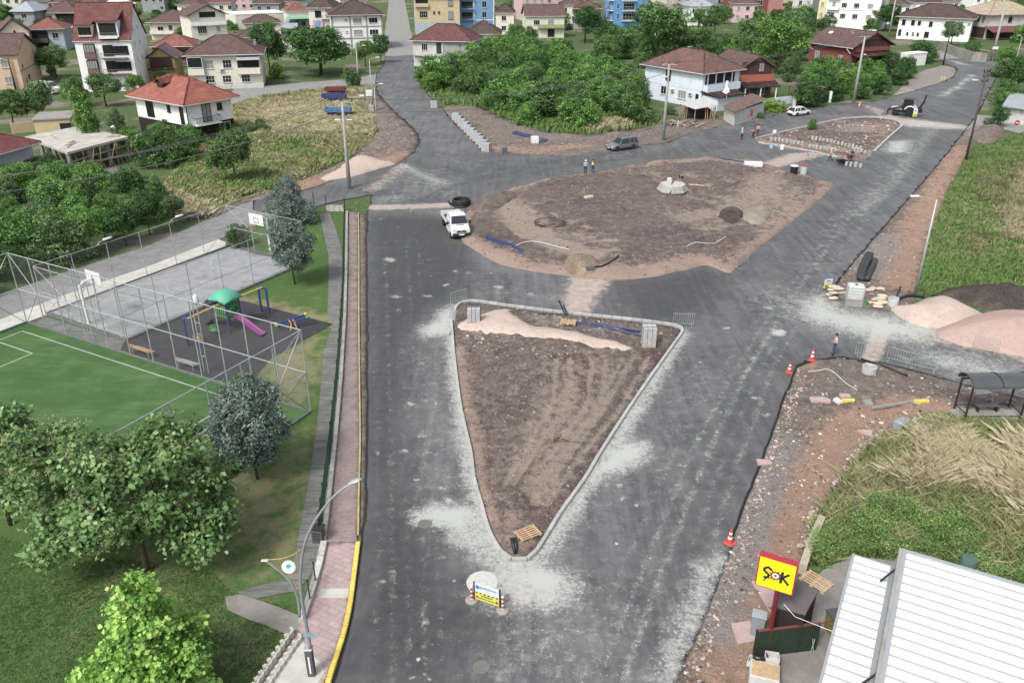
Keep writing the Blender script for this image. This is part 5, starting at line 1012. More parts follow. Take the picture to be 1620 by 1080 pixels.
def panicles(o, p, oo, r):
    k = r.choice(len(p), 620); c = p[k] + oo[k]*.12; c = c[c[:,2] > np.percentile(p[:,2], 35)]; n = 22; q = np.repeat(c, n, 0) + r.normal(size=(len(c)*n,3))*np.array([.10,.10,.09])
    obj('flower_panicles', leaf_mesh('flower_panicles', q, r.uniform(.03,.07,len(q)), r.uniform(0,1,len(q)), PAN, r, .9, .3), o)
r_ = np.random.default_rng(41)
hc = HT(234,904,690); cL = lobes_ell(r_, (.3,.7,hc*.56), (4.7,3.4,hc*.46), 46, (.5,1.0))
cL += lobes_ell(r_, (2.7,-.2,hc*.36), (1.7,1.4,.9), 12, (.45,.8))+lobes_ell(r_, (-3.0,-.8,hc*.3), (1.6,1.2,.8), 9, (.4,.7))
near_tree('catalpa_tree','spreading catalpa with pale seed panicles overhanging the pitch corner',234,904,cL,820,24,.25,.24,CAT,.16,(0,.3,hc*.66),5,.8,.7,extra=panicles,nl=14)
cL = lobes_ell(r_, (-.2,-.2,hc*.52), (3.0,2.6,hc*.42), 26, (.45,.9)); near_tree('catalpa_tree','second catalpa with pale panicles standing left of the spreading one',120,862,cL,340,24,.25,.24,CAT,.13,(0,0,hc*.6),6,.8,.7,extra=panicles,nl=10)
cL = lobes_ell(r_, (.2,0,5.3), (2.3,2.2,2.2), 24, (.5,.9)); near_tree('broadleaf_tree','broad-leaved green tree cut by the left edge beside the pitch',18,830,cL,340,26,.24,.23,CAT,.13,(0,0,4.6),7,.8,.7,nl=9)
cL = [(0,0,3.4,.9,.9,1.2)]
for i in range(38): f = (i+.5)/38; a = i*2.4; q = 2.05*math.sin(min(1,.28+f*.9)*math.pi)**.8*r_.uniform(.45,1.0)+.1; s = r_.uniform(.36,.62); cL.append((q*math.cos(a), q*math.sin(a)*.9, 1.2+4.9*f, s, s, s*r_.uniform(.8,1.2)))
near_tree('maple_tree','bright lime-green young maple on the lawn at the bottom left',258,1118,cL,900,22,.16,.18,MAP,.08,(0,0,5.2),8,.95,.8,shell=(.5,1.08),nl=9)
def conifer(x, yb, yt, wpx, kind, label, seed):
    h = HT(x, yb, yt); w = wpx*MPP(x, yb)*.62; r = np.random.default_rng(seed); L = []
    if kind == 'cone':
        for i in range(26): f = r.uniform(.06,1)**.8; a = r.uniform(0,6.28); q = w*(1.02-f)*r.uniform(.4,.85); s = w*.2+w*.2*(1-f); L.append((q*math.cos(a), q*math.sin(a), h*f*.95, s, s, s*.9))
    else:
        for i in range(30):
            f = r.uniform(0,1); a = r.uniform(0,6.28); prof = math.sin(min(1,f*1.35+.18)*math.pi*.5)*(1-f**2.2*.75); q = w*prof*r.uniform(.35,.8); s = w*r.uniform(.2,.34); L.append((q*math.cos(a), q*math.sin(a), h*(.34+.6*f), s, s, s*.75))
    return near_tree('blue_cedar', label, x, yb, L, 1150, 28, w*.055, .16, CON, .09, (0,0,h*.85), seed, .42, .9, (.55,1.06), nl=12)
conifer(408,758,616,140,'round','blue-green cedar with clear trunk beside the pitch end, nearest of the three cedars',31)
conifer(467,450,354,80,'round','blue-green cedar with clear trunk on the lawn behind the seesaw',32)
conifer(462,352,280,84,'cone','conical blue-green cedar at the head of the garden path',33)
# ================================================================== park: pitch, court, playground, sidewalk
GALV = mat('galvanised_steel', srgb(168,172,174), .45, .3, .1, 2, .15); GALVD = mat('weathered_steel', srgb(120,122,124), .5, .3, .15, 2, .3)
LINE = mat('line_paint', srgb(168,174,166), .8, 0, .1, 2, .55, srgb(110,122,106)); PGREEN = mat('fence_green', srgb(34,66,50), .6, 0, .1)
def m_net():
    m = bpy.data.materials.new('fence_netting'); t = NT(m); tr = t.n('ShaderNodeBsdfTransparent'); mx = t.n('ShaderNodeMixShader'); mx.inputs[0].default_value = .065
    t.fin(srgb(150,156,150), .8); t.l(tr.outputs[0], mx.inputs[1]); t.l(t.b.outputs[0], mx.inputs[2]); t.l(mx.outputs[0], t.out.inputs[0]); return m
NET = m_net()
def strips(name, segs, w, z, m=LINE):
    b = MB()
    for i, pts in enumerate(segs):
        for k in range(len(pts)-1):
            a_, c_ = Vector(pts[k]), Vector(pts[k+1]); d = (c_-a_); 
            if d.length < 1e-5: continue
            n = Vector((-d.y, d.x)).normalized()*w/2; e = d.normalized()*(w/2 if len(pts) < 8 else 0); zz = z + .0007*(i % 7)
            b.add([(*(a_-e+n),zz),(*(a_-e-n),zz),(*(c_+e-n),zz),(*(c_+e+n),zz)], [(0,1,2,3)])
    return tag(b.build(name, m), kind='structure')
def arc(f, ca_, cb_, r, a0, a1, n=20): return [f(ca_+r*math.cos(a0+(a1-a0)*i/n), cb_+r*math.sin(a0+(a1-a0)*i/n)) for i in range(n+1)]
i_ = 1.15; A1, B1 = La-1.15, Lb-1.15
strips('pitch_lines', [[pit(i_,i_),pit(A1,i_)],[pit(A1,i_),pit(A1,B1)],[pit(A1,B1),pit(i_,B1)],[pit(i_,B1),pit(i_,i_)],
  [pit(i_,3.2),pit(5.4,3.2)],[pit(5.4,3.2),pit(5.4,11.8)],[pit(5.4,11.8),pit(i_,11.8)],[pit(A1,3.2),pit(A1-4.2,3.2)],[pit(A1-4.2,3.2),pit(A1-4.2,11.8)],[pit(A1-4.2,11.8),pit(A1,11.8)]], .09, .046)
c_ = Ld/2
strips('court_lines', [[crt(.6,.5),crt(Lc-.6,.5)],[crt(Lc-.6,.5),crt(Lc-.6,Ld-.5)],[crt(Lc-.6,Ld-.5),crt(.6,Ld-.5)],[crt(.6,Ld-.5),crt(.6,.5)],[crt(Lc/2,.5),crt(Lc/2,Ld-.5)],arc(crt,Lc/2,c_,1.5,0,6.283,28),
  [crt(.6,c_-1.5),crt(4.6,c_-1.5)],[crt(.6,c_+1.5),crt(4.6,c_+1.5)],[crt(4.6,c_-1.5),crt(4.6,c_+1.5)],arc(crt,4.6,c_,1.5,-1.57,1.57),arc(crt,1.4,c_,3.9,-1.45,1.45,26),
  [crt(Lc-.6,c_-1.5),crt(Lc-4.6,c_-1.5)],[crt(Lc-.6,c_+1.5),crt(Lc-4.6,c_+1.5)],[crt(Lc-4.6,c_-1.5),crt(Lc-4.6,c_+1.5)],arc(crt,Lc-4.6,c_,1.5,1.57,4.71),arc(crt,Lc-1.4,c_,3.9,3.14-1.45,3.14+1.45,26)], .055, .106)
def fence(name, label, f, runs, h, sp, r=.035, mids=(.5,), braces=True, net=True, m=GALV):
    """tall steel ball fence: posts, rails, corner braces, netting"""
    o0 = Vector((*f(*runs[0][0]), 0)); t_ = thing(name, label, 'fence', o0); loc = lambda a, b: Vector((*f(a,b),0))-o0; done = set()
    for (p, q) in runs:
        a_, b_ = loc(*p), loc(*q); n = max(1, round((b_-a_).length/sp))
        for i in range(n+1):
            c = a_.lerp(b_, i/n); k = (round(c.x,1), round(c.y,1))
            if k in done: continue
            done.add(k); MB().tube([c, c+Vector((0,0,h))], r, 8).build('post', m, t_)
        for z in [h]+[h*mm for mm in mids]: MB().tube([a_+Vector((0,0,z)), b_+Vector((0,0,z))], r*.8, 6).build('rail', m, t_)
        MB().beam(a_+Vector((0,0,.09)), b_+Vector((0,0,.09)), .10, .18).build('kickboard', GALVD, t_)
        if braces:
            e = (b_-a_).normalized()*(b_-a_).length/n; MB().tube([a_+Vector((0,0,h)), a_+e+Vector((0,0,h*.5))], r*.6, 6).build('brace', m, t_); MB().tube([b_+Vector((0,0,h)), b_-e+Vector((0,0,h*.5))], r*.6, 6).build('brace', m, t_)
            MB().tube([b_+Vector((0,0,h*.5)), b_-e], r*.5, 6).build('brace', GALVD, t_); MB().tube([a_, a_+e+Vector((0,0,h*.5))], r*.5, 6).build('brace', GALVD, t_)
        if net:
            b = MB(); b.add([a_+Vector((0,0,.1)), b_+Vector((0,0,.1)), b_+Vector((0,0,h)), a_+Vector((0,0,h))], [(0,1,2,3)]); b.build('netting', NET, t_)
    return t_
HF = HT(492,653,522)
fence('pitch_fence','tall galvanised ball fence around the green football pitch',pit,[((0,0),(La,0)),((La,0),(La,Lb)),((0,0),(0,Lb))],HF,2.35,.045)
HC = HT(476,418,350)
fence('court_fence','galvanised ball fence around the grey basketball court',crt,[((-.4,Ld+.3),(Lc+.3,Ld+.3)),((Lc+.3,Ld+.3),(Lc+.3,-.3)),((Lc+.3,-.3),(-.4,-.3)),((-.4,-.3),(-.4,Ld+.3))],HC,3.1,.035,(.48,))
LAMPW = mat('lamp_shell', srgb(206,208,206), .4, 0, .05)
def court_lamp(a, label):
    p = crt(a, Ld+.3); t_ = thing('court_lamp', label, 'lamp', (*p, HC), math.atan2(ca[1], ca[0]), 'lamps on the court fence'); MB().tube([(0,0,0),(.25,0,.2),(.7,-.05,.32)],.03,6).build('bracket', GALV, t_)
    b = MB(); b.loft([[(x, s*w_*math.cos(q)-.05, .34+.09*math.sin(q)) for q in np.linspace(0,6.283,9)[:-1]] for x, w_, s in ((.6,.05,1),(.75,.14,1),(1.15,.17,1),(1.45,.06,1))]); b.build('lamp_head', LAMPW, t_, True)
court_lamp(5.2,'white lamp head on the back court fence, left of the two'); court_lamp(12.6,'white lamp head on the back court fence, right of the two')
def mast(x, yb, yt, label, lamp=True):
    p = G(x, yb); h = HT(x, yb, yt); t_ = thing('ladder_mast', label, 'mast', p, math.atan2(pa[1], pa[0]), 'twin-tube ladder masts')
    for s in (-.22,.22): MB().tube([(s,0,0),(s,0,h)],.035,8).build('tube', GALV, t_)
    for k in range(4): MB().tube([(-.22,0,h*(.25+.24*k)),(.22,0,h*(.25+.24*k))],.025,6).build('rung', GALV, t_)
    if lamp: MB().lathe([(.0,0),(.16,.02),(.19,.25),(.17,.6),(.08,.72),(0,.74)],14,(.25,0,h)).build('floodlight', LAMPW, t_, True)
mast(327,590,480,'ladder mast with white floodlight between the pitch and the playground'); mast(146,541,423,'ladder mast without lamp at the near end of the basketball court',False)
def hoop(px, face, label):
    p = G(*px); t_ = thing('basketball_hoop', label, 'basketball hoop', p, math.atan2(ca[1], ca[0])+(0 if face > 0 else math.pi), 'basketball hoops')
    MB().tube([(0,0,0),(0,0,3.3)],.11,10).build('post', WHT, t_); MB().tube([(0,0,3.2),(.35,0,3.5),(1.2,0,3.5)],.08,8).build('arm', WHT, t_); MB().tube([(0,0,2.6),(.9,0,3.4)],.04,6).build('stay', WHT, t_)
    bb = MB().bbox((1.24,0,3.5),(.06,1.8,1.05),.01).build('backboard', LAMPW, t_); b = MB()
    for (y0,z0,y1,z1) in ((-.3,3.2,.3,3.2),(-.3,3.65,.3,3.65),(-.3,3.2,-.3,3.65),(.3,3.2,.3,3.65)): b.beam((1.275,y0,z0),(1.275,y1,z1),.01,.05)
    b.build('target_square', DRK, bb)
    MB().tube([(1.55+.23*math.cos(q),.23*math.sin(q),3.05) for q in np.linspace(0,6.283,17)[:-1]],.015,5,closed=True).build('rim', mat('rim_orange', srgb(200,80,50), .5), t_)
hoop((141,513),1,'white basketball hoop at the near end of the court'); hoop((428,397),-1,'white basketball hoop at the far end of the court beside the cedar')
p = G(308,744); q = np.array(p[:2])-P0; ga, gb = float(q@pa), float(q@pb)
t_ = thing('football_goal','white football goal at the near end of the pitch beside the catalpa','goal',p); G_ = lambda a,b,z: Vector((*pit(a,b),z))-p
for s in (0,-3.0): MB().tube([G_(ga,gb+s,0),G_(ga,gb+s,2.0)],.05,8).build('goal_post', WHT, t_); MB().tube([G_(ga,gb+s,2.0),G_(ga+.5,gb+s,1.9),G_(ga+.95,gb+s,.02)],.03,6).build('stay', WHT, t_)
MB().tube([G_(ga,gb+.05,2.0),G_(ga,gb-3.05,2.0)],.05,8).build('crossbar', WHT, t_); MB().tube([G_(ga+.95,gb,.05),G_(ga+.95,gb-3,.05)],.03,6).build('ground_bar', WHT, t_); b = MB(); b.add([G_(ga+.5,gb,1.9),G_(ga+.5,gb-3,1.9),G_(ga+.95,gb-3,.05),G_(ga+.95,gb,.05)],[(0,1,2,3)]); b.build('net', NET, t_)
# ---------------- playground
BLU = mat('play_blue', srgb(44,66,130), .5, 0, .1, 2, .1); PYEL = mat('play_yellow', srgb(206,160,52), .5, 0, .08); PGRN = mat('play_green', srgb(66,150,58), .5, 0, .1); PPUR = mat('slide_purple', srgb(142,52,130), .35, 0, .08); PTEAL = mat('canopy_teal', srgb(60,168,136), .55, 0, .15, 9, .35, srgb(40,84,62)); PBRN = mat('ramp_brown', srgb(72,62,54), .8)
p0 = G(364,520); az = math.atan2(pa[1], pa[0]); t_ = thing('play_tower','play tower with teal domed canopy and purple slide on the rubber floor','play tower',p0,az); HTW = HT(364,520,458); w = .68
for sx in (-w,w):
    for sy in (-w,w): MB().tube([(sx,sy,0),(sx,sy,HTW-.75)],.06,8).build('post', BLU, t_)
MB().box((0,0,1.25),(2*w,2*w,.1)).build('deck', PBRN, t_)
k = w+.22; zr = HTW-.75; rings = []
for f, zz in ((1.0,0),(.98,.08),(.8,.36),(.5,.62),(.12,.74)):
    rings.append([(k*f*x, k*f*y, zr+zz-(.0 if abs(x) == abs(y) else -.14*f)) for x, y in ((-1,-1),(0,-1),(1,-1),(1,0),(1,1),(0,1),(-1,1),(-1,0))])
MB().loft(rings).build('canopy', PTEAL, t_, True)
pn = MB(); 
for i in range(6): pn.beam((-w+.1+.2*i,-w,1.35),(-w+.25+.2*i,-w,2.1),.05,.09)
pn.box((0,-w,1.36),(2*w-.1,.05,.1)); pn.box((0,-w,2.12),(2*w-.1,.05,.1)); pn.build('side_panel', PGRN, t_); MB().box((0,w,1.7),(2*w-.1,.05,.8)).build('side_panel', PGRN, t_)
sp_ = MB(); sp_.box((w+.02,-.45,1.75),(.05,.42,.9)); sp_.box((w+.02,.45,1.75),(.05,.42,.9)); sp_.box((w+.02,0,2.3),(.05,1.3,.3)); sp_.tube([(w+.1,.42*math.cos(q),1.72+.42*math.sin(q)) for q in np.linspace(0,6.283,15)[:-1]],.09,6,closed=True); sp_.build('slide_entry', mat('play_dark_green', srgb(40,120,70), .5), t_)
Ri = Matrix.Rotation(-az,3,'Z'); e = Ri @ (G(417,533)-p0); s0 = Vector((w+.05,0,1.3)); b = MB(); prof = [(-.30,.16),(-.24,.0),(.24,.0),(.30,.16),(.26,.16),(.20,.05),(-.20,.05),(-.26,.16)]
d = Vector((e.x-s0.x, e.y-s0.y, 0)); n_ = Vector((-d.y,d.x,0)).normalized(); rings = []
for f, z in ((0,1.3),(.08,1.28),(.5,.72),(.85,.24),(.95,.19),(1.0,.2)):
    c = s0+d*f; rings.append([tuple(c+n_*u+Vector((0,0,z-1.3+1.3-0+v-0)))[:2]+(z+v,) for u, v in prof])
b.loft(rings); b.build('slide', PPUR, t_, .6)
rp = MB(); rp.add([(-w,-.5,1.25),(-w,.5,1.25),(-w-1.5,.5,.05),(-w-1.5,-.5,.05),(-w,-.5,1.18),(-w,.5,1.18),(-w-1.5,.5,0),(-w-1.5,-.5,0)],[(0,1,2,3),(7,6,5,4),(0,3,7,4),(1,5,6,2),(3,2,6,7),(0,4,5,1)]); rp.build('climbing_ramp', PBRN, t_)
for i in range(5): f = i/4; MB().box((-w-.15-1.25*f,0,1.2-1.0*f),(.06,.9,.08)).build('foothold', DRK, t_)
def swing(pxs, tops, label, bm_to, seat_px, seat_m):
    a_, c_ = G(*pxs[0]), G(*pxs[1]); h = HT(pxs[0][0], pxs[0][1], tops); o = (a_+c_)/2; t_ = thing('swing_frame', label, 'swing', o, 0, 'swings beside the play tower')
    for q in (a_, c_): MB().box(tuple((q-o).to_2d())+(h/2,),(.12,.12,h),rz=az).build('leg', BLU, t_)
    MB().beam(a_-o+Vector((0,0,h+.05)), c_-o+Vector((0,0,h+.05)), .14,.14).build('head_bar', BLU, t_); e = bm_to-o; e.z = h+.1; s_ = Vector((0,0,h+.1)); MB().tube([s_, e],.07,8).build('beam', PYEL, t_)
    sp = G(*seat_px, .55)-o; f = max(.15,min(.9,(Vector((sp.x,sp.y)).dot(Vector((e.x,e.y))))/(e.x**2+e.y**2))); c = s_.lerp(e, f); dv = Vector((e.x,e.y,0)).normalized()*.22; nn = Vector((-dv.y,dv.x,0))
    for s in (-1,1): MB().tube([c+dv*s, Vector((c.x,c.y,.75))+dv*s],.012,4).build('chain', GALVD, t_)
    b = MB(); b.bbox((c.x,c.y,.55),(.42,.34,.05),.02,rz=az); 
    for s in (-1,1): b.tube([Vector((c.x,c.y,.58))+dv*s+nn*.7, Vector((c.x,c.y,.78))+dv*s+nn*.7, Vector((c.x,c.y,.78))+dv*s-nn*.7, Vector((c.x,c.y,.58))+dv*s-nn*.7],.025,5)
    for s in (-.7,.7): b.tube([Vector((c.x,c.y,.76))+dv+nn*s, Vector((c.x,c.y,.76))-dv+nn*s],.025,5)
    b.build('bucket_seat', seat_m, t_)
swing(((298,547),(311.5,551.5)),504,'blue swing frame with yellow beam and yellow bucket seat left of the tower',p0,(322,537),PYEL); swing(((414,494),(426,497)),455,'blue swing frame with yellow beam on the far right of the tower',p0,(398,505),PGRN)
t_ = thing('green_basket_seat','green basket swing seat hanging in front of the play tower','swing seat',G(340,530)); b = MB(); b.bbox((0,0,.45),(.5,.4,.06),.02,rz=az)
for s in (-.2,.2): b.tube([(-.25,s,.45),(-.25,s,.75),(.25,s,.75),(.25,s,.45)],.03,5)
b.build('seat', PGRN, t_); 
for s in (-.2,.2): MB().tube([(0,s,.75),(.35,s+.3,2.3)],.012,4).build('chain', GALVD, t_)
ss = G(463,519); t_ = thing('seesaw','blue double seesaw with yellow and green seats at the playground corner','seesaw',ss,math.atan2((G(483,505)-G(440,513)).y,(G(483,505)-G(440,513)).x))
for k, (yy, tl, cm) in enumerate(((-.28,.10,PGRN),(.28,.14,PYEL))):
    c, s = math.cos(tl), math.sin(tl); MB().beam((-1.25*c,yy,.62-1.25*s),(1.25*c,yy,.62+1.25*s),.12,.12).build('plank', BLU, t_)
    for e in (-1,1):
        MB().lathe([(0,-.05),(.16,-.03),(.17,.04),(0,.1)],10,(1.2*e*c,yy,.7+1.2*e*s)).build('seat', cm, t_, True); MB().tube([(.85*e*c,yy-.15,.95+.85*e*s),(.85*e*c,yy+.15,.95+.85*e*s)],.02,5).build('handle', BLU, t_)
for x in (-.25,.25): MB().tube([(x,-.45,0),(x*.6,-.4,.6),(x*.6,.4,.6),(x,.45,0)],.05,6).build('stand', PYEL, t_)
WOODB = mat('bench_wood', srgb(176,140,104), .7, 0, .15, 3)
def bench(px0, px1, label, m=WOODB):
    a_, c_ = G(*px0), G(*px1); o = (a_+c_)/2; L = (a_-c_).length; t_ = thing('park_bench', label, 'bench', o, math.atan2((c_-a_).y,(c_-a_).x), 'benches along the pitch fence')
    for k in range(4): MB().bbox((0,-.18+.12*k,.45),(L,.09,.035),.01).build('slat', m, t_)
    for k in range(2): MB().bbox((0,-.30,.62+.14*k),(L,.03,.1),.01).build('back_slat', m, t_)
    for s in (-.42,.42): MB().tube([(L*s,-.26,0),(L*s,-.28,.8)],.025,6).build('leg', GALV, t_); MB().tube([(L*s,.2,0),(L*s,.2,.44),(L*s,-.26,.44)],.025,6).build('leg', GALV, t_)
bench((214,557),(243,566),'park bench with warm wooden slats behind the pitch fence'); bench((286,578),(313,586),'weathered grey park bench behind the pitch fence, in front of the yellow swing',GALV); bench((322,489),(345,478),'dark park bench along the near edge of the basketball court',GALVD)
# ---------------- sidewalk edge: coping, green fence, kerbs
cop = [(549,337),(548,430),(546,500),(540,600),(531,700),(520,800),(513,858)]
wallrun('coping_wall','low worn concrete coping along the brick sidewalk',cop,.32,.22,mat('worn_coping', srgb(168,165,156), .9, 0, .2, 1.2, .5))
cp = smooth_px(cop, False, 3); wp = [G(x,y) for x,y in cp]; t_ = thing('green_mesh_fence','dark green wire mesh fence running along the sidewalk coping','fence',wp[0])
acc = 0
for i in range(len(wp)-1):
    a_, b_ = wp[i]-wp[0]+Vector((-.22,0,0)), wp[i+1]-wp[0]+Vector((-.22,0,0)); n = max(1, round((b_-a_).length/2.4))
    for k in range(n):
        p, q = a_.lerp(b_, k/n), a_.lerp(b_, (k+1)/n); MB().box((p.x,p.y,.75),(.06,.06,1.5)).build('post', PGREEN, t_); b = MB(); m_ = 22
        for j in range(1, m_): c = p.lerp(q, j/m_); b.box((c.x,c.y,.72),(.012,.012,1.2))
        for z in (.15,.45,.75,1.05,1.32): b.beam(p+Vector((0,0,z)), q+Vector((0,0,z)), .012,.014)
        b.build('mesh_panel', PGREEN, t_)
t_ = thing('green_mesh_fence','short leftover piece of dark mesh fence beside the pink sidewalk','fence',G(482,985)); a_, b_ = Vector((0,0,0)), G(500,925)-G(482,985)
for p in (a_, a_.lerp(b_,.5), b_): MB().box((p.x,p.y,.7),(.06,.06,1.4)).build('post', DRK, t_)
b = MB()
for j in range(1,26): c = a_.lerp(b_, j/26); b.box((c.x,c.y,.7),(.012,.012,1.2))
for z in (.15,.5,.9,1.3): b.beam(a_+Vector((0,0,z)), b_+Vector((0,0,z)), .012,.014)
b.build('mesh_panel', GALVD, t_)
wallrun('coping_wall','broken whitish coping beside the pink stamped sidewalk',[(513,862),(505,900),(490,950),(478,985)],.3,.3,mat('chalky_coping', srgb(186,182,172), .95, 0, .2, 2, .6))
YEL = mat('kerb_yellow', srgb(216,190,30), .7, 0, .1, 3, .35, srgb(150,140,110), rnd=.12); WYEL = mat('worn_yellow', srgb(180,164,92), .8, 0, .12, 3, .6, srgb(150,145,135), rnd=.12); KST = mat('kerb_concrete', srgb(166,167,162), .9, 0, .1, 3, .3, rnd=.1)
def kerb(name, label, pts, L, w, h, m, mats=None, gap=.03, z=0.0, closed=False, cat='kerb', skip=()):
    sp = smooth_px(pts, closed, 6); wl = [G(x,y) for x,y in sp]; 
    if closed: wl.append(wl[0])
    o = wl[0].copy(); t_ = thing(name, label, cat, o); acc = [0]
    for i in range(len(wl)-1): acc.append(acc[-1]+(wl[i+1]-wl[i]).length)
    n = max(1, round(acc[-1]/L)); st = acc[-1]/n; cache = {}
    def at(s):
        j = min(int(np.searchsorted(acc, s, 'right'))-1, len(wl)-2); f = (s-acc[j])/max(acc[j+1]-acc[j],1e-6); return wl[j].lerp(wl[j+1], f)
    for i in range(n):
        if i in skip: continue
        a_, b_ = at(i*st), at((i+1)*st-1e-4); c = (a_+b_)/2-o; d = b_-a_; ln = round(d.length-gap, 2); mm = m if mats is None else mats[rng.integers(len(mats))]
        key = (ln, mm.name)
        if key not in cache: cache[key] = MB().bbox((0,0,h/2),(ln,w,h),.025).mesh('kerb_stone', mm)
        k = obj('kerb_stone', cache[key], t_, (c.x, c.y, z+rng.uniform(-.008,.008)), math.atan2(d.y,d.x)+rng.uniform(-.012,.012))
    return t_
kerb('yellow_kerb','bright yellow painted kerb along the pink sidewalk',[(512,1120),(519,1085),(531,1045),(544,1005),(554,960),(562,900),(567,860)],.72,.22,.2,YEL)
kerb('worn_kerb','narrow worn yellow kerb along the brick sidewalk',[(567,848),(568,780),(570,700),(569,600),(568,500),(568,400),(567,338)],.8,.10,.16,WYEL)
kerb('island_kerb','pale new kerb stones around the triangular traffic island',[TRI[i] for i in (1,2,3,4,5,6,7,8,9,10,11,12,13,14,15,16,17,18,19,20,21,22,23,24,25,26,27,28)]+[(714,508)],.8,.2,.26,KST)
kerb('far_island_kerb','curved row of new kerb stones around the far traffic island',[(1196,221),(1215,216),(1273,202.5),(1324,191),(1362,187),(1387,187),(1412,191),(1425,197)],1.0,.22,.28,KST,z=.02)
kerb('far_island_kerb','straight pale kerb beam at the right end of the far traffic island',[(1429,199),(1406,219),(1384,240)],3.2,.3,.3,KST,z=.02)
kerb('far_island_kerb','low grey kerb along the near side of the far traffic island',[(1200,227),(1245,234),(1286,241),(1310,247),(1325,250)],1.0,.2,.22,KST,z=.02)
# stone wall bit and fence pillars at the head of the path
t_ = thing('stone_wall','short rubble stone wall with dark posts at the head of the garden path','wall',G(533,334)); a_, b_ = G(517,334)-G(533,334), G(546,334)-G(533,334); MB().beam(a_+Vector((0,0,.35)), b_+Vector((0,0,.35)), .35,.7).build('core', mat('mortar_grey', srgb(120,118,112), .9), t_); STN = mat('pale_stone', srgb(186,184,178), .9, 0, .12, 4, .3, rnd=.2)
sm = [MB().bbox((0,0,0),(.26*s,.12,.18*s),.05).mesh('stone', STN) for s in (.8,1,1.25)]
for k in range(26): p = a_.lerp(b_, (k % 9+.5)/9); obj('stone', sm[k % 3], t_, (p.x+rng.uniform(-.05,.05), p.y-.17, .12+.22*(k//9)))
for x, y in ((497,326),(517,332),(546,334)): p = G(x,y)-G(533,334); MB().box((p.x,p.y,.8),(.07,.07,1.6)).build('post', DRK, t_)
# interlocking planter rings
PLB = mat('planter_white', srgb(192,190,176), .9, 0, .1, 4, .4, rnd=.08); b = MB(); pr = [(.24*math.cos(q), .2*math.sin(q)) for q in np.linspace(-.35,3.5,13)]
inn = [(x*.72, y*.68) for x, y in pr[::-1]]; b.prism(pr+inn, 0, .28); pm = b.mesh('planter_block', PLB)
for row in range(2):
    for k in range(10):
        f = k/9; p = G(458-60*f, 1010+88*f) if row == 0 else G(470-60*f, 1016+88*f)
        o = obj('planter_block', pm, None, (p.x, p.y, .02+(.16 if row == 0 else 0)), 1.2+math.pi); tag(o, 'white horseshoe planter block of the border beside the pink sidewalk, %s' % ('upper row' if row == 0 else 'lower row'), 'planter', 'white planter blocks of the border')
t_ = thing('utility_box','dark slatted utility box beside the coping at the start of the pink sidewalk','utility box',G(505,857),-.2); MB().bbox((0,0,.45),(.55,.4,.9),.02).build('body', wDG, t_); MB().box((0,0,.95),(.65,.5,.06)).build('lid', DRK, t_)
for k in range(4): MB().box((0,-.21,.25+.14*k),(.4,.02,.05)).build('slat', DRK, t_)
# ---------------- curved double street lamp
def PV(x, y, Y):
    u, v = (x-W/2)/FPX, (y-HH/2)/FPX; dx, dy, dz = u, CP-v*SP, -SP-v*CP; t = Y/dy; return Vector((dx*t, Y, CAMH+dz*t))
lb = G(494,1069); t_ = thing('curved_street_lamp','tall curved steel street lamp with round blue-logo sign on the pink sidewalk','street lamp',lb); L_ = lambda x, y, dy=0: PV(x,y,lb.y+dy)-lb; STL = mat('brushed_steel', srgb(156,160,164), .35, .4, .08, 2)
MB().bbox((0,0,.04),(.55,.42,.08),.02).build('base_plate', GALV, t_); ph = HT(494,1069,1026); pb_ = MB(); pb_.bbox((0,0,ph/2),(.30,.26,ph),.03); pb_.build('pedestal', wDG, t_); MB().bbox((0,0,ph+.04),(.34,.3,.08),.02).build('pedestal_cap', GALV, t_); MB().box((0,-.135,ph*.5),(.06,.02,ph*.6)).build('name_strip', WHT, t_)
pts = smooth_px([(491,1024),(483,979),(476,935),(476,897),(483,856),(501,819),(526,787),(549,768)], False, 4); n = len(pts)
MB().tube([L_(*p) for p in pts],[.075-.035*i/n for i in range(n)],10).build('pole', STL, t_, True)
b = MB(); hp = [L_(547,769), L_(555,763), L_(566,759), L_(573,757)]; rs = [.05,.12,.13,.03]; b.loft([[tuple(h+Vector((0,r*math.cos(q)*1.1, r*math.sin(q)*.5))) for q in np.linspace(0,6.283,11)[:-1]] for h, r in zip(hp, rs)]); b.build('lamp_head', GALV, t_, True)
pts2 = smooth_px([(474,975),(472,950),(466,932),(457,917),(441,902),(420,886)], False, 4); MB().tube([L_(*p) for p in pts2],[.06-.02*i/len(pts2) for i in range(len(pts2))],8).build('side_arm', STL, t_, True)
b = MB(); a_ = L_(419,886); b.bbox(tuple(a_),(.28,.12,.07),.03); b.build('side_lamp', GALV, t_)
ce = L_(457,896); b = MB(); b.lathe([(0,-.02),(.25,-.02),(.27,0),(.27,.03),(.25,.05),(0,.05)],24,tuple(ce),Matrix.Rotation(math.pi/2-.25,3,'X')); sg = b.build('round_sign', LAMPW, t_, .5)
Mx = Matrix.Rotation(math.pi/2-.25,3,'X'); b = MB(); sw = [(.11*math.cos(q)*(1-.25*q/6.28)-.0, .11*math.sin(q)*(1-.25*q/6.28)+.04) for q in np.linspace(0,5.0,18)]; b.prism([(x,y) for x,y in sw], 0, .004); b.v = [tuple(Mx @ Vector((x,y,z+.052)) + ce) for x,y,z in b.v]; b.build('swirl_logo', mat('logo_teal', srgb(40,160,176), .5), sg)
b = MB()
for k in range(3): b.box((-.06+.06*k,-.13,.054),(.045,.02,.004))
b.v = [tuple(Mx @ Vector(v) + ce) for v in b.v]; b.build('logo_lettering', mat('logo_teal', srgb(40,160,176), .5), sg)
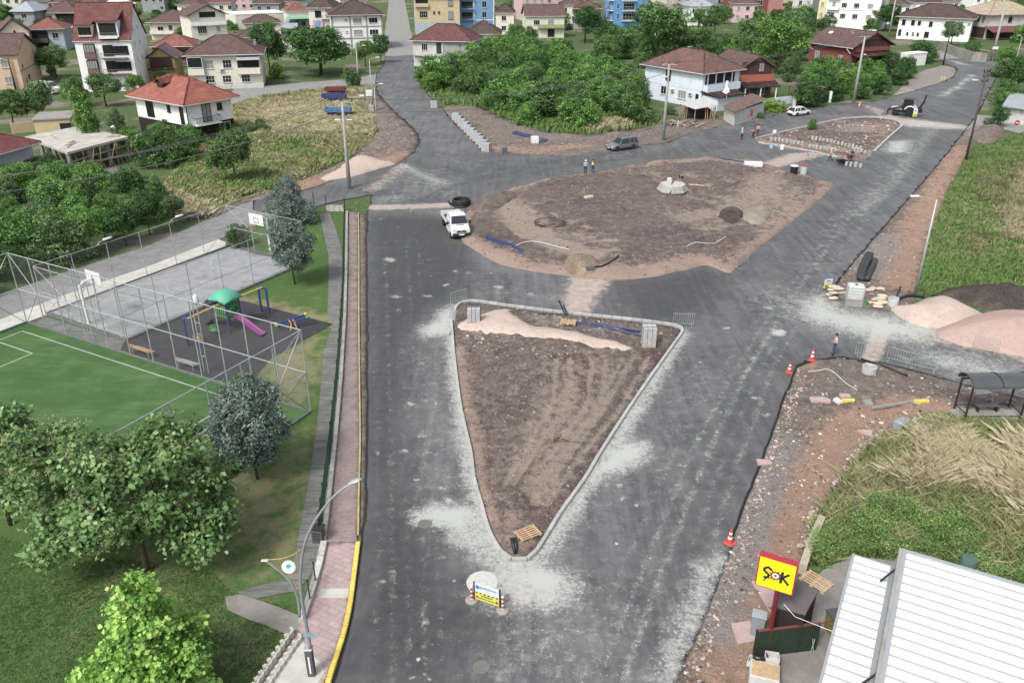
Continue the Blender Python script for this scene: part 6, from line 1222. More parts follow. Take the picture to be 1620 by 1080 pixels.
MB().tube([L_(*p) for p in smooth_px([(420,885),(445,883),(465,876),(476,868)], False, 4)],.012,5).build('net_cord', PYEL, t_)
b = MB(); 
for k in range(11):
    f = k/10; b.tube([L_(426+48*f,886-16*f*f), L_(*[(441,902),(452,911),(460,921),(466,932),(470,942),(472,950),(473,958),(474,966),(474,970),(475,973),(475,975)][k])],.005,3,False)
b.build('net', PYEL, t_)
b = MB(); c = L_(490,1000); b.prism([(c.x-.28,c.z-.10),(c.x+.30,c.z-.12),(c.x+.02,c.z+.16)],-.02,.02); b.v = [(x,z-.12,y) for x,y,z in b.v]; b.build('triangle_sign', mat('sign_blue', srgb(110,150,176), .5), t_)
# ================================================================== building site: heaps, shop corner, barriers, pallets, pipes, poles
def heap(name, label, poly, m, slope=.6, hmax=2.5, amp=.12, sc=.8, z=.07, cat='heap', step=6, sharp=1.0):
    pk = {'pink':zero,'rut':zero,'grey':zero,'dry':zero}
    o = patch(name, smooth_px(poly, True, 4), z, m, step, lambda P, bd: np.array([ZS(x_, y_, z)-z for x_, y_ in P])-.02 + hmax*(1-np.exp(-(bd*slope/hmax)**sharp))*(.82+.36*fbm(P,.5,31,3)) + np.clip(bd,0,1)*amp*(fbm(P,sc*3,5,4)-.5)*2 - .03*(bd < .05), pk, skirt=.05, jit=.12); del o['kind']
    return tag(o, label, cat)
heap('sand_heap','pale beige sand heap beside the two low sandbag stacks',[(1408,488),(1440,482),(1475,470),(1505,474),(1535,488),(1556,500),(1530,516),(1480,520),(1440,512)],M_SANDP,.62,2.1,.05)
heap('sand_heap','large pinkish sand heap cut by the right edge',[(1478,528),(1510,508),(1560,494),(1600,492),(1680,505),(1760,560),(1700,575),(1620,566),(1560,556),(1510,545)],M_SANDR,.6,2.6,.05)
heap('soil_heap','dark brown soil heap behind the sand heaps',[(1472,470),(1500,458),(1550,450),(1620,455),(1720,480),(1700,500),(1620,496),(1560,488),(1510,478)],M_SOIL,.5,1.6,.3)
heap('sand_heap','small pink sand heap beside the concrete pole on the left junction',[(500,288),(525,272),(550,254),(570,246),(592,250),(612,257),(632,259),(600,268),(560,280)],M_SANDP,.42,1.9,.06)
heap('sand_strip','long flat heap of pink sand across the triangular island',[(722,520),(740,508),(776,494),(808,493),(812,504),(842,518),(877,522),(928,537),(988,552),(1004,554),(994,563),(953,558),(918,553),(842,542),(763,533),(730,528)],M_SANDP,.5,.3,.05,z=.1)
heap('soil_heap','brown soil heap behind the white pickup at the roundabout edge',[(737,332),(752,321),(775,313),(805,308),(818,316),(795,332),(765,340)],M_DIRT,.5,.9,.25,z=.12)
heap('gravel_heap','yellowish gravel heap at the near edge of the roundabout soil',[(890,428),(898,412),(918,407),(940,412),(950,428),(936,440),(905,438)],m_dirt('yellow_gravel',(128,112,90),(156,138,112),(184,166,140)),.5,.7,.2,z=.12)
heap('soil_heap','brown soil heap on the right half of the roundabout',[(1134,352),(1142,338),(1160,333),(1176,342),(1172,356),(1152,362)],M_SOIL,.6,.8,.2,z=.1)
heap('rubble_heap','pale rubble heap beside the brown one on the roundabout',[(1172,350),(1180,334),(1205,330),(1222,340),(1210,356),(1188,359)],m_dirt('pale_rubble',(140,128,112),(164,152,136),(190,178,160),stones=.9),.5,.8,.3,z=.1)
heap('rubble_heap','grey rubble heap at the mouth of the right side street',[(1535,216),(1548,203),(1566,197),(1590,206),(1580,222),(1556,228)],M_VERGE,.4,1.2,.3)
# ---------------- shop corner
ROOFW = mat('white_roof_sheet', srgb(212,217,220), .45, 0, .04, .5, .18, srgb(150,154,154)); RIB = mat('roof_rib', srgb(150,154,156), .5, 0, .05)
ZL, ZM = 3.2, 4.3
a0, a1 = G(1352,878,ZL), G(1300,1080,ZL); dv = (a1-a0); dv.z = 0; dv.normalize(); du = Vector((-dv.y, dv.x, 0)); du = du if du.x > 0 else -du
so = a0.copy(); so.z = 0; sh = thing('shop_building','long shop building under bright white ribbed metal roof in the bottom right corner','shop',so,math.atan2(du.y,du.x)); Rz = Matrix.Rotation(-math.atan2(du.y,du.x),3,'Z'); sl_ = lambda x,y,z: Rz @ (G(x,y,z)-so)
wl = sl_(1412,887,ZL).x; m0 = sl_(1425,870,ZM); LEN = 12.0; ysg = -1
MB().box((wl/2+.12,-LEN/2,ZL/2-.1),(wl-.1,LEN-.5,ZL-.25)).build('annex_wall', wWOR, sh)
pw_ = .52; n = int(LEN/pw_); pmA = MB(); pmA.box((wl/2,0,0),(wl,pw_-.01,.05)); pmA.cm = 1; pmA.box((wl/2,pw_/2-.03,.05),(wl,.022,.05)); meA = pmA.mesh('roof_panel', [ROOFW, RIB])
for k in range(n):
    obj('roof_panel', meA, sh, (0,-pw_*(k+.5),ZL), 0)
MB().box((-.05,-LEN/2,ZL),(.1,LEN,.16)).build('gutter', RIB, sh)
m0y = m0.y; WL = 22.0
MB().box((m0.x+.2+WL/2,m0y-LEN/2,ZM/2-.1),(WL-.4,LEN-.3,ZM-.25)).build('wall', wW, sh)
MB().box((wl+.02+(m0.x-wl)/2+.06,m0y-LEN/2,(ZL+ZM)/2),(.12,LEN-.1,ZM-ZL+.3)).build('parapet_wall', wPL, sh)
pmB = MB(); pmB.box((WL/2,0,0),(WL,pw_-.01,.05)); pmB.cm = 1; pmB.box((WL/2,pw_/2-.03,.05),(WL,.024,.06)); meB = pmB.mesh('roof_panel', [ROOFW, RIB])
sl2 = sl_(1620,939,ZM); ang = math.atan2(sl2.y-m0y, sl2.x-m0.x)
for k in range(n): obj('roof_panel', meB, sh, (m0.x,m0y-pw_*(k+.5),ZM), 0)
MB().box((m0.x+.09,m0y-LEN/2,ZM+.05),(.26,LEN,.14)).build('verge_cap', RIB, sh); MB().box((m0.x+WL/2,m0y-.04,ZM+.04),(WL,.16,.12)).build('ridge_cap', RIB, sh)
MB().extr([(wl-.04,ZL+.0),(wl-.04,ZL+.07),(m0.x+.12,ZM-.06),(m0.x+.12,ZM-.13)],-LEN,-.02,'Y').build('flashing', RIB, sh)  # sloped strip added to hide the shaded gap between annex and main roof
for f in (.8,4.6): MB().tube([(wl-.3,-f*1.6,ZL+.1),(m0.x+.05,-f*1.6+.12,ZM-.1)],.05,6).build('strut', DRK, sh)
# sign on a mast
SRED = mat('sign_red', srgb(170,30,50), .4, 0, .05); SYEL = mat('sign_yellow', (.86,.74,.015), .4, 0, .03); NAVY = mat('letter_navy', srgb(28,32,62), .5); SDR = mat('burst_red', srgb(150,24,30), .5)
pbp = G(1211,1037); t_ = thing('shop_sign','yellow and red lettered shop sign on a dark red mast','sign',pbp); hz = HT(1211,1037,931); zt = HT(1211,1037,889)
TL, TR = G(1203,881,zt)-pbp, G(1260,898,zt)-pbp; cx_ = (TL+TR)/2; sw_ = (TR-TL).length; az_ = math.atan2((TR-TL).y,(TR-TL).x); shh = zt-hz+.05
MB().tube([(0,0,0),(0,0,hz+.2)],.10,10).build('mast', mat('mast_red', srgb(110,26,34), .5, 0, .1), t_)
def sgn(b, name, m, par, d=0.0): b.v = [tuple(Matrix.Rotation(az_,3,'Z') @ Vector((x, y, z)) + Vector((cx_.x, cx_.y, hz))) for x,y,z in b.v]; return b.build(name, m, par)
bxs = sgn(MB().box((0,.16,shh/2),(sw_+.1,.3,shh+.1)), 'sign_box', SRED, t_); sgn(MB().box((0,0,shh/2),(sw_,.03,shh)), 'sign_face', SYEL, bxs)
def stroke(b, pts, w, d=.01):
    for i in range(len(pts)-1):
        a_, c_ = Vector(pts[i]), Vector(pts[i+1]); q = (c_-a_).normalized()*w*.35; n_ = Vector((-(c_-a_).y,(c_-a_).x)).normalized()*w/2; a2, c2 = a_-q, c_+q
        b.add([(p.x,-.016-d*.9-.0006*i,p.y) for p in (a2-n_,c2-n_,c2+n_,a2+n_)]+[(p.x,-.016,p.y) for p in (a2-n_,c2-n_,c2+n_,a2+n_)],[(0,1,2,3),(0,4,5,1),(1,5,6,2),(2,6,7,3),(3,7,4,0)])
S = shh; 
b = MB(); stroke(b, [(-.15*sw_,.66*S),(-.24*sw_,.72*S),(-.33*sw_,.66*S),(-.34*sw_,.58*S),(-.26*sw_,.52*S),(-.19*sw_,.46*S),(-.21*sw_,.37*S),(-.31*sw_,.34*S)], .07*sw_); stroke(b, [(-.25*sw_,.33*S),(-.28*sw_,.25*S),(-.32*sw_,.22*S)], .035*sw_); sgn(b, 'letter_s_cedilla', NAVY, bxs)
b = MB(); pts = []
for k in range(22): q = 2*math.pi*k/22; rr = (.22 if k % 2 == 0 else .13)*sw_*(1+.25*((k*7) % 3-1)*(k % 2 == 0)); pts.append((rr*math.cos(q)-.01*sw_, .5*S+rr*math.sin(q)))
b.add([(x,-.019,z) for x,z in pts]+[(-.01*sw_,-.019,.5*S)],[(i,(i+1)%22,22) for i in range(22)]); sgn(b, 'red_burst', SDR, bxs)
for r0, nm, mm, dd in ((.115,'letter_o_outline',NAVY,.022),(.10,'letter_o',LAMPW,.025),(.035,'letter_o_dot',NAVY,.028)):
    b = MB(); b.add([(r0*sw_*math.cos(q)-.01*sw_,-dd,.5*S+r0*sw_*.95*math.sin(q)) for q in np.linspace(0,6.283,25)[:-1]],[tuple(range(24))]); sgn(b, nm, mm, bxs)
b = MB(); stroke(b, [(.17*sw_,.68*S),(.15*sw_,.32*S)], .07*sw_,.016); stroke(b, [(.34*sw_,.66*S),(.18*sw_,.50*S),(.36*sw_,.32*S)], .066*sw_,.02); sgn(b, 'letter_k', NAVY, bxs)
# corrugated shed, green screen, cabinet, crates
BRSH = mat('brown_corrugated', srgb(104,96,98), .5, .1, .08, 1); DBR = mat('dark_brown_wall', srgb(46,36,34), .7, 0, .15)
zz = 2.3; q4 = [G(x,y,zz) for x,y in ((1223,958),(1274,971),(1295,933),(1246,908))]; c0 = sum(q4, Vector())/4; c0.z = 0; t_ = thing('corrugated_shed','dark brown shed with corrugated roof behind the shop sign','shed',c0); qq = [(p-c0).to_2d() for p in q4]
MB().prism([tuple(p*.95) for p in qq], 0, zz-.1).build('wall', DBR, t_); b = MB(); NR = 18
for k in range(NR):
    f0, f1 = k/NR, (k+.62)/NR; A0, B0, A1_, B1_ = qq[0].lerp(qq[3],f0), qq[1].lerp(qq[2],f0), qq[0].lerp(qq[3],f1), qq[1].lerp(qq[2],f1); zc = zz+.02
    b.add([(A0.x,A0.y,zc),(B0.x,B0.y,zc),((B0.x+B1_.x)/2,(B0.y+B1_.y)/2,zc+.09),((A0.x+A1_.x)/2,(A0.y+A1_.y)/2,zc+.09),(A1_.x,A1_.y,zc),(B1_.x,B1_.y,zc)],[(0,1,2,3),(3,2,5,4)])
b.prism([tuple(p*1.02) for p in qq], zz-.06, zz+.018); b.build('corrugated_roof', BRSH, t_)
p, q = G(1192,1041), G(1289,1029); hh = HT(1192,1041,998); t_ = thing('green_screen','dark green felt-covered screen wall in front of the corrugated shed','screen',p); MB().beam(Vector((0,0,hh/2)), q-p+Vector((0,0,hh/2)), .08, hh).build('panel', mat('green_felt', srgb(30,54,36), .95, 0, .2, 3, .2), t_)
for f in (0,.5,1): c = (q-p)*f; MB().box((c.x,c.y+.08,hh/2),(.08,.08,hh)).build('post', DBR, t_)
MB().beam(Vector((0,0,hh+.03)), q-p+Vector((0,0,hh+.03)), .1,.06).build('top_rail', mat('rust_red', srgb(120,60,56), .7), t_); MB().tube([(q-p)+Vector((0,0,hh)), (q-p)+Vector((1.2,.4,hh))],.03,6).build('gate_bar', mat('rust_red', srgb(120,60,56), .7), t_)
t_ = thing('grey_cabinet','light grey electrical cabinet left of the shop sign mast','cabinet',G(1196,1006),-.35); MB().bbox((0,0,.62),(.55,.42,1.24),.02).build('body', mat('cabinet_grey', srgb(132,138,142), .6, 0, .06), t_); MB().bbox((0,0,1.27),(.62,.5,.06),.02).build('lid', mat('cabinet_lid', srgb(150,156,158), .6), t_); MB().box((.0,-.22,.62),(.46,.015,1.0)).build('door', mat('cabinet_grey', srgb(132,138,142), .6), t_)
PWD = mat('pallet_wood', srgb(186,152,110), .8, 0, .18, 4, .15, rnd=.12)
pal_d = [MB().bbox((0,0,.02),(1.2,.075,.022),.004).mesh('deck_board', PWD), MB().bbox((0,0,.02),(1.0,.1,.022),.004).mesh('bottom_board', PWD), MB().bbox((0,0,0),(.14,.12,.09),.004).mesh('block', PWD), MB().bbox((0,0,0),(.1,.8,.022),.004).mesh('stringer', PWD)]
def pallet(loc, rz, label, group='wooden pallets', scale=1.0, tilt=None, parent=None):
    t_ = thing('wooden_pallet', label, 'pallet', loc, rz, group)
    for k in range(6): obj('deck_board', pal_d[0], t_, (0,-.36+.72*k/5,.115))
    for x in (-.53,0,.53):
        obj('stringer', pal_d[3], t_, (x,0,.112))
        for y in (-.33,0,.33): obj('block', pal_d[2], t_, (x,y,.055))
        pass
    t_.scale = (scale,)*3
    if tilt: t_.rotation_euler = (tilt[0], tilt[1], rz)
    return t_
pallet(G(1291,922,2.36),-.9,'wooden pallet lying on the corrugated shed roof'); pallet(G(835,845,.36),.55,'light wooden pallet near the tip of the triangular island',tilt=(.05,.03)); pallet(G(899,511,.42),-.2,'wooden pallet in the soil beside the blue pipes',tilt=(.06,0))
t_ = thing('crate_pile','pile of white and black plastic crates with a pallet at the bottom right','crates',G(1207,1074),-.3); WCR = mat('white_crate', srgb(190,190,186), .6, 0, .08, 3, .2)
def crate(par, c, d, m, rz=0.0):
    o = MB(); w_, l_, h_ = d; o.box((0,0,.015),(w_,l_,.03))
    for s in (-1,1): o.box((s*(w_/2-.012),0,h_/2),(.024,l_,h_-.004)); o.box((0,s*(l_/2-.012),h_/2),(w_-.05,.024,h_))
    for k in range(3): o.box((0,-l_/2-.004,h_*(.3+.2*k)),(w_*.8,.012,.03))
    return o.build('crate', m, par, loc=c, rz=rz)
MB().bbox((0,-.15,.35),(1.15,.9,.7),.03).build('wrapped_stack', WCR, t_); pk_ = MB()
for k in range(8): pk_.bbox((0,-.55+.1*k,.74),(1.05,.07,.03),.005)
pk_.build('pallet_top', PWD, t_); crate(t_,(.25,.55,.55),(.55,.4,.32),WCR,.1); crate(t_,(-.2,.5,.5),(.55,.42,.3),DRK,.3); crate(t_,(-.42,.35,.3),(.5,.4,.3),WCR,-.2); crate(t_,(.2,.5,.2),(.6,.45,.32),DRK,0)
t_ = thing('yellow_bin','olive yellow bin with grey lid beside the white roof','bin',G(1318,1000),.2); MB().box((0,0,.5),(.6,.6,1.0),taper=1.05).build('body', mat('bin_olive', srgb(128,122,40), .6), t_); MB().box((0,0,1.05),(.68,.68,.08)).build('lid', wDG, t_)
t_ = thing('folded_stand','pair of pale metal legs leaning on the green screen','stand',G(1284,1035)); 
for s in (-.08,.08): MB().tube([(s,0,0),(-s*.6,.1,.8)],.02,5).build('tube', GALV, t_)
t_ = thing('green_barrel','dark green plastic barrel standing in the shrubs behind the shop','barrel',G(1528,905)); MB().lathe([(0,0),(.34,.02),(.38,.2),(.38,.75),(.34,.85),(0,.86)],18).build('body', mat('barrel_green', srgb(70,104,92), .6), t_, .6); MB().lathe([(.385,.4),(.41,.44),(.385,.48)],18).build('hoop', mat('barrel_green', srgb(70,104,92), .6), t_)
wallrun('low_wall','low pale concrete wall running from the shed into the shrubs',[(1268,908),(1281,868),(1298,830)],.6,.35,mat('sandy_concrete', srgb(172,160,136), .9, 0, .15, 1.5, .4))
tag(MB().tube([G(1240,955,2.6),G(1258,975,2.5),G(1322,1000,3.1)],.012,4).build('sign_cable',WHT),'thin white cable strung from the shop sign to the white roof','cable')
# ---------------- bus shelter
bs = thing('bus_shelter','dark framed bus shelter with smoked barrel roof on a concrete slab','bus shelter',G(1560,657),.02); SMK = mat('smoked_panel', srgb(74,78,80), .3, 0, .08); L2, D2, H2 = 1.75, .65, 2.2
MB().bbox((0,0,.08),(4.2,2.0,.16),.03).build('slab', CONC, bs)
for sx in (-L2,L2):
    for sy in (-D2,D2): MB().box((sx,sy,.16+H2/2),(.09,.09,H2)).build('post', DRK, bs)
    MB().box((sx,0,.5),(.05,2*D2,.06)).build('side_rail', DRK, bs)
for sy in (-D2,D2): MB().box((0,sy,.16+H2),(2*L2,.09,.1)).build('beam', DRK, bs)
MB().box((0,D2,.45),(2*L2,.05,.06)).build('rear_rail', DRK, bs); MB().box((0,-D2,.34),(2*L2,.04,.05)).build('front_rail', DRK, bs)
for k in range(2):
    b = MB(); x0, x1 = (-L2-.15, -.01) if k == 0 else (.01, L2+.15); pr = [( (D2+.2)*math.cos(q), .16+H2+.05+.5*math.sin(q)) for q in np.linspace(0,math.pi,13)]; b.extr(pr+[(y*.97,z-.03) for y,z in pr[::-1]], x0, x1, 'X'); b.build('roof_panel', SMK, bs, .5)
for x in (-L2-.15,0,L2+.15): MB().tube([(x,(D2+.21)*math.cos(q),.16+H2+.06+.51*math.sin(q)) for q in np.linspace(0,math.pi,11)],.035,6).build('roof_rib', DRK, bs)
MB().bbox((.1,.25,.6),(1.5,.38,.05),.02).build('bench_seat', wDG, bs)
for x in (-.5,.7): MB().box((x,.25,.37),(.05,.3,.42)).build('bench_leg', DRK, bs)
MB().box((-.25,D2-.02,1.5),(.8,.03,.55)).build('poster', LAMPW, bs); MB().box((-.85,D2-.02,1.6),(.28,.03,.4)).build('notice', LAMPW, bs); MB().tube([(.55,D2-.05,.6),(.55,D2-.05,2.3)],.02,6).build('pole', GALV, bs)
# ---------------- barriers, cones, signs
def m_stripe(name, a, b, sc):
    m = bpy.data.materials.new(name); t = NT(m); co = t.obj(); s = t.n('ShaderNodeSeparateXYZ'); t.l(co, s.inputs[0]); f = t.math('GREATER_THAN', t.math('FRACT', t.math('MULTIPLY', s.outputs['Z'], sc)), .5); t.fin(t.mix(f, srgb(*a), srgb(*b)), .5); return m
STRP = m_stripe('red_white_bands', (186,30,44), (208,206,202), 4.2); CONO = mat('cone_orange', srgb(208,62,40), .55, 0, .06); CONW = mat('cone_band', srgb(214,212,206), .5)
def cone(x, yb, yt, label):
    h = HT(x, yb, yt); p = G(x, yb); p.z = .06; t_ = thing('traffic_cone', label, 'traffic cone', p, rng.uniform(0,1.5), 'orange traffic cones'); MB().bbox((0,0,.03),(h*.52,h*.52,.06),.02).build('base', CONO, t_); rr = lambda z: h*.19*(1-z/h)+h*.035*(z/h)
    b = MB(); b.lathe([(rr(.05),.05),(rr(h),h),(0,h+.005)],16); b.build('body', CONO, t_, .6)
    for z0, z1 in ((.3,.45),(.58,.74)): MB().lathe([(rr(z0*h)+.006,z0*h),(rr(z1*h)+.006,z1*h)],16).build('band', CONW, t_, True)
cone(1248,590,573,'orange traffic cone at the asphalt corner, nearer the road centre of the pair'); cone(1284,571,552,'orange traffic cone on the rounded corner nearest the man in jeans'); cone(1154,860,837,'orange traffic cone alone at the lower right road edge'); cone(1359,171,160,'orange traffic cone below the tall concrete pole near the backhoe')
def stripe_post(px, yt, par=None):
    p = G(*px); h = HT(px[0], px[1], yt)
    return p, h
WSGN = mat('sign_white', srgb(196,204,212), .5, 0, .04); YSGN = mat('sign_lime', srgb(204,204,40), .5, 0, .04); BSGN = mat('sign_logo_blue', srgb(60,120,176), .5)
t_ = thing('roadworks_board','white and yellow roadworks board between two red-white striped posts','road sign',G(771,962)); o0 = G(771,962); ends = []
for (x, yb, yt) in ((746.5,951,927),(795.5,967,943)):
    p = G(x, yb)-o0; h = HT(x, yb, yt); MB().lathe([(.30,0),(.30,.06),(.22,.1),(.08,.12)],16,tuple(p+Vector((0,0,.06)))).build('post_base', CONC, t_, .5); k = MB(); k.cyl((0,0,.08),.065,h-.12,12); k.lathe([(.065,h-.04),(.04,h+.03),(0,h+.04)],12); k.build('striped_post', STRP, t_, .5, loc=p); ends.append((p, h))
u_ = (ends[1][0]-ends[0][0]); Lp = u_.length; az2 = math.atan2(u_.y,u_.x); cm_ = (ends[0][0]+ends[1][0])/2
def brd(b, nm, m, par): b.v = [tuple(Matrix.Rotation(az2,3,'Z') @ Vector(v) + cm_) for v in b.v]; return b.build(nm, m, par)
bw = Lp*.78; hb = .95; z0 = .25
bd_ = brd(MB().box((0,0,z0+hb*.75),(bw,.03,hb*.5)),'upper_board',WSGN,t_); bl_ = brd(MB().box((0,0,z0+hb*.25-.002),(bw,.03,hb*.5-.004)),'lower_board',YSGN,t_)
for s in (-1,1): brd(MB().box((s*(bw/2+.03),0,z0+hb/2),(.07,.05,hb+.06)),'frame_side',DRK,t_)
b = MB(); b.lathe([(.0,0),(.1,0),(.1,.004)],14,(-bw*.38,-.02,z0+hb*.78),Matrix.Rotation(math.pi/2,3,'X')); b.lathe([(0,.004),(.045,.006)],10,(-bw*.38,-.02,z0+hb*.78),Matrix.Rotation(math.pi/2,3,'X')); brd(b,'round_logo',BSGN,bd_); b = MB()
for k in range(11): b.box((-bw*.26+bw*.062*k,-.018,z0+hb*.80),(bw*.04,.006,.07 if k % 3 else .1))
brd(b,'lettering',BSGN,bd_); b = MB()
for k in range(6): b.box((-bw*.42+bw*.165*k,-.018,z0+hb*.44),(bw*.08,.006,.07))
for k in range(7): b.box((-bw*.2+bw*.065*k,-.0185,z0+hb*.3),(bw*.045,.006,.07))
for k in range(9): b.box((-bw*.28+bw*.068*k,-.0185,z0+hb*.14),(bw*.045,.006,.06))
brd(b,'lettering',DRK,bl_)
for s in (-1,1): b = MB(); b.add([(s*bw*.4-.1,-.019,z0+hb*.1),(s*bw*.4+.1,-.019,z0+hb*.1),(s*bw*.4,-.019,z0+hb*.3)],[(0,1,2)]); brd(b,'warning_triangle',SRED,bl_)
def aboard(x, yb, wpx, yt, rz, label):
    p = G(x, yb); h = HT(x, yb, yt); w_ = wpx*MPP(x, yb); t_ = thing('roadworks_sign', label, 'road sign', p, rz, 'small roadworks signs')
    for s in (-.45,.45): MB().tube([(w_*s,0,0),(w_*s,0,h)],.025,6).build('leg', DRK, t_)
    u = MB().box((0,-.03,h*.8),(w_,.03,h*.38)).build('upper_board', WSGN, t_); v = MB().box((0,-.03,h*.41),(w_,.03,h*.38)).build('lower_board', YSGN, t_); b = MB()
    for k in range(5): b.box((-w_*.35+w_*.17*k,-.05,h*.42),(w_*.1,.012,h*.08))
    for k in range(4): b.box((-w_*.25+w_*.17*k,-.05,h*.3),(w_*.1,.012,h*.07))
    b.build('lettering', DRK, v); b = MB(); b.box((0,-.05,h*.82),(w_*.5,.012,h*.1)); b.build('logo', BSGN, u)
aboard(1308,459,15,441,.35,'small yellow and white roadworks sign beside the sandbags'); aboard(1446,188,6.5,173,.0,'narrow upright roadworks sign standing beside the backhoe'); aboard(1490,131,9,121,.4,'yellow roadworks sign between dark posts on the far pale lot')
BARM = mat('barrier_galvanised', srgb(150,160,156), .5, .2, .1); 
def barrier(x0, y0, x1, y1, label, m=BARM, h=1.05):
    a_, c_ = G(x0,y0), G(x1,y1); a_.z = c_.z = .06; o = (a_+c_)/2; L = (c_-a_).length; t_ = thing('crowd_barrier', label, 'barrier', o, math.atan2((c_-a_).y,(c_-a_).x), 'steel crowd barriers')
    MB().tube([(-L/2,0,.12),(-L/2,0,h),(L/2,0,h),(L/2,0,.12)],.022,6).build('frame', m, t_); MB().tube([(-L/2,0,.2),(L/2,0,.2)],.018,6).build('bottom_rail', m, t_); n = max(6, int(L/.16))
    for k in range(1, n): MB().tube([(-L/2+L*k/n,0,.2),(-L/2+L*k/n,0,h)],.011,4).build('bar', m, t_)
    for s in (-.8,.8): MB().tube([(L/2*s,-.3,0),(L/2*s,0,.12),(L/2*s,.3,0)],.02,5).build('foot', m, t_)
for args in ((713,483,738,476,'steel crowd barrier at the upper left corner of the triangular island'),(1064,516,1097,517,'steel crowd barrier at the upper right corner of the triangular island'),(1352,563,1388,568,'steel crowd barrier by the man in jeans, leftmost of the roadside row'),(1402,570,1438,580,'steel crowd barrier in the middle of the roadside row'),(1438,580,1482,590,'steel crowd barrier of the roadside row nearest the bus shelter'),(1538,552,1577,562,'steel crowd barrier standing against the pinkish sand heap'),(556,296,577,293,'steel crowd barrier beside the concrete pole at the left junction'),(1164,427,1183,414,'steel crowd barrier at the lower right edge of the roundabout'),(1405,513,1428,513,'steel crowd barrier in front of the pale sand heap'),(1366,257,1378,249,'steel crowd barrier at the end of the straight far kerb')): barrier(*args)
# ---------------- pallets of pavers, blocks
PAVE = mat('paver_grey', srgb(168,171,172), .9, 0, .1, 5, .2, rnd=.06); STRAP = mat('strap_black', srgb(36,36,38), .6)
pv = {}
def paver_stack(x, y, z, label, cols=3, layers=5, w=1.0, group='pallets of concrete kerbs and pavers', rz=0.0):
    p = G(x, y); p.z = ZS(p.x, p.y, .06)+(.2 if y == 517 else 0); t_ = thing('paver_pallet', label, 'pallet', p, rz, group); k_ = (cols, layers, w)
    if k_ not in pv:
        cw_ = w/cols; pv[k_] = (MB().bbox((0,0,.1),(cw_-.03,.9,.17),.015).mesh('paver', PAVE), MB().box((0,0,.05),(w,.95,.1)).mesh('pallet_base', PWD))
    obj('pallet_base', pv[k_][1], t_)
    for c in range(cols):
        for l in range(layers): obj('paver', pv[k_][0], t_, (-w/2+w/cols*(c+.5), rng.uniform(-.02,.02), .1+.185*l))
    b = MB(); hh_ = .1+.185*layers
    for s in (-.3,.3): b.box((0,s,hh_/2+.1),(w+.01,.03,hh_-.15)); b.box((0,s,hh_+.02),(w,.03,.012))
    b.build('strap', STRAP, t_)
paver_stack(750,517,.66,'short strapped stack of grey kerb blocks at the left end of the pink sand strip'); paver_stack(1025,550,.36,'taller strapped stack of grey kerb blocks at the right end of the blue pipes',3,8)
paver_stack(687,171,.05,'single pallet of pavers alone at the uphill road edge',3,6,1.2)
for k in range(11):
    f = k/10; paver_stack(722+48*f, 191+49*f, .06, '%s pallet of pavers from the uphill end of the long row' % ('first','second','third','fourth','fifth','sixth','seventh','eighth','ninth','tenth','eleventh and last')[k], 3, 6, 1.25, 'row of paver pallets beside the uphill road', -.5)
paver_stack(1283,250,.06,'low pallet of stones beside the sand ramp of the far island',3,3,1.0); 
blk = [MB().bbox((0,0,.3*s),(.3,.3,.6*s),.03).mesh('kerb_block', KST) for s in (.9,1.0,1.1)]
for rw, (a_, b_, n) in enumerate((((1220,224),(1268,232),9),((1285,222),(1360,239),14),((1280,236),(1321,243),8),((1338,263),(1360,266),4),((1352,240),(1374,247),5))):
    for k in range(n):
        f = k/max(n-1,1); x, y = a_[0]+(b_[0]-a_[0])*f, a_[1]+(b_[1]-a_[1])*f; p = G(x+rng.uniform(-.6,.6), y+rng.uniform(-.3,.3)); p.z = .1 if rw < 3 else .06
        tag(obj('kerb_block', blk[k % 3], None, p, rng.uniform(0,1.5)), ['upright concrete kerb block of the left row on the far island','upright concrete kerb block of the long back row on the far island','upright concrete kerb block of the middle row on the far island','upright concrete kerb block of the short front row by the wheelbarrow','upright concrete kerb block near the straight far kerb'][rw], 'kerb block', 'upright kerb blocks of the far island, row %d' % (rw+1))
# fountain base
p = G(1063,312); p.z = ZS(p.x, p.y)-.05; t_ = thing('fountain_base','stepped octagonal concrete fountain base on the roundabout','fountain base',p,.2); R0 = 24.5*MPP(1063,310)
for k, (rr, h0, h1) in enumerate(((1.0,0,.18),(.94,.18,.36),(.88,.36,.54),(.82,.54,.72))): MB().prism([(R0*rr*math.cos(q), R0*rr*math.sin(q)) for q in np.arange(8)*math.pi/4+.39], h0, h1).build('step', KST, t_)
MB().prism([(R0*.8*math.cos(q), R0*.8*math.sin(q)) for q in np.arange(8)*math.pi/4+.39], .72, .76).build('top_slab', mat('fountain_top', srgb(182,174,160), .9, 0, .1, 2, .3), t_)
BPIPE = mat('blue_pipe', srgb(38,62,112), .45, 0, .1, 3, .1); KPIPE = mat('black_pipe', srgb(34,35,38), .5, 0, .15, 3, .2, srgb(110,104,98)); GPIPE = mat('dark_corrugated', srgb(56,57,60), .6, 0, .1)
MB().tube([(-R0*.55,-R0*.9,.1),(-R0*.3,-R0*.7,.5),(-R0*.1,0,.85),(R0*.35,R0*.7,.85)],.06,7).build('strapped_pipe', BPIPE, t_, True)
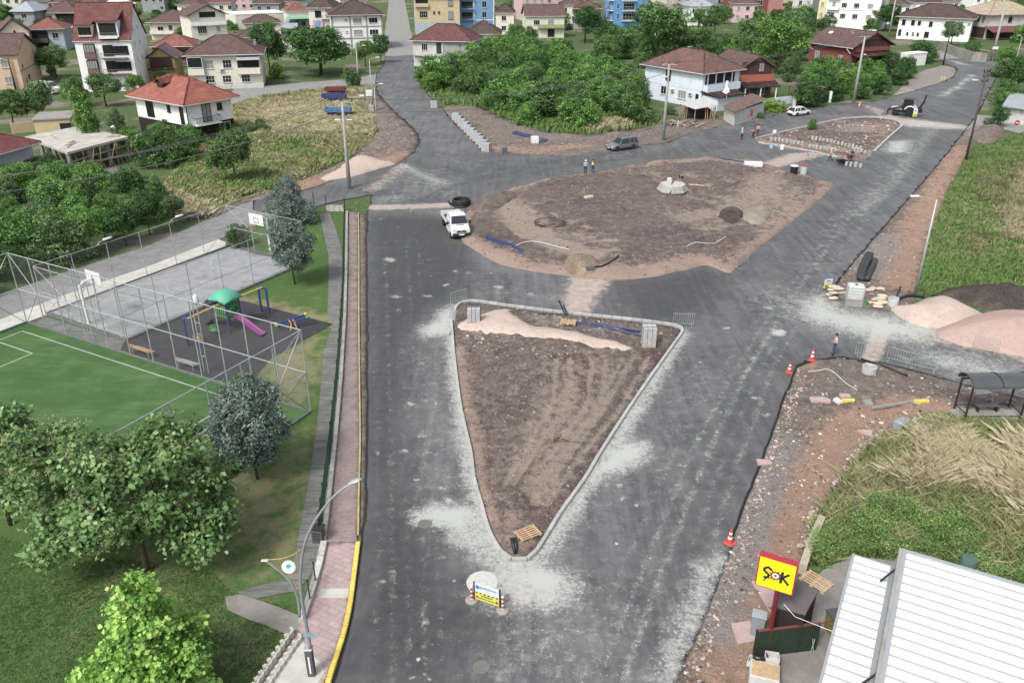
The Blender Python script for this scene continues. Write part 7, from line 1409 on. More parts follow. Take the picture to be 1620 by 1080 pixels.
def pipe(name, label, pts, r, m, z=.0, n=8, group=None, rib=False, zs=None):
    w = [G(*p) for p in pts]; o = w[0].copy(); t_ = None; b = MB(); q = []
    for i in range(len(w)): v = w[i]-o; v.z = (z if zs else max(.06, ZS(w[i].x, w[i].y))) + r + (zs[i] if zs else 0); q.append(v)
    if rib:
        fine = []; rad = []
        for i in range(len(q)-1):
            k = max(2, int((q[i+1]-q[i]).length/.14))
            for j in range(k): fine.append(q[i].lerp(q[i+1], j/k)); rad.append(r*(1.0 if j % 2 else .88))
        b.tube(fine, rad, n)
    else: b.tube(q, r, n)
    ob = b.build(name, m, None, True, loc=(o.x,o.y,0)); return tag(ob, label, 'pipe', group)
sm = lambda pts: smooth_px(pts, False, 4)
pipe('blue_pipe','upper of two long blue pipes on the triangular island',[(897,513),(950,520),(1015,530)],.07,BPIPE,.42); pipe('blue_pipe','lower of two long blue pipes on the triangular island',sm([(902,516),(950,524),(1010,537)]),.07,BPIPE,.42)
pipe('black_pipe','black pipe stub slanting out of the island soil beside the pallet',[(896,505),(884,492)],.07,KPIPE,.1,zs=[0,.75]); pipe('black_pipe','second black pipe stub leaning beside the first on the island',[(899,505),(891,495)],.06,KPIPE,.1,zs=[0,.6]); pipe('black_pipe','long flat black hose left of the pallet on the island',sm([(852,500),(870,502),(888,505)]),.06,KPIPE,.12)
pipe('black_pipe','left black pipe stub at the tip of the triangular island',[(816,881),(809,868)],.09,KPIPE,.1,zs=[0,.5]); pipe('black_pipe','right black pipe stub at the tip of the triangular island',[(818,880),(815,867)],.09,KPIPE,.1,zs=[0,.5])
for k in range(3): pipe('blue_pipe','blue pipe of the bundle at the left edge of the roundabout soil',sm([(769,382+1.6*k),(785,387+1.6*k),(805,393+1.6*k),(829,407+1.5*k)]),.06,BPIPE,.36,group='blue pipes at the left edge of the roundabout')
pipe('blue_pipe','thin blue pipe along the far edge of the roundabout',[(1139,257),(1175,261),(1206,268)],.08,BPIPE,.3)
for k in range(4): pipe('blue_pipe','blue pipe of the bundle on the dirt shoulder above the road',[(811+1.5*k,213-1.1*k),(862+1.5*k,226-1.1*k)],.09,BPIPE,.12,group='blue pipes on the upper dirt shoulder')
pipe('corrugated_pipe','left of three dark corrugated pipes behind the white tank',sm([(1372,407),(1366,420),(1360,435),(1358,448)]),.26,GPIPE,.1,12,rib=True); pipe('corrugated_pipe','middle of three dark corrugated pipes behind the white tank',sm([(1377,408),(1372,420),(1365,436),(1362,450)]),.26,GPIPE,.1,12,rib=True); pipe('corrugated_pipe','right curved dark corrugated pipe behind the white tank',sm([(1383,418),(1380,428),(1374,440),(1370,450)]),.26,GPIPE,.1,12,rib=True)
pipe('black_pipe','black curved pipe rising behind the concrete ring at the sand heap',sm([(1412,486),(1425,474),(1442,470),(1462,472)]),.12,KPIPE,.15); pipe('black_pipe','black pipe leaning out of the concrete ring at the sand heap',[(1412,485),(1420,476)],.07,KPIPE,.1,zs=[0,1.1])
pipe('black_pipe','long black pipe on the corner soil past the concrete ring',[(1362,570),(1400,582),(1435,597)],.07,KPIPE,.2); pipe('black_pipe','shorter black pipe on the corner soil behind the ring',[(1338,568),(1368,576)],.06,KPIPE,.2)
pipe('black_pipe','black pipe lying beside the grey bag at the near roundabout edge',sm([(938,434),(955,430),(970,424),(978,417)]),.08,KPIPE,.2); pipe('rope','white rope trailing over the corner soil beside the slabs',sm([(1278,590),(1300,588),(1315,589),(1332,604),(1355,621)]),.02,WHT,.18,5); pipe('rope','white rope on the near roundabout soil',sm([(812,400),(830,393),(850,391),(880,397),(900,402)]),.025,WHT,.62,5); pipe('rope','white rope on the right part of the roundabout soil',sm([(1085,400),(1100,395),(1120,393),(1140,386),(1148,382)]),.025,WHT,.68,5)
def coil(x, y, R1, r, turns, m, label, z=.06, tail=None, nm='pipe_coil'):
    p = G(x, y); p.z = z; t_ = thing(nm, label, 'pipe coil', p)
    for k in range(turns):
        c = [(R1*(1-.05*(k % 2))*math.cos(q), R1*(1-.05*(k % 2))*math.sin(q), r+.02+1.7*r*k) for q in np.linspace(0,6.283,33)[:-1]]; MB().tube(c, r, 8, closed=True).build('loop', m, t_, True)
    if tail: MB().tube([Vector(v) for v in tail], r*.9, 7).build('loose_end', m, t_, True)
coil(730,326,1.0,.11,4,KPIPE,'thick coil of black pipe behind the white pickup',tail=[(-1.0,0,.15),(-1.35,.1,.3),(-1.45,-.3,.6),(-1.2,-.6,.3)])
hp = []
for q in np.linspace(0, 7.4, 46): hp.append((1.35*math.cos(q+2.5)*(1+.03*q), 1.35*math.sin(q+2.5)*(1+.03*q), .1+.02*q))
hp += [(hp[-1][0]+.9, hp[-1][1]-.1, .1),(hp[-1][0]+2.0, hp[-1][1]+.5, .12)]; p = G(870,363); p.z = ZS(p.x, p.y); t_ = thing('hose_loop','thin dark hose looped on the roundabout soil','hose',p); MB().tube(hp,.05,6).build('hose', KPIPE, t_, True)
def ring(x, y, r, h, label, z=.08):
    p = G(x, y); p.z = z; t_ = thing('concrete_ring', label, 'concrete ring', p); b = MB(); b.lathe([(r*.76,0),(r,0),(r,h),(r*.97,h+.02),(r*.78,h+.02),(r*.76,h),(r*.76,0)],24); b.build('ring', mat('ring_concrete', srgb(168,170,168), .9, 0, .1, 3, .25), t_, .6); MB().prism([(r*.75*math.cos(q), r*.75*math.sin(q)) for q in np.linspace(0,6.283,17)[:-1]], .0, .06).build('soil_fill', M_SOIL, t_)
ring(1374,590,.5,.45,'low concrete manhole ring on the corner soil'); ring(1411,486,.42,.75,'concrete manhole ring beside the sandbags')
MANH = mat('manhole_iron', srgb(110,108,104), .8, .1, .15, 6, .4)
for (x, y, r, lab) in ((763,922,.55,'round manhole cover in a fresh white concrete collar behind the roadworks board'),(672,830,.36,'round manhole cover in the left lane beside the dust patch'),(1043,711,.36,'round manhole cover in the right lane'),(762,1056,.38,'round manhole cover near the bottom of the road')):
    p = G(x, y); p.z = .062; t_ = thing('manhole_cover', lab, 'manhole', p); n = 24
    if r > .5: MB().lathe([(.42,0),(.75,.0),(.72,.035),(.42,.035)],28).build('collar', mat('fresh_collar', srgb(186,186,180), .9, 0, .1, 4, .3), t_)
    MB().lathe([(0,.0),(.36,0),(.36,.022),(.33,.03),(.3,.024),(.1,.026),(0,.028)],n).build('cover', MANH, t_)
# tank, bags, buckets
t_ = thing('ibc_tank','white caged water tank on a grey block pallet','water tank',G(1349,482),-.25); MB().bbox((0,0,.3),(1.35,1.1,.6),.03).build('block_pallet', CONC, t_); tk = MB().bbox((0,0,1.2),(1.25,1.05,1.15),.08).build('tank', mat('tank_white', srgb(190,196,190), .4, 0, .05), t_); MB().lathe([(0,0),(.12,0),(.12,.06),(0,.07)],12,(0,0,1.78)).build('lid', wDG, tk); b = MB()
for k in range(8): x = -.63+1.26*k/7; b.box((x,-.54,1.2),(.02,.02,1.15)); b.box((x,.54,1.2),(.02,.02,1.15))
for k in range(6): y = -.53+1.06*k/5; b.box((-.64,y,1.2),(.02,.02,1.15)); b.box((.64,y,1.2),(.02,.02,1.15))
for z in (.66,.9,1.15,1.4,1.7):
    for s in (-1,1): b.box((0,s*.555,z),(1.3,.02,.025)); b.box((s*.655,0,z),(.02,1.1,.025))
b.build('cage', GALV, t_)
BAG = mat('cement_bag', srgb(190,174,150), .9, 0, .1, 4, .25, rnd=.1); bgm = []
for s in range(3):
    b = MB(); rgs = []
    for f in np.linspace(-1,1,9): w_ = .26*(1-abs(f)**4*.5); h_ = .1*(1-abs(f)**3*.75); rgs.append([(f*.42, w_*math.cos(q), .1+h_*math.sin(q)*(1+.1*math.sin(3*f+s))) for q in np.linspace(0,6.283,11)[:-1]])
    b.loft(rgs); bgm.append(b.mesh('cement_bag', BAG, True))
def bags(lst, lab, grp):
    for i, (x, y, z, rz) in enumerate(lst): p = G(x, y); p.z = ZS(p.x, p.y, .06)+z; tag(obj('cement_bag', bgm[i % 3], None, p, rz), lab, 'bag', grp)
bags([(1318,474,0,.2),(1313,468,0,.5),(1322,467,.0,0),(1318,469,.19,.1),(1324,466,.2,-.2),(1315,464,.2,.3),(1320,463,.38,-.1),(1326,468,.38,.1),(1331,468,.0,.2),(1316,462,.38,.15)],'cement bag in the stack left of the white caged tank','cement bags left of the tank')
bags([(1380,481,0,.3),(1388,484,0,-.3),(1395,482,0,.2),(1384,480,.19,.4),(1392,480,.19,-.2),(1400,484,0,.3),(1394,476,.3,-.4),(1388,488,0,-.2)],'cement bag in the loose stack right of the green bucket','cement bags right of the tank')
bags([(1375,462,0,.3),(1380,460,0,1.0),(1392,461,0,.2)],'torn cement bag on the soil behind the tank','torn bags behind the tank')
def bucket(x, y, h, r, m, label, lid=None, z=.06):
    p = G(x, y); p.z = z; t_ = thing('bucket', label, 'bucket', p); b = MB(); b.lathe([(0,0),(r*.8,0),(r,h),(r*.94,h),(r*.75,.03),(0,.03)],16); b.build('body', m, t_, .6)
    MB().tube([(r*math.cos(q),0,h+r*.5*math.sin(q)) for q in np.linspace(0,math.pi,9)],.012,5).build('handle', GALV, t_)
    if lid: MB().lathe([(0,h+.01),(r*1.08,h+.01),(r*1.08,h+.06),(0,h+.08)],16).build('lid', lid, t_)
bucket(1366,485,.45,.24,mat('bucket_green', srgb(60,150,90), .5),'green bucket between the tank and the cement bags'); bucket(1220,235,.6,.32,mat('bucket_cyan', srgb(150,190,204), .5),'pale cyan bucket beside the low grey far kerb'); bucket(1237,237,.6,.32,WHT,'white bucket beside the low grey far kerb'); bucket(1225,212,.5,.28,WHT,'small white bucket at the upper edge of the far island')
bucket(1255,277,1.1,.5,wBLK,'black barrel with pale lid at the right end of the roundabout',LAMPW); bucket(1270,276,1.1,.55,mat('clear_drum', srgb(176,184,190), .3),'pale grey drum with red cap beside the black barrel',SRED)
def boxes(lst):
    for (x, y, w_, l_, h_, rz, m, nm, lab, cat, z) in lst: p = G(x, y); p.z = ZS(p.x, p.y, .05)-.02; tag(MB().bbox((0,0,h_/2),(w_,l_,h_),.04).build(nm, m, None, loc=p, rz=rz), lab, cat)
boxes([(846,228,1.1,.9,.95,.1,LAMPW,'white_cube','white cube container at the end of the blue pipe bundle','container',.1),(1184,270,1.3,.8,.6,-.1,LAMPW,'white_block','left white block on the far roundabout edge','block',.3),(1197,272,1.2,.8,.6,-.1,LAMPW,'white_block','right white block on the far roundabout edge','block',.3),(1058,296,.5,.4,.5,.1,LAMPW,'white_block','small white box behind the fountain base','box',.5),(926,247,.1,.1,.02,0,WHT,'paper_scrap','white paper scrap on the upper dirt shoulder','litter',.25),(931,379-58,1.1,.5,.25,.6,mat('pale_rock', srgb(190,174,150), .9),'pale_rock','pale rock lying on the roundabout soil','rock',.5),(1101,300,2.0,.25,.08,-.3,PWD,'timber_plank','timber plank lying right of the fountain base','plank',.5),
 (932,436,.7,.5,.35,.2,wDG,'grey_bag','dark grey tarpaulin bag at the near edge of the roundabout','bag',.2),(1424,677,.9,.6,.55,.6,mat('toppled_blue', srgb(132,146,154), .6, 0, .08),'toppled_cabinet','toppled grey-blue box lying on the verge by the grass','cabinet',.15),(1447,668,.5,.3,.25,.9,KST,'striped_block','small pale block lying behind the toppled box','block',.15),(706,530,.55,.35,.25,0,KST,'kerb_stone_pair','pale kerb offcut beside the gap in the island kerb','kerb block',.06),(797,244,.9,.5,1.0,.6,GALVD,'blue_trolley','grey-blue trolley at the end of the paver row','trolley',.06),(570,143,1.0,.7,.35,.3,mat('teal_boat', srgb(90,150,150), .5),'teal_tub','teal tub lying beside the farm trailers','tub',.05),(574,156,1.2,.8,.6,.3,LAMPW,'white_sack','white sack in the dry grass beside the trailers','sack',.05)])
PINKS = mat('pink_slab', srgb(176,148,144), .9, 0, .1, 3, .3); 
def slab(x, y, poly, h, rz, m, lab, z=.12, tilt=(0.05,.03)):
    p = G(x, y); p.z = ZS(p.x, p.y, z)-.02; o = MB().prism(poly, 0, h).build('broken_slab', m, None, loc=p); o.rotation_euler = (tilt[0], tilt[1], rz); tag(o, lab, 'slab')
slab(1296,640,[(-.65,-.2),(.6,-.25),(.7,.05),(.35,.35),(-.6,.3)],.16,0,PINKS,'pink pavement slab lying on the corner soil'); slab(1334,634,[(-.4,-.2),(.35,-.25),(.45,.15),(-.2,.3)],.2,.2,PINKS,'lighter pink slab piled on yellow kerb pieces',.25); slab(1340,641,[(-.45,-.1),(.4,-.12),(.45,.1),(-.4,.12)],.18,.15,YEL,'yellow kerb piece under the broken pink slab'); slab(1456,640,[(-.5,-.1),(.5,-.1),(.5,.1),(-.5,.1)],.2,.12,YEL,'yellow kerb piece at the end of the fallen kerb line'); slab(1370,690,[(-.45,.3),(.5,.25),(.1,-.4)],.14,.1,PINKS,'triangular pink slab near the grass edge'); slab(1324,640,[(-.2,-.3),(.15,-.3),(.2,.3),(-.25,.2)],.2,.4,STN,'pale broken stone left of the pink slab'); slab(1372,644,[(-.25,-.3),(.2,-.3),(.25,.3),(-.3,.25)],.22,.0,CONC,'grey broken block at the start of the fallen kerb line'); slab(1207,735,[(-.4,-.2),(.4,-.25),(.45,.2),(-.3,.3)],.12,.1,PINKS,'pinkish flat slab on the lower verge near the asphalt edge'); slab(1215,950,[(-.4,-1.0),(.4,-.8),(.5,.9),(-.3,1.1)],.12,.2,PINKS,'long pink slab beside the shop sign'); slab(1176,1005,[(-.5,-.6),(.6,-.5),(.5,.6),(-.4,.5)],.12,.1,PINKS,'broken pinkish slab left of the grey cabinet')
kerb('fallen_kerb','line of old tilted kerb stones on the corner verge',[(1378,650),(1410,645),(1440,640),(1452,638)],.9,.2,.2,CONC,z=.12)
# ---------------- poles and wires
PCON = mat('pole_concrete', srgb(158,156,150), .9, 0, .1, 1, .25); PWOOD = mat('pole_dark', srgb(78,72,66), .9, 0, .15, 2)
POLES = {}
def pole(key, label, x, yb, yt, r, m, arms=(), lamps=(), cat='utility pole'):
    p = G(x, yb); h = HT(x, yb, yt); t_ = thing('utility_pole', label, cat, p); MB().tube([(0,0,0),(0,0,h)],[r*1.35, r*.7],10).build('shaft', m, t_, True)
    for (z, L, rz) in arms:
        d = Vector((math.cos(rz), math.sin(rz), 0))*L/2; a = MB(); a.beam(-d+Vector((0,0,h-z)), d+Vector((0,0,h-z)), .12,.14); ar = a.build('crossarm', m, t_)
        for f in (-.9,0,.9): MB().lathe([(0,0),(.07,.0),(.09,.12),(.05,.2),(.08,.28),(0,.34)],8,tuple(d*f+Vector((0,0,h-z+.07)))).build('insulator', DRK, ar, True)
    for (z, dx, dy) in lamps:
        MB().tube([(0,0,h-z),(dx*.5,dy*.5,h-z+.35),(dx,dy,h-z+.45)],.035,6).build('lamp_arm', GALV, t_); MB().bbox((dx*1.15,dy*1.15,h-z+.45),(.7 if abs(dx) > abs(dy) else .25,.25 if abs(dx) > abs(dy) else .7,.13),.05).build('lamp_head', LAMPW, t_)
    POLES[key] = (p, h); return t_
pole('p1','tall concrete utility pole standing at the left junction beside the small sand heap',553,299,160,.20,PCON,[(.15,2.6,.1)],[(2.6,.6,0),(2.6,-.6,0)])
pole('p2','concrete utility pole beside the silver car in front of the pale blue house',1049,223,101,.20,PCON,[(.1,2.2,0)],[(2.2,-.3,-.4)])
pole('p3','tall concrete utility pole in front of the brick-red house',1350,163,57,.22,PCON,[(.1,2.4,.2)],[(3.6,.3,-.5)])
pole('p4','dark thin utility pole with short crossarms at the right verge',1527,256,113,.13,PWOOD,[(.1,1.0,.3),(.7,.8,.3),(1.3,1.0,.3)],[(1.5,-1.3,-.3)])
pole('p5','thick pale concrete pole with white sign in the top right corner',1569,96,2,.30,PCON,[(.2,2.6,.1)]); pole('p6','thin dark pole between the kiosk and the retaining wall',1492,103,36,.14,PWOOD,[(.1,1.0,.2),(.6,1.0,.2)]); pole('p7','concrete pole beside the large white building',1406,58,-4,.24,PCON,[(.2,2.0,.1)])
pole('p9','thin concrete street pole beside the roadside bush',568,136,72,.16,PCON,[],[(.4,1.5,-.4)]); pole('p10','slim steel lamp post at the left edge of the uphill road',597,210,137,.07,GALV,[],[(.1,.9,.2)],'street lamp'); pole('p11','weathered wooden pole in front of the peach house',25,142,92,.17,PWOOD,[],[(.6,-1.2,-.2)]); pole('p12','slim lamp post by the corner of the uphill street',590,176,95,.07,GALV,[],[(.1,1.2,.5)],'street lamp')
pole('p13','grey pole left of the twin pole beside the cream building',1098,40,-6,.3,PCON); pole('p14','grey pole right of the twin pole beside the cream building',1105,41,-6,.3,PCON); pole('p15','thin dark pole beside the red house wall',1322,128,85,.14,PWOOD,[(.1,.9,.1)]); pole('p16','slim pole with lamp at the right edge near the silvery bush',1604,110,58,.1,PCON,[],[(.2,-.9,-.2)])
t_ = pole('p8','slim grey street lamp pole on the upper verge beside the green field',1447,468,316,.09,GALV,[],[(.15,-1.6,0)],'street lamp')
t_ = thing('stop_sign','red round traffic sign on a thin post at the right side street','road sign',G(1604,214)); MB().tube([(0,0,0),(0,0,1.9)],.03,6).build('post', GALV, t_); s_ = MB().lathe([(0,0),(.42,0),(.42,.03),(0,.03)],8,(0,-.03,1.9),Matrix.Rotation(math.pi/2,3,'X')).build('disc', SRED, t_); MB().box((0,-.07,1.9),(.5,.01,.12)).build('white_bar', WHT, s_)
t_ = thing('roof_white_plate','white name plate fixed on the thick concrete pole','sign',G(1568,97)-Vector((0,.5,0))); MB().box((0,0,3.2),(1.5,.06,.6)).build('plate', LAMPW, t_); MB().tube([(0,.1,0),(0,.1,3.2)],.03,6).build('bracket', GALV, t_)
t_ = thing('transformer_stand','transformer on a two-legged steel stand beside the uphill road','transformer',G(586,177),.1)
for s in (-.8,.8): MB().box((s,0,2.2),(.16,.16,4.4)).build('leg', GALVD, t_)
MB().box((0,0,2.6),(1.9,.9,.12)).build('platform', GALVD, t_); MB().bbox((0,0,3.2),(1.1,.8,1.0),.06).build('transformer_box', LAMPW, t_); MB().box((0,0,4.4),(2.0,.14,.14)).build('top_beam', GALVD, t_); MB().bbox((.2,-.2,.6),(.9,.5,1.2),.03).build('cabinet', GALV, t_)
def wire(a, b, label, sag=1.2, r=.022, n=14):
    pts = [a.lerp(b, i/n)+Vector((0,0,-sag*4*(i/n)*(1-i/n))) for i in range(n+1)]; o = MB().tube(pts, r, 4, False).build('power_line', mat('cable_grey', srgb(96,98,98), .6), None); tag(o, label, 'power line', 'overhead power lines')
def top(k, dx=0, dz=.3): p, h = POLES[k]; return p+Vector((dx,0,h+dz))
pl_ = G(-260,470); pl_.z = 8.5
for k, dx in enumerate((-1.1,0,1.1)):
    wire(top('p1',dx), pl_+Vector((dx*.6,dx*1.2,0)), 'overhead wire from the junction pole towards the left edge, %s of three' % ('first','middle','last')[k], 1.6)
    wire(top('p1',dx), top('p2',dx), 'overhead wire between the junction pole and the pole by the silver car, %s of three' % ('first','middle','last')[k], 1.8)
    wire(top('p2',dx), top('p3',dx), 'overhead wire between the silver-car pole and the red-house pole, %s of three' % ('first','middle','last')[k], 1.4)
wire(top('p1',0,-1.2), pl_+Vector((0,0,-1.2)), 'lower thick cable from the junction pole towards the left edge', 1.8, .04); wire(top('p1',0,-1.2), top('p2',0,-1.2), 'lower thick cable between the junction pole and the silver-car pole', 1.8, .035); wire(top('p3',0,0), top('p5',0,-.5), 'overhead wire from the red-house pole to the thick top-right pole', 1.2); wire(top('p4',0,0), top('p6',0,0), 'overhead wire from the dark verge pole to the thin far pole', 1.5); wire(top('p1',0,0), top('p9',0,0), 'overhead wire from the junction pole up to the street pole', 1.2)
# ================================================================== vehicles, people
TYRE = mat('tyre_rubber', srgb(30,30,31), .85, 0, .15); RIMM = mat('alloy_rim', srgb(140,143,146), .35, .6, .1); CGL = mat('car_glass', srgb(34,40,44), .08, 0, .05, spec=.7); LITE = mat('headlight_glass', srgb(190,196,200), .15, 0, .05); RLITE = mat('tail_light', srgb(150,26,28), .3)
BLKP = mat('black_plastic', srgb(40,41,43), .6, 0, .1); CARW = mat('car_white', srgb(208,210,210), .25, 0, .02, spec=.6); CARG = mat('car_grey_metal', srgb(122,126,132), .28, .4, .05, spec=.6)
def wheel(par, x, y, r, w=.2, rim=RIMM):
    s = 1 if y > 0 else -1; b = MB(); M90 = Matrix.Rotation(-math.pi/2*s,3,'X'); b.lathe([(r*.6,-w/2),(r*.93,-w/2),(r,-w*.3),(r,w*.3),(r*.93,w/2),(r*.6,w/2)],18,(x,y,r),M90); o = b.build('wheel', TYRE, par, .6)
    b = MB(); b.lathe([(0,w*.30),(r*.18,w*.36),(r*.22,w*.28),(r*.6,w*.22),(r*.63,w*.45)],18,(x,y,r),M90)
    for k in range(5): q = k*1.2566; d = Vector((math.cos(q), math.sin(q), 0)); b.beam(M90 @ (d*r*.15+Vector((0,0,w*.36)))+Vector((x,y,r)), M90 @ (d*r*.6+Vector((0,0,w*.36)))+Vector((x,y,r)), r*.14,.03)
    b.build('rim', rim, o, .6); return o
def bodyring(x, w, zb, zt, n=0, bulge=.03, sh=.1):
    return [(x,-w+.06,zb),(x,-w,zb+.12),(x,-w-bulge*0+.0,(zb+zt)/2),(x,-w+.02,zt-sh),(x,-w+.12,zt),(x,0,zt+.025),(x,w-.12,zt),(x,w-.02,zt-sh),(x,w,(zb+zt)/2),(x,w,zb+.12),(x,w-.06,zb),(x,0,zb-.01)]
def car(name, label, loc, rz, L, Wd, Hc, paint, belt=.95, hood=.28, suv=False, group=None, cat='car'):
    t_ = thing(name, label, cat, loc, rz, group); w = Wd/2; h2 = L/2; zb = .2 if not suv else .25
    st = [(-h2,w*.86,zb+.12,belt-.22),(-h2+.08,w*.95,zb+.04,belt-.06),(-h2*.75,w,zb,belt),(-h2*.2,w,zb,belt),(h2*.25,w,zb,belt-.02),(h2*(1-hood*1.6),w,zb,belt-.05),(h2*.8,w*.98,zb,belt-.13),(h2-.12,w*.93,zb+.03,belt-.24),(h2,w*.8,zb+.1,belt-.36)]
    b = MB(); b.loft([bodyring(*s) for s in st]); body = b.build('body', paint, t_, .7)
    x1, x2, x3, x4 = -h2*(.96 if not suv else .98), -h2*(.72 if not suv else .86), h2*.16, h2*.46; zt = Hc-.05; wb, wt = w*.95, w*.74
    g_ = MB(); g_.add([(x1,-wb,belt-.03),(x4,-wb,belt-.06),(x4,wb,belt-.06),(x1,wb,belt-.03),(x2,-wt,zt),(x3,-wt,zt),(x3,wt,zt),(x2,wt,zt)],[(0,1,5,4),(1,2,6,5),(2,3,7,6),(3,0,4,7),(4,5,6,7),(3,2,1,0)]); g_.build('windows', CGL, t_)
    rf = MB(); rf.loft([[(x,-wt*k-.02,zt-.03),(x,-wt*k*.9,zt+.03),(x,0,zt+.06),(x,wt*k*.9,zt+.03),(x,wt*k+.02,zt-.03),(x,0,zt-.04)] for x, k in ((x2-.06,.96),(x2+.2,1),(x3-.2,1),(x3+.04,.96))]); rf.build('roof', paint, t_, .7)
    pi = MB()
    for s in (-1,1):
        pi.beam((x1+.02,s*wb,belt-.02),(x2,s*wt,zt),.10,.14); pi.beam((x4-.02,s*wb,belt-.04),(x3,s*wt,zt),.07,.09); xm = (x2+x3)/2; pi.beam((xm+.1,s*(wb+.005),belt-.02),(xm,s*(wt+.005),zt),.05,.1); pi.beam((x2*.8,s*(wb+.004),belt-.02),(x2*.72,s*(wt+.004),zt),.05,.08)
    pi.build('pillars', paint, t_)
    for s in (-1,1):
        for x in (h2*.62,-h2*.58): 
            a = MB(); a.lathe([(.2,-.02),(.40 if suv else .36,-.02),(.40 if suv else .36,.02),(.2,.02)],18,(x,s*(w-.015),.36 if suv else .32),Matrix.Rotation(math.pi/2,3,'X')); a.build('wheel_arch', BLKP, t_); wheel(t_, x, s*(w-.1), .35 if suv else .31)
        MB().bbox((h2-.16,s*w*.66,belt-.32),(.2,w*.42,.14),.04).build('headlight', LITE, t_); MB().bbox((-h2+.06,s*w*.72,belt-.14),(.12,w*.3,.2),.03).build('tail_light', RLITE, t_); MB().bbox((x4-.12,s*(w+.08),belt+.06),(.12,.16,.12),.03).build('mirror', paint, t_)
        MB().box((0,s*(w+.004),zb+.12),(L*.52,.02,.12)).build('sill', BLKP, t_)
    MB().bbox((h2-.02,0,zb+.2),(.1,w*1.3,.2),.03).build('grille', BLKP, t_); MB().box((h2+.04,0,zb+.24),(.02,.5,.11)).build('number_plate', WHT, t_); MB().bbox((-h2+.02,0,zb+.2),(.1,w*1.4,.2),.03).build('rear_bumper', BLKP, t_)
    if suv:
        for s in (-1,1): MB().tube([(x2+.1,s*wt*.92,zt+.07),(x3-.1,s*wt*.92,zt+.07)],.025,6).build('roof_rail', RIMM, t_)
    return t_
def on_road(a, b, z=.06): 
    p, q = G(*a), G(*b); o = (p+q)/2; o.z = z; return o, math.atan2((q-p).y,(q-p).x), (q-p).length
o, rz, d = on_road((1003.7,236.5),(974.6,240.5)); nrm = Vector((math.sin(rz),-math.cos(rz),0)); nrm = nrm if nrm.y > 0 else -nrm
car('silver_suv','silver-grey SUV parked beside the dirt shoulder above the roundabout',o+nrm*.85,rz,4.7,1.88,1.68,CARG,1.0,.26,True)
o, rz, d = on_road((1255.6,185.5),(1281.5,182.5)); nrm = Vector((math.sin(rz),-math.cos(rz),0)); nrm = nrm if nrm.y > 0 else -nrm
car('white_hatchback','white hatchback parked in front of the yard gate',o+nrm*.8,rz,4.1,1.76,1.46,CARW,.92)
car('parked_car','grey car half hidden behind the cream house wall and red roof',G(325,141),.1,4.3,1.78,1.45,CARG,.92); car('parked_car','dark car parked behind the mint cream house',G(898,48),.9,4.2,1.76,1.45,mat('car_dark', srgb(40,44,50), .3, .2, .05),.92)
# van
t_ = thing('white_van','white van with blue side stripe parked behind the pale street tree','van',G(76,148),math.atan2((G(98,150)-G(58,146)).y,(G(98,150)-G(58,146)).x)); w = .98
prof = [(-2.7,.35),(-2.7,2.0),(-2.5,2.25),(1.3,2.25),(2.0,1.45),(2.65,1.2),(2.75,.9),(2.75,.35)]; MB().loft([[(x,y*w,z if abs(y) < 1 else z-.06) for x,z in prof] for y in (-1,-.92,.92,1)]).build('body', CARW, t_, .5)
for s in (-1,1): MB().box((-.5,s*(w+.01),1.65),(3.6,.02,.55)).build('side_window', CGL, t_); MB().box((-.2,s*(w+.012),1.05),(4.6,.02,.3)).build('blue_stripe', BPIPE, t_); MB().bbox((2.7,s*.7,1.0),(.12,.3,.25),.04).build('headlight', LITE, t_)
b = MB(); b.add([(1.36,-.85,2.2),(1.36,.85,2.2),(2.0,.88,1.5),(2.0,-.88,1.5)],[(0,1,2,3)]); b.v = [(x+.03,y,z+.03) for x,y,z in b.v]; b.build('windscreen', CGL, t_)
for x in (-1.7,1.75):
    for s in (-.9,.9): wheel(t_, x, s, .36)
# dropside pickup
pf, pr_ = G(730.5,377,.2), G(711,333.5,1.2); fw = pf-pr_; fw.z = 0; rz = math.atan2(fw.y,fw.x); LT = min(max(fw.length, 5.2), 6.0); o = pf-fw.normalized()*LT/2; o.z = .06
t_ = thing('pickup_truck','white double-cab dropside pickup at the left edge of the roundabout soil','truck',o,rz); w = 1.0; hx = LT/2
def ring2(x, wb_, wt_, z0, z1): return [(x,-wb_,z0),(x,-wb_,(z0+z1)*.5),(x,-wt_,z1-.05),(x,-wt_+.12,z1),(x,wt_-.12,z1),(x,wt_,z1-.05),(x,wb_,(z0+z1)*.5),(x,wb_,z0)]
MB().loft([ring2(hx-.0,.84,.8,.42,.92),ring2(hx-.15,.96,.86,.36,1.12),ring2(hx-1.0,1.0,.92,.36,1.34),ring2(hx-2.9,1.0,.94,.36,1.36)]).build('cab_body', CARW, t_, .6)
MB().loft([ring2(hx-.98,.93,.9,1.22,1.3),ring2(hx-1.05,.94,.88,1.22,1.42),ring2(hx-1.62,.95,.80,1.22,2.02),ring2(hx-1.9,.95,.80,1.22,2.1),ring2(hx-2.8,.95,.80,1.22,2.1),ring2(hx-2.9,.95,.82,1.22,2.0)]).build('cab_top', CARW, t_, .6)
b = MB(); b.add([(hx-.99,-.84,1.36),(hx-.99,.84,1.36),(hx-1.55,.72,2.0),(hx-1.55,-.72,2.0)],[(0,1,2,3)]); b.v = [(x+.035,y,z+.03) for x,y,z in b.v]; b.build('windscreen', CGL, t_)
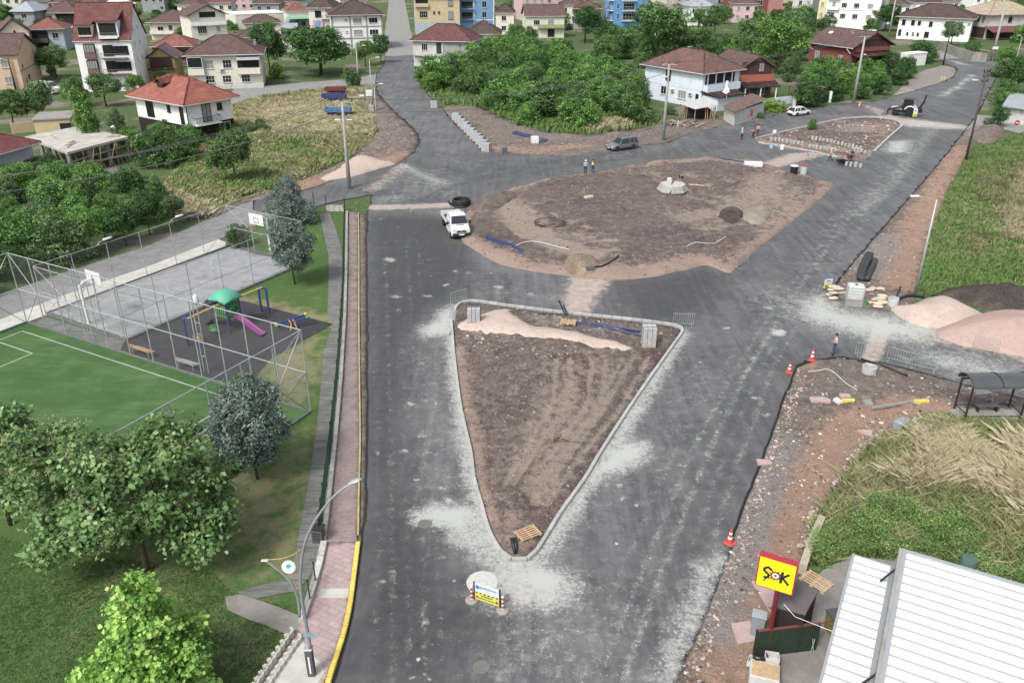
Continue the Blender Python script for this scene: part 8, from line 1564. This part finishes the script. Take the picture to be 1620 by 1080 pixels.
for s in (-1,1):
    for x0, x1, xa in ((hx-1.22,hx-1.95,-.38),(hx-2.05,hx-2.75,0)):
        b = MB(); b.add([(x0,s*.962,1.36),(x1,s*.962,1.36),(x1-.0,s*.84,1.98),(x0+xa,s*.84,1.98)],[(0,1,2,3)]); b.build('side_window', CGL, t_)
    MB().bbox((hx-.14,s*.72,.98),(.26,.36,.28),.06).build('headlight', LITE, t_); MB().bbox((hx-1.3,s*1.16,1.42),(.16,.22,.32),.04).build('mirror', BLKP, t_); MB().box((hx-1.7,s*1.002,.95),(.2,.02,.04)).build('door_handle', BLKP, t_)
MB().bbox((hx-.02,0,.52),(.22,1.86,.34),.05).build('front_bumper', BLKP, t_); MB().bbox((hx-.03,0,.86),(.14,1.0,.2),.03).build('grille', BLKP, t_); MB().box((hx+.1,0,.56),(.02,.52,.12)).build('number_plate', WHT, t_); MB().box((hx-.75,0,1.315),(.06,.8,.03)).build('bonnet_vent', BLKP, t_); MB().lathe([(0,0),(.07,0),(.07,.02),(0,.02)],12,(hx+.05,0,.9),Matrix.Rotation(math.pi/2,3,'Y')).build('badge', GALV, t_)
bx0, bx1 = -hx, hx-3.0; MB().box(((bx0+bx1)/2,0,.86),(bx1-bx0,1.96,.1)).build('bed_floor', DBR, t_)
for s in (-1,1): MB().bbox(((bx0+bx1)/2,s*1.0,1.12),(bx1-bx0,.05,.44),.015).build('dropside', CARW, t_)
MB().bbox((bx0,0,1.12),(.05,1.94,.44),.015).build('tailgate', CARW, t_); MB().bbox((bx1,0,1.25),(.05,1.94,.7),.015).build('headboard', GALV, t_); b = MB()
for k in range(5): b.box(((bx0+bx1)/2+rng.uniform(-.5,.5),rng.uniform(-.7,.7),.98),(rng.uniform(.3,.6),rng.uniform(.2,.4),.2),rz=rng.uniform(0,2))
b.build('load', wood, t_)
for x in (hx-.8,-hx+.95):
    for s in (-.9,.9): wheel(t_, x, s, .36, .24)
MB().box((-.2,0,.5),(LT-1.0,.8,.16)).build('chassis', BLKP, t_)
# backhoe loader
o, rz, d = on_road((1443.5,186),(1420.5,184)); t_ = thing('backhoe_loader','white and black backhoe loader working on the far road','backhoe',o+Vector((0,.9,0)),rz); MW = mat('machine_white', srgb(196,198,196), .4, 0, .05, 2, .2); MK = mat('machine_black', srgb(30,30,32), .5, 0, .1); MG = mat('machine_grey', srgb(104,104,104), .6, .2, .15)
for s in (-.85,.85): wheel(t_, 1.25, s, .55, .36, MG); wheel(t_, -1.0, s, .78, .46, MG)
MB().box((.1,0,.75),(3.4,.9,.5)).build('chassis', MK, t_); MB().loft([[(x,-y_,z0),(x,-y_,z1-.08),(x,-y_+.1,z1),(x,y_-.1,z1),(x,y_,z1-.08),(x,y_,z0)] for x, y_, z0, z1 in ((2.0,.36,.8,1.3),(1.8,.4,.75,1.42),(.3,.44,.75,1.5))]).build('bonnet', MW, t_, .5)
cb = MB(); cb.add([(-1.3,-.78,1.2),(.35,-.78,1.2),(.35,.78,1.2),(-1.3,.78,1.2),(-1.15,-.7,2.65),(.15,-.7,2.65),(.15,.7,2.65),(-1.15,.7,2.65)],[(0,1,5,4),(1,2,6,5),(2,3,7,6),(3,0,4,7),(4,5,6,7),(3,2,1,0)]); cb.build('cab_glass', CGL, t_)
fr_ = MB()
for (a_, b_) in (((-1.3,1.2),(-1.15,2.65)),((.35,1.2),(.15,2.65)),((-.45,1.2),(-.45,2.65))):
    for s in (-1,1): fr_.beam((a_[0],s*.79,a_[1]),(b_[0],s*.71,b_[1]),.09,.09)
fr_.build('cab_frame', MK, t_); MB().bbox((-.5,0,2.72),(1.6,1.6,.14),.05).build('cab_roof', MK, t_); MB().box((-1.2,-.55,2.5),(.3,.5,.1)).build('roof_sign', LAMPW, t_)
for s in (-1,1):
    f_ = MB(); f_.tube([(-1.0+.95*math.cos(q), s*.86, .78+.95*math.sin(q)) for q in np.linspace(.35,2.9,9)],.13,6); f_.build('mudguard', MW, t_, True)
    MB().tube([(.2,s*.6,1.55),(1.6,s*.6,1.25),(2.6,s*.6,.65)],[.14,.13,.11],6).build('loader_arm', MK, t_); MB().tube([(.5,s*.6,1.0),(1.9,s*.6,1.05)],.06,6).build('ram', RIMM, t_)
bk = MB(); pr = [(2.55,.1),(2.55,.95),(2.85,1.0),(2.7,.6),(2.8,.22),(3.35,.08),(3.35,.04)]; bk.extr(pr, -1.15, 1.15, 'Y'); 
for s in (-1.14,1.1): bk.extr([(2.55,.1),(2.55,.95),(2.85,1.0),(3.35,.06)], s, s+.04, 'Y')
bk.build('front_bucket', MG, t_)
MB().box((-1.9,0,.8),(.4,1.7,.8)).build('rear_frame', MW, t_); 
for s in (-.75,.75): MB().tube([(-1.95,s,.9),(-2.1,s,.1)],.09,6).build('stabiliser', MK, t_)
MB().beam((-2.1,0,1.0),(-2.9,0,2.6),.3,.34).build('boom', MK, t_); MB().beam((-2.9,0,2.6),(-3.0,0,3.7),.26,.3).build('boom_tip', MK, t_); MB().beam((-2.75,.0,3.6),(-2.55,0,1.5),.24,.26).build('dipper', MG, t_); b = MB(); b.extr([(-2.9,.75),(-2.3,.7),(-2.2,1.2),(-2.45,1.55),(-2.8,1.4)],-.35,.35,'Y'); b.build('rear_bucket', MK, t_); MB().tube([(-2.2,0,1.4),(-2.95,0,3.1)],.06,6).build('ram', RIMM, t_)
# farm trailers
def trailer(x, y, Lpx, label, m, rz):
    p = G(x, y); L = Lpx*MPP(x, y); t_ = thing('farm_trailer', label, 'trailer', p, rz, 'farm trailers on the dry grass'); MB().box((0,0,.85),(L,1.8,.12)).build('floor', m, t_)
    for s in (-1,1): MB().bbox((0,s*.9,1.15),(L,.06,.55),.02).build('side_board', m, t_)
    for s in (-1,1): MB().bbox((s*L/2,0,1.15),(.06,1.76,.55),.02).build('end_board', m, t_)
    for k in range(5): MB().box((-L/2+L*(k+.5)/5,-.95,1.12),(.06,.06,.6)).build('stake', m, t_)
    for xx in (-L*.28,L*.28):
        for s in (-.8,.8): wheel(t_, xx, s, .38, .22, MG)
    MB().tube([(L/2,0,.75),(L/2+1.2,0,.5)],.06,6).build('drawbar', MG, t_); MB().box((0,0,.68),(L*.8,.7,.2)).build('chassis', MK, t_)
trailer(531,150,31,'dark red farm trailer, rearmost of the three on the dry grass',mat('trailer_red', srgb(110,44,42), .7, 0, .15, 2, .4),.05); trailer(529,161,37,'deep blue farm trailer in the middle of the three',mat('trailer_blue', srgb(48,58,120), .6, 0, .12, 2, .35),.03); trailer(536,184,40,'light blue farm trailer nearest the utility pole',mat('trailer_light_blue', srgb(66,112,158), .6, 0, .15, 2, .4),.04)
t_ = thing('wheelbarrow','dark wheelbarrow beside the two workers at the far island','wheelbarrow',G(1330,262)+Vector((0,0,.06)),.4); b = MB(); b.add([(-.4,-.3,.3),(.4,-.25,.3),(.4,.25,.3),(-.4,.3,.3),(-.55,-.42,.7),(.65,-.4,.7),(.65,.4,.7),(-.55,.42,.7)],[(3,2,1,0),(0,1,5,4),(1,2,6,5),(2,3,7,6),(3,0,4,7)]); b.build('tray', MK, t_); wheel(t_, .7, .001, .2, .1, MG)
for s in (-.28,.28): MB().tube([(.6,s*.4,.2),(-.3,s,.35),(-1.0,s,.65)],.025,5).build('handle', MG, t_); MB().tube([(-.3,s,.35),(-.4,s,0)],.025,5).build('leg', MG, t_)
# ------------------------------------------------------------------ people
SKIN = mat('skin', srgb(176,132,108), .6, 0, .06); HAIR = mat('dark_hair', srgb(30,26,24), .8)
def person(x, yb, yaw, pose, cols, label, hgt=1.74, hat=None, vest=None, z=.06):
    """one continuous skinned body; colours follow the nearest bone"""
    s = hgt/1.74; J = {}
    J['pel'] = (0,0,.95); J['sp'] = (0,.01,1.15); J['ch'] = (0,0,1.36); J['nk'] = (0,.0,1.48); J['hd0'] = (0,.015,1.56); J['hd1'] = (0,.02,1.65); J['hd2'] = (0,.0,1.73)
    for k, sd_ in (('l',-1),('r',1)):
        J['hip'+k] = (.09*sd_,0,.9); J['kn'+k] = (.11*sd_,.03,.5); J['an'+k] = (.12*sd_,-.01,.09); J['to'+k] = (.14*sd_,.16,.04); J['sh'+k] = (.19*sd_,0,1.41); J['el'+k] = (.25*sd_,-.02,1.13); J['wr'+k] = (.27*sd_,.08,.88); J['ha'+k] = (.275*sd_,.11,.79)
    V3 = lambda n: Vector(J[n])
    if pose == 'walk':
        J['knl'] = (-.1,.22,.52); J['anl'] = (-.1,.26,.11); J['tol'] = (-.11,.43,.08); J['knr'] = (.1,-.02,.5); J['anr'] = (.1,-.3,.16); J['tor'] = (.11,-.18,.04); J['ell'] = (-.25,-.12,1.14); J['wrl'] = (-.25,-.02,.9); J['hal'] = (-.25,.03,.82); J['elr'] = (.25,.1,1.14); J['wrr'] = (.22,.28,.98); J['har'] = (.21,.36,.95)
    if pose == 'hands':
        for k, sd_ in (('l',-1),('r',1)): J['el'+k] = (.28*sd_,-.06,1.13); J['wr'+k] = (.13*sd_,.2,1.1); J['ha'+k] = (.06*sd_,.26,1.13)
    if pose in ('bend','crouch'):
        if pose == 'bend': pel = Vector((0,-.12,.9)); ang = 1.15
        else:
            pel = Vector((0,-.2,.42)); ang = .7
            for k, sd_ in (('l',-1),('r',1)): J['kn'+k] = (.16*sd_,.24,.5); J['an'+k] = (.14*sd_,-.02,.09); J['to'+k] = (.15*sd_,.15,.04)
        M = Matrix.Rotation(-ang,3,'X')
        for n in ('sp','ch','nk','hd0','hd1','hd2','shl','shr'): J[n] = tuple(pel + M @ (V3(n)-Vector((0,0,.95))))
        J['pel'] = tuple(pel)
        for k, sd_ in (('l',-1),('r',1)):
            J['hip'+k] = tuple(pel+Vector((.09*sd_,0,-.04))); a_ = V3('sh'+k); J['el'+k] = tuple(a_+Vector((.05*sd_,.1,-.26))); J['wr'+k] = tuple(a_+Vector((.0,.22,-.46))); J['ha'+k] = tuple(a_+Vector((-.03*sd_,.27,-.54)))
    names = list(J); idx = {n: i for i, n in enumerate(names)}
    E = [('pel','sp'),('sp','ch'),('ch','nk'),('nk','hd0'),('hd0','hd1'),('hd1','hd2')]
    for k in 'lr': E += [('pel','hip'+k),('hip'+k,'kn'+k),('kn'+k,'an'+k),('an'+k,'to'+k),('ch','sh'+k),('sh'+k,'el'+k),('el'+k,'wr'+k),('wr'+k,'ha'+k)]
    Rd = {'pel':.15,'sp':.135,'ch':.15,'nk':.058,'hd0':.075,'hd1':.10,'hd2':.06,'hip':.10,'kn':.062,'an':.045,'to':.04,'sh':.07,'el':.045,'wr':.032,'ha':.036}
    me = bpy.data.meshes.new('skel'); me.from_pydata([J[n] for n in names], [(idx[a], idx[b]) for a, b in E], []); ob = bpy.data.objects.new('skel', me); COL.objects.link(ob)
    md = ob.modifiers.new('s','SKIN'); me.skin_vertices[0].data[idx['pel']].use_root = True
    for n in names:
        r_ = Rd.get(n, Rd.get(n[:-1], .05)); me.skin_vertices[0].data[idx[n]].radius = (r_*(1.12 if n in ('pel','ch') else 1), r_*(.78 if n in ('pel','ch','sp') else 1))
    sb = ob.modifiers.new('b','SUBSURF'); sb.levels = sb.render_levels = 1
    dg = bpy.context.evaluated_depsgraph_get(); bm_ = bpy.data.meshes.new_from_object(ob.evaluated_get(dg)); bpy.data.objects.remove(ob)
    # fingers and thumb, nose, ears joined into the same figure
    b = MB(); b.v = [tuple(v.co) for v in bm_.vertices]; b.f = [tuple(p.vertices) for p in bm_.polygons]; b.m = [0]*len(b.f); base_n = len(b.f)
    for k, sd_ in (('l',-1),('r',1)):
        h0 = V3('ha'+k); d = (h0-V3('wr'+k)).normalized(); sdv = d.cross(Vector((sd_,0,0))); sdv = sdv.normalized() if sdv.length > .1 else Vector((0,1,0))
        for i, ln in enumerate((.075,.085,.08,.06)): c = h0+d*.02+sdv*(-.03+.02*i); b.tube([c, c+d*ln*.55, c+d*ln*.95+Vector((-sd_*.02,0,0))],[.010,.009,.007],5)
        c = h0-d*.03+sdv*-.035; b.tube([c, c+d*.03-sdv*.025, c+d*.065-sdv*.03],[.011,.010,.007],5)
    hd = V3('hd1'); fwd = Vector((0,1,0)) if pose not in ('bend','crouch') else Matrix.Rotation(-(1.15 if pose == 'bend' else .7)*.8,3,'X') @ Vector((0,1,0)); upv = (V3('hd2')-V3('hd0')).normalized()
    b.tube([hd+fwd*.095+upv*.02, hd+fwd*.125-upv*.015],[.012,.018],5)
    for sd_ in (-1,1): b.tube([hd+Vector((sd_*.098,0,0))+upv*.02, hd+Vector((sd_*.104,0,0))-upv*.03],[.02,.014],5)
    b.m = [0]*len(b.f); mi = {}
    def matof(c):
        best, bn = 1e9, None
        for a, e in E:
            A, B_ = V3(a), V3(e); ab = B_-A; t = max(0, min(1, (c-A).dot(ab)/ab.length_squared)); dd = (c-A-ab*t).length
            if dd < best: best, bn = dd, (a, e)
        a, e = bn
        if e.startswith('hd'): return 0
        if e in ('nk',): return 1 if c.z < V3('nk').z-.02 else 0
        if e[:2] in ('to',): return 3
        if e[:2] in ('kn','an','hi'): return 2
        if e[:2] in ('wr','ha'): return 0
        return 1
    for i, f in enumerate(b.f):
        c = sum((Vector(b.v[j]) for j in f), Vector())/len(f); b.m[i] = matof(c) if i < base_n else 0
    p = G(x, yb, 0 if z < 1 else z); p.z = ZS(p.x, p.y, min(z, .06) if z < 1 else z); t_ = thing('person', label, 'person', p, yaw); t_.scale = (s,)*3
    mk = lambda c: mat('cloth_%d_%d_%d' % c, srgb(*c), .85, 0, .1, 6)
    body = b.build('body', [SKIN, mk(cols[0]), mk(cols[1]), mk((44,38,36))], t_, True)
    Mh = upv.to_track_quat('Z','Y').to_matrix(); hm = MB(); hm.lathe([(.108,-.01),(.112,.04),(.095,.085),(.05,.115),(0,.12)],12,tuple(hd-fwd*.012),Mh)
    if hat: hm2 = MB(); hm2.lathe([(.16,.03),(.15,.04),(.115,.05),(.115,.09),(.08,.14),(0,.15)],14,tuple(hd),Mh); hm2.build('hat', mk(hat), t_, True)
    hm.build('hair', HAIR, t_, True)
    eyes = MB()
    for sd_ in (-1,1): eyes.lathe([(0,-.008),(.012,0),(0,.008)],6,tuple(hd+fwd*.094+Vector((sd_*.035,0,0))+upv*.03))
    eyes.box(tuple(hd+fwd*.092-upv*.045),(.05,.012,.008)); eyes.build('face_features', HAIR, t_)
    if vest:
        vv = MB(); A, B_ = V3('pel'), V3('ch'); rgs = []
        for f, r_ in ((.15,.175),(.5,.165),(.85,.18),(1.15,.15)): c = A.lerp(B_, f); rgs.append([tuple(c+Vector((r_*1.15*math.cos(q), r_*.85*math.sin(q), 0))) for q in np.linspace(0,6.283,13)[:-1]])
        vv.loft(rgs, False); vo = vv.build('safety_vest', mk(vest), t_, True); 
        bb = MB(); c = A.lerp(B_,.5); bb.lathe([(.18,-.02),(.18,.02)],14,tuple(c)); bb.build('reflective_band', mk((206,206,190)), vo)
    return t_
person(926,278,.2,'hands',((150,176,206),(38,38,44)),'person in light blue shirt and white cap on the road beside the roundabout',hat=(206,206,204)); person(937.5,276,-.3,'hands',((38,44,62),(36,48,84)),'person in yellow-green safety vest on the road beside the roundabout',vest=(168,180,80))
person(1079,303,1.9,'bend',((40,36,36),(110,124,146)),'person in dark top bending over behind the fountain base',z=.55)
person(1173,222,.4,'stand',((150,172,206),(34,36,46)),'person in pale blue shirt and white helmet by the far island tip',hat=(206,206,204)); person(1198,216,2.6,'hands',((206,196,190),(58,56,54)),'person in orange vest standing at the left tip of the far island',vest=(206,74,50)); person(1191,219,.5,'bend',((206,76,52),(40,40,44)),'person in orange top bending beside the standing one at the far island')
person(1313,256,1.2,'walk',((196,192,186),(36,34,36)),'walking person in white hat and pale top below the far island',hat=(208,208,204),vest=(196,96,74)); person(1342,260,2.4,'bend',((36,34,36),(40,54,78)),'person in dark top bending beside the wheelbarrow'); person(1346,257,2.0,'hands',((58,34,38),(38,40,50)),'person in dark maroon top behind the bending worker at the far island')
person(1318,563,1.3,'hands',((196,190,176),(48,66,112)),'man in white shirt and blue jeans standing near the rounded corner',1.72); person(178,213,-.6,'bend',((200,202,204),(70,74,84)),'person in white shirt bending on top of the concrete slab',z=3.2)
# ================================================================== ground cover: grass, weeds, rubble
def m_grass(name, cols):
    m = m_leaf(name, cols, .3, False, .8); n = m.node_tree; v = n.nodes.new('ShaderNodeCombineXYZ'); v.inputs[2].default_value = 1
    for d in n.nodes:
        if d.type == 'BSDF_PRINCIPLED': n.links.new(v.outputs[0], d.inputs['Normal'])
    return m
def blades(name, label, polys, n, hr, wd, m, seed, dens=None, lean=.35, z=.06, per=5, cr=.12):
    r = np.random.default_rng(seed); w = [tuple(c) for c in w2(polys)]; A = np.array(w); lo, hi = A.min(0), A.max(0); P = np.zeros((0,2))
    while len(P) < n:
        q = r.uniform(lo, hi, (n*2,2)); q = q[inpoly(q, w)]
        if dens is not None: q = q[r.random(len(q)) < dens(q)]
        P = np.concatenate([P, q])
    P = P[:n]; hscale = .55+.9*fbm(P,.35,seed,3); P = np.repeat(P, per, 0) + r.normal(size=(n*per,2))*cr; hs_ = np.repeat(hscale, per); N = len(P)
    ang = r.uniform(0,6.283,N); h = r.uniform(*hr,N)*hs_; wv = wd*r.uniform(.6,1.3,N); ln = h*lean*np.abs(r.normal(size=N)); wind = .8; dx = np.cos(ang)*ln+h*.16*wind; dy = np.sin(ang)*ln; ta = ang+1.57
    bl = np.stack([P[:,0]-np.cos(ta)*wv/2, P[:,1]-np.sin(ta)*wv/2, np.full(N,z)],1); br = np.stack([P[:,0]+np.cos(ta)*wv/2, P[:,1]+np.sin(ta)*wv/2, np.full(N,z)],1)
    md = np.stack([P[:,0]+dx*.4, P[:,1]+dy*.4, z+h*.62],1); ofs = np.stack([np.cos(ta)*wv*.4, np.sin(ta)*wv*.4, np.zeros(N)],1); tp = np.stack([P[:,0]+dx, P[:,1]+dy, z+h*.95],1)
    V = np.stack([bl, br, md+ofs, tp, md-ofs],1).reshape(-1,3); me = bpy.data.meshes.new(name); me.vertices.add(5*N); me.vertices.foreach_set('co', V.ravel().astype(np.float32)); me.loops.add(5*N); me.loops.foreach_set('vertex_index', np.arange(5*N,dtype=np.int32)); me.polygons.add(N); me.polygons.foreach_set('loop_start', np.arange(0,5*N,5,dtype=np.int32)); me.polygons.foreach_set('loop_total', np.full(N,5,dtype=np.int32)); me.update(calc_edges=True)
    at = me.attributes.new('var','FLOAT','POINT'); vv = np.clip(np.repeat(fbm(P,.6,seed+3,3),5)*.9-.1+np.repeat(r.normal(size=N)*.16,5)+.12,0,1); at.data.foreach_set('value', vv.astype(np.float32)); me.materials.append(m); return tag(obj(name, me), label, 'grass', kind='stuff')
GG = m_grass('fresh_grass', [(84,124,44),(112,156,58),(138,178,76),(168,194,104)]); GD = m_grass('dry_grass', [(168,156,108),(198,184,136),(220,206,164),(236,224,190)]); GM = m_grass('mixed_grass', [(118,130,70),(150,154,92),(182,176,122),(208,196,150)])
UR = [(1449,470),(1458,410),(1476,360),(1500,300),(1522,262),(1540,240),(1600,215),(1640,205),(1740,200),(1760,480),(1700,470),(1620,456),(1560,450),(1500,456),(1480,466)]
LR = [(1475,672),(1515,668),(1620,668),(1760,730),(1760,990),(1700,978),(1500,898),(1345,878),(1300,900),(1274,895),(1284,850),(1294,820),(1312,795),(1334,762),(1350,742),(1374,712),(1404,698),(1440,684)]
dryU = splat([('p',[(1490,400),(1500,330),(1540,262),(1620,225),(1720,260),(1720,400),(1600,405),(1540,420)],1.0,3.5)]); dryL = splat([('p',[(1400,700),(1470,664),(1560,680),(1760,740),(1760,880),(1620,830),(1500,790),(1360,800),(1340,770)],1.0,2.2)])
blades('fresh_grass','fresh green grass of the upper right field',UR,15000,(.1,.28),.06,GG,3,None); blades('dry_grass','tall dry straw-coloured grass in the upper right field',UR,4200,(.25,.55),.04,GD,4,lambda q: np.clip(dryU(q,None)*fbm(q,.16,77,3)*4-1.9,0,1),.45); blades('mixed_grass','half-dry grass of the upper right field',UR,3600,(.2,.45),.05,GM,5,lambda q: np.clip(dryU(q,None)*fbm(q,.2,70,3)*3-1,0.02,1),.45)
blades('dry_grass','tall pale dry grass of the lower right field beside the bus shelter',LR,14000,(.4,.9),.014,GD,6,lambda q: np.clip(dryL(q,None)*fbm(q,.35,78,3)*3.2-.8,0,1),.75,per=6,cr=.10); blades('mixed_grass','half-dry grass of the lower right field',LR,8000,(.3,.65),.016,GM,7,lambda q: .35+.65*dryL(q,None),.75,per=6); blades('fresh_grass','green grass of the lower right field',LR,8000,(.2,.45),.02,GG,8,lambda q: 1-.8*dryL(q,None),.4,per=6)
DF = [(366,170),(405,157),(450,149),(520,142),(586,138),(586,185),(596,205),(580,223),(556,246),(500,273),(430,300),(380,314),(330,334),(295,330),(262,300),(305,243),(366,208)]
dryD = splat([('p',[(370,168),(590,138),(590,200),(540,215),(400,205)],1.0,4.0)])
blades('dry_grass','flattened dry grass of the field with the farm trailers',DF,7500,(.25,.55),.10,GD,9,lambda q: .25+.75*dryD(q,None),1.1,per=5,cr=.3); blades('mixed_grass','greener grass at the lower end of the dry field',DF,4200,(.4,.8),.10,GM,10,lambda q: 1-.9*dryD(q,None),.7,per=5,cr=.3); blades('fresh_grass','green weeds at the lower end of the dry field',DF,2500,(.4,.8),.10,GG,11,lambda q: np.clip((1-dryD(q,None))*fbm(q,.15,5,3)*2-.5,0,1),.5,per=5,cr=.3)
TH = [(672,140),(700,166),(760,172),(800,192),(870,212),(930,214),(1000,206),(1045,196),(1020,170),(990,140),(940,110),(760,90)]
blades('fresh_grass','green undergrowth below the central thicket',TH,5200,(.4,1.0),.14,GG,12,None,.5,per=5,cr=.4); blades('dry_grass','dry grass tufts at the lower edge of the central thicket',[(920,213),(945,196),(985,190),(1000,205)],260,(.6,1.1),.10,GD,13,None,.5,per=6,cr=.3)
blades('dry_grass','dry roadside grass on the left of the lane thicket',[(255,300),(330,330),(335,345),(290,352),(262,340)],700,(.5,.9),.08,GD,14,None,.5)
blades('lawn_grass','short green grass blades of the near park lawn',[(-60,1120),(400,1095),(436,1044),(470,985),(455,955),(380,950),(330,900),(150,880),(0,850)],14000,(.04,.08),.03,m_grass('lawn_blades', [(66,104,36),(88,130,50),(110,150,66),(138,170,88)]),15,None,.6,z=.015,per=3,cr=.05)
# leafy weeds in front of the shop
r = np.random.default_rng(55); w = [tuple(c) for c in w2([(1276,892),(1290,830),(1330,800),(1400,795),(1480,815),(1560,850),(1700,900),(1760,985),(1700,972),(1500,893),(1345,874),(1302,896)])]; A = np.array(w); q = r.uniform(A.min(0), A.max(0), (9000,2)); q = q[inpoly(q, w)][:2600]; hq = .1+1.9*np.clip(fbm(q,.55,60,3)-.22,0,1); k = np.repeat(np.arange(len(q)),16); p3 = np.stack([q[k,0]+r.normal(size=len(k))*.16, q[k,1]+r.normal(size=len(k))*.16, .08+hq[k]*r.uniform(.35,1.05,len(k))],1)
tag(obj('leafy_weeds', leaf_mesh('leafy_weeds', p3, r.uniform(.05,.12,len(k)), np.repeat(.1+.9*fbm(q,.9,61,3)+r.normal(size=len(q))*.15-.05,16)+r.normal(size=len(k))*.12, m_leaf('weed_leaf', [(66,100,38),(100,138,54),(132,168,76),(170,194,112)], .35, False), r, .7, .8)),'leafy green weeds and shrubs growing behind the shop','weeds',kind='stuff')
# rubble: stones and clods, resting on the surfaces
ROCKM = bpy.data.materials.new('rubble_stone'); t = NT(ROCKM); v = t.attr('var'); c = t.ramp(v, [(0,srgb(84,74,68)),(.35,srgb(122,110,102)),(.6,srgb(158,146,136)),(.8,srgb(170,146,130)),(1,srgb(196,188,178))]); t.fin(c, .95, 0, .1)
def rocks(name, label, surf, poly, n, sr, seed, dens=None, tone=(0,1)):
    r = np.random.default_rng(seed); me0 = bpy.data.objects[surf].data; bv = BVHTree.FromPolygons([tuple(v.co) for v in me0.vertices], [tuple(p.vertices) for p in me0.polygons]); w = [tuple(c) for c in w2(poly)]; A = np.array(w); lo, hi = A.min(0), A.max(0); P = []
    while len(P) < n:
        q = r.uniform(lo, hi, (n*3,2)); q = q[inpoly(q, w)]
        if dens is not None: q = q[r.random(len(q)) < dens(q, None)]
        P += [tuple(v) for v in q]
    P = P[:n]; base = np.array([(1,0,0),(0,1,0),(-1,0,0),(0,-1,0),(0,0,1),(0,0,-1),(.6,.6,.5),(-.6,-.6,.5)]); F0 = [(0,6,4),(6,1,4),(1,2,4),(2,7,4),(7,3,4),(3,0,4),(0,1,6),(2,3,7),(1,0,5),(2,1,5),(3,2,5),(0,3,5)]
    V, F, vr = [], [], []
    for (x, y) in P:
        h = bv.ray_cast(Vector((x,y,8)), Vector((0,0,-1)))
        if h[0] is None: continue
        s = sr[0]*(sr[1]/sr[0])**(r.random()**2.2); a = r.uniform(0,6.28); ca_, sa = math.cos(a), math.sin(a); b = base*(.7+.6*r.random((8,3)))*np.array([s, s*r.uniform(.5,1), s*r.uniform(.4,.8)]); o = len(V)
        for q in b: V.append((x+q[0]*ca_-q[1]*sa, y+q[0]*sa+q[1]*ca_, h[0].z+q[2]+s*.15))
        F += [tuple(i+o for i in f) for f in F0]; vr += [tone[0]+(tone[1]-tone[0])*r.random()]*8
    me = bpy.data.meshes.new(name); me.from_pydata(V, [], F); at = me.attributes.new('var','FLOAT','POINT'); at.data.foreach_set('value', np.array(vr, dtype=np.float32)); me.materials.append(ROCKM); return tag(obj(name, me), label, 'rubble', kind='stuff')
rocks('verge_rubble_stones','broken stones and rubble along the lower verge','lower_verge_rubble',V_LO,2600,(.02,.15),71,lambda q, b: .15+.85*np.clip(fbm(q,.3,9,3)*2-.6,0,1)); rocks('verge_rubble_stones','stones along the asphalt edge of the lower verge','lower_verge_rubble',[(1240,640),(1262,590),(1275,600),(1235,720),(1190,850),(1150,960),(1120,1040),(1090,1085),(1075,1085),(1130,950),(1175,815),(1212,722)],1300,(.025,.16),72,None,(.2,.9)); rocks('verge_rubble_stones','stones and bricks where the verge meets the grass','lower_verge_rubble',[(1345,748),(1372,716),(1400,694),(1385,690),(1350,715),(1325,755),(1290,815),(1275,870),(1262,870),(1285,800)],300,(.05,.24),73,None,(.3,1))
rocks('verge_rubble_stones','broken stones and rubble along the upper verge','upper_verge_rubble',V_UP,1600,(.03,.18),74,None,(.1,.9)); rocks('soil_clods','small stones and clods on the roundabout soil','roundabout_soil',[tuple(p) for p in RND],4200,(.03,.16),75,lambda q, b: .2+.8*np.clip(fbm(q,.2,19,3)*2-.6,0,1),(0,.55)); rocks('soil_clods','small stones and clods on the triangular island soil','triangle_soil',TRI,3000,(.02,.11),76,lambda q, b: .15+.85*np.clip(fbm(q,.4,29,3)*2-.6,0,1),(0,.6)); rocks('soil_clods','larger rubble in a band below the sand strip of the triangular island','triangle_soil',[(730,535),(800,540),(900,556),(920,566),(880,575),(800,565),(735,560)],240,(.03,.2),77,None,(.1,.9)); rocks('soil_clods','rubble between the sand strip and the upper island kerb','triangle_soil',[(800,492),(890,503),(1000,514),(1060,524),(1050,540),(960,535),(880,520),(815,505)],260,(.03,.16),78,None,(.1,.9))
rocks('soil_clods','rubble on the far island soil','far_island_soil',[tuple(p) for p in FARI],700,(.06,.3),79); rocks('soil_clods','stones on the upper dirt shoulder','upper_dirt_shoulder',[(720,175),(800,195),(870,215),(950,218),(1050,205),(1080,200),(1050,224),(950,236),(850,244),(780,238)],1100,(.04,.18),80,None,(.1,.9)); rocks('soil_clods','stones on the left dirt shoulder','left_dirt_shoulder',[(400,316),(476,300),(587,268),(640,250),(658,228),(650,205),(600,175),(600,205),(560,250),(430,305)],900,(.04,.18),81,None,(.1,.9))
# scrap timber in front of the animal shed
t_ = thing('scrap_pile','pile of scrap timber and boards beside the utility pole','scrap pile',G(1082,200)); 
for k in range(22):
    b = MB(); a = rng.uniform(0,3.1); L = rng.uniform(1.2,3.2); x, y = rng.uniform(-2.6,2.6), rng.uniform(-1.4,1.4); b.beam((x-math.cos(a)*L/2,y-math.sin(a)*L/2,rng.uniform(.05,.5)),(x+math.cos(a)*L/2,y+math.sin(a)*L/2,rng.uniform(.2,1.0)),.16,.06); b.build('board', [wood, PATCHY, DBR][k % 3], t_)
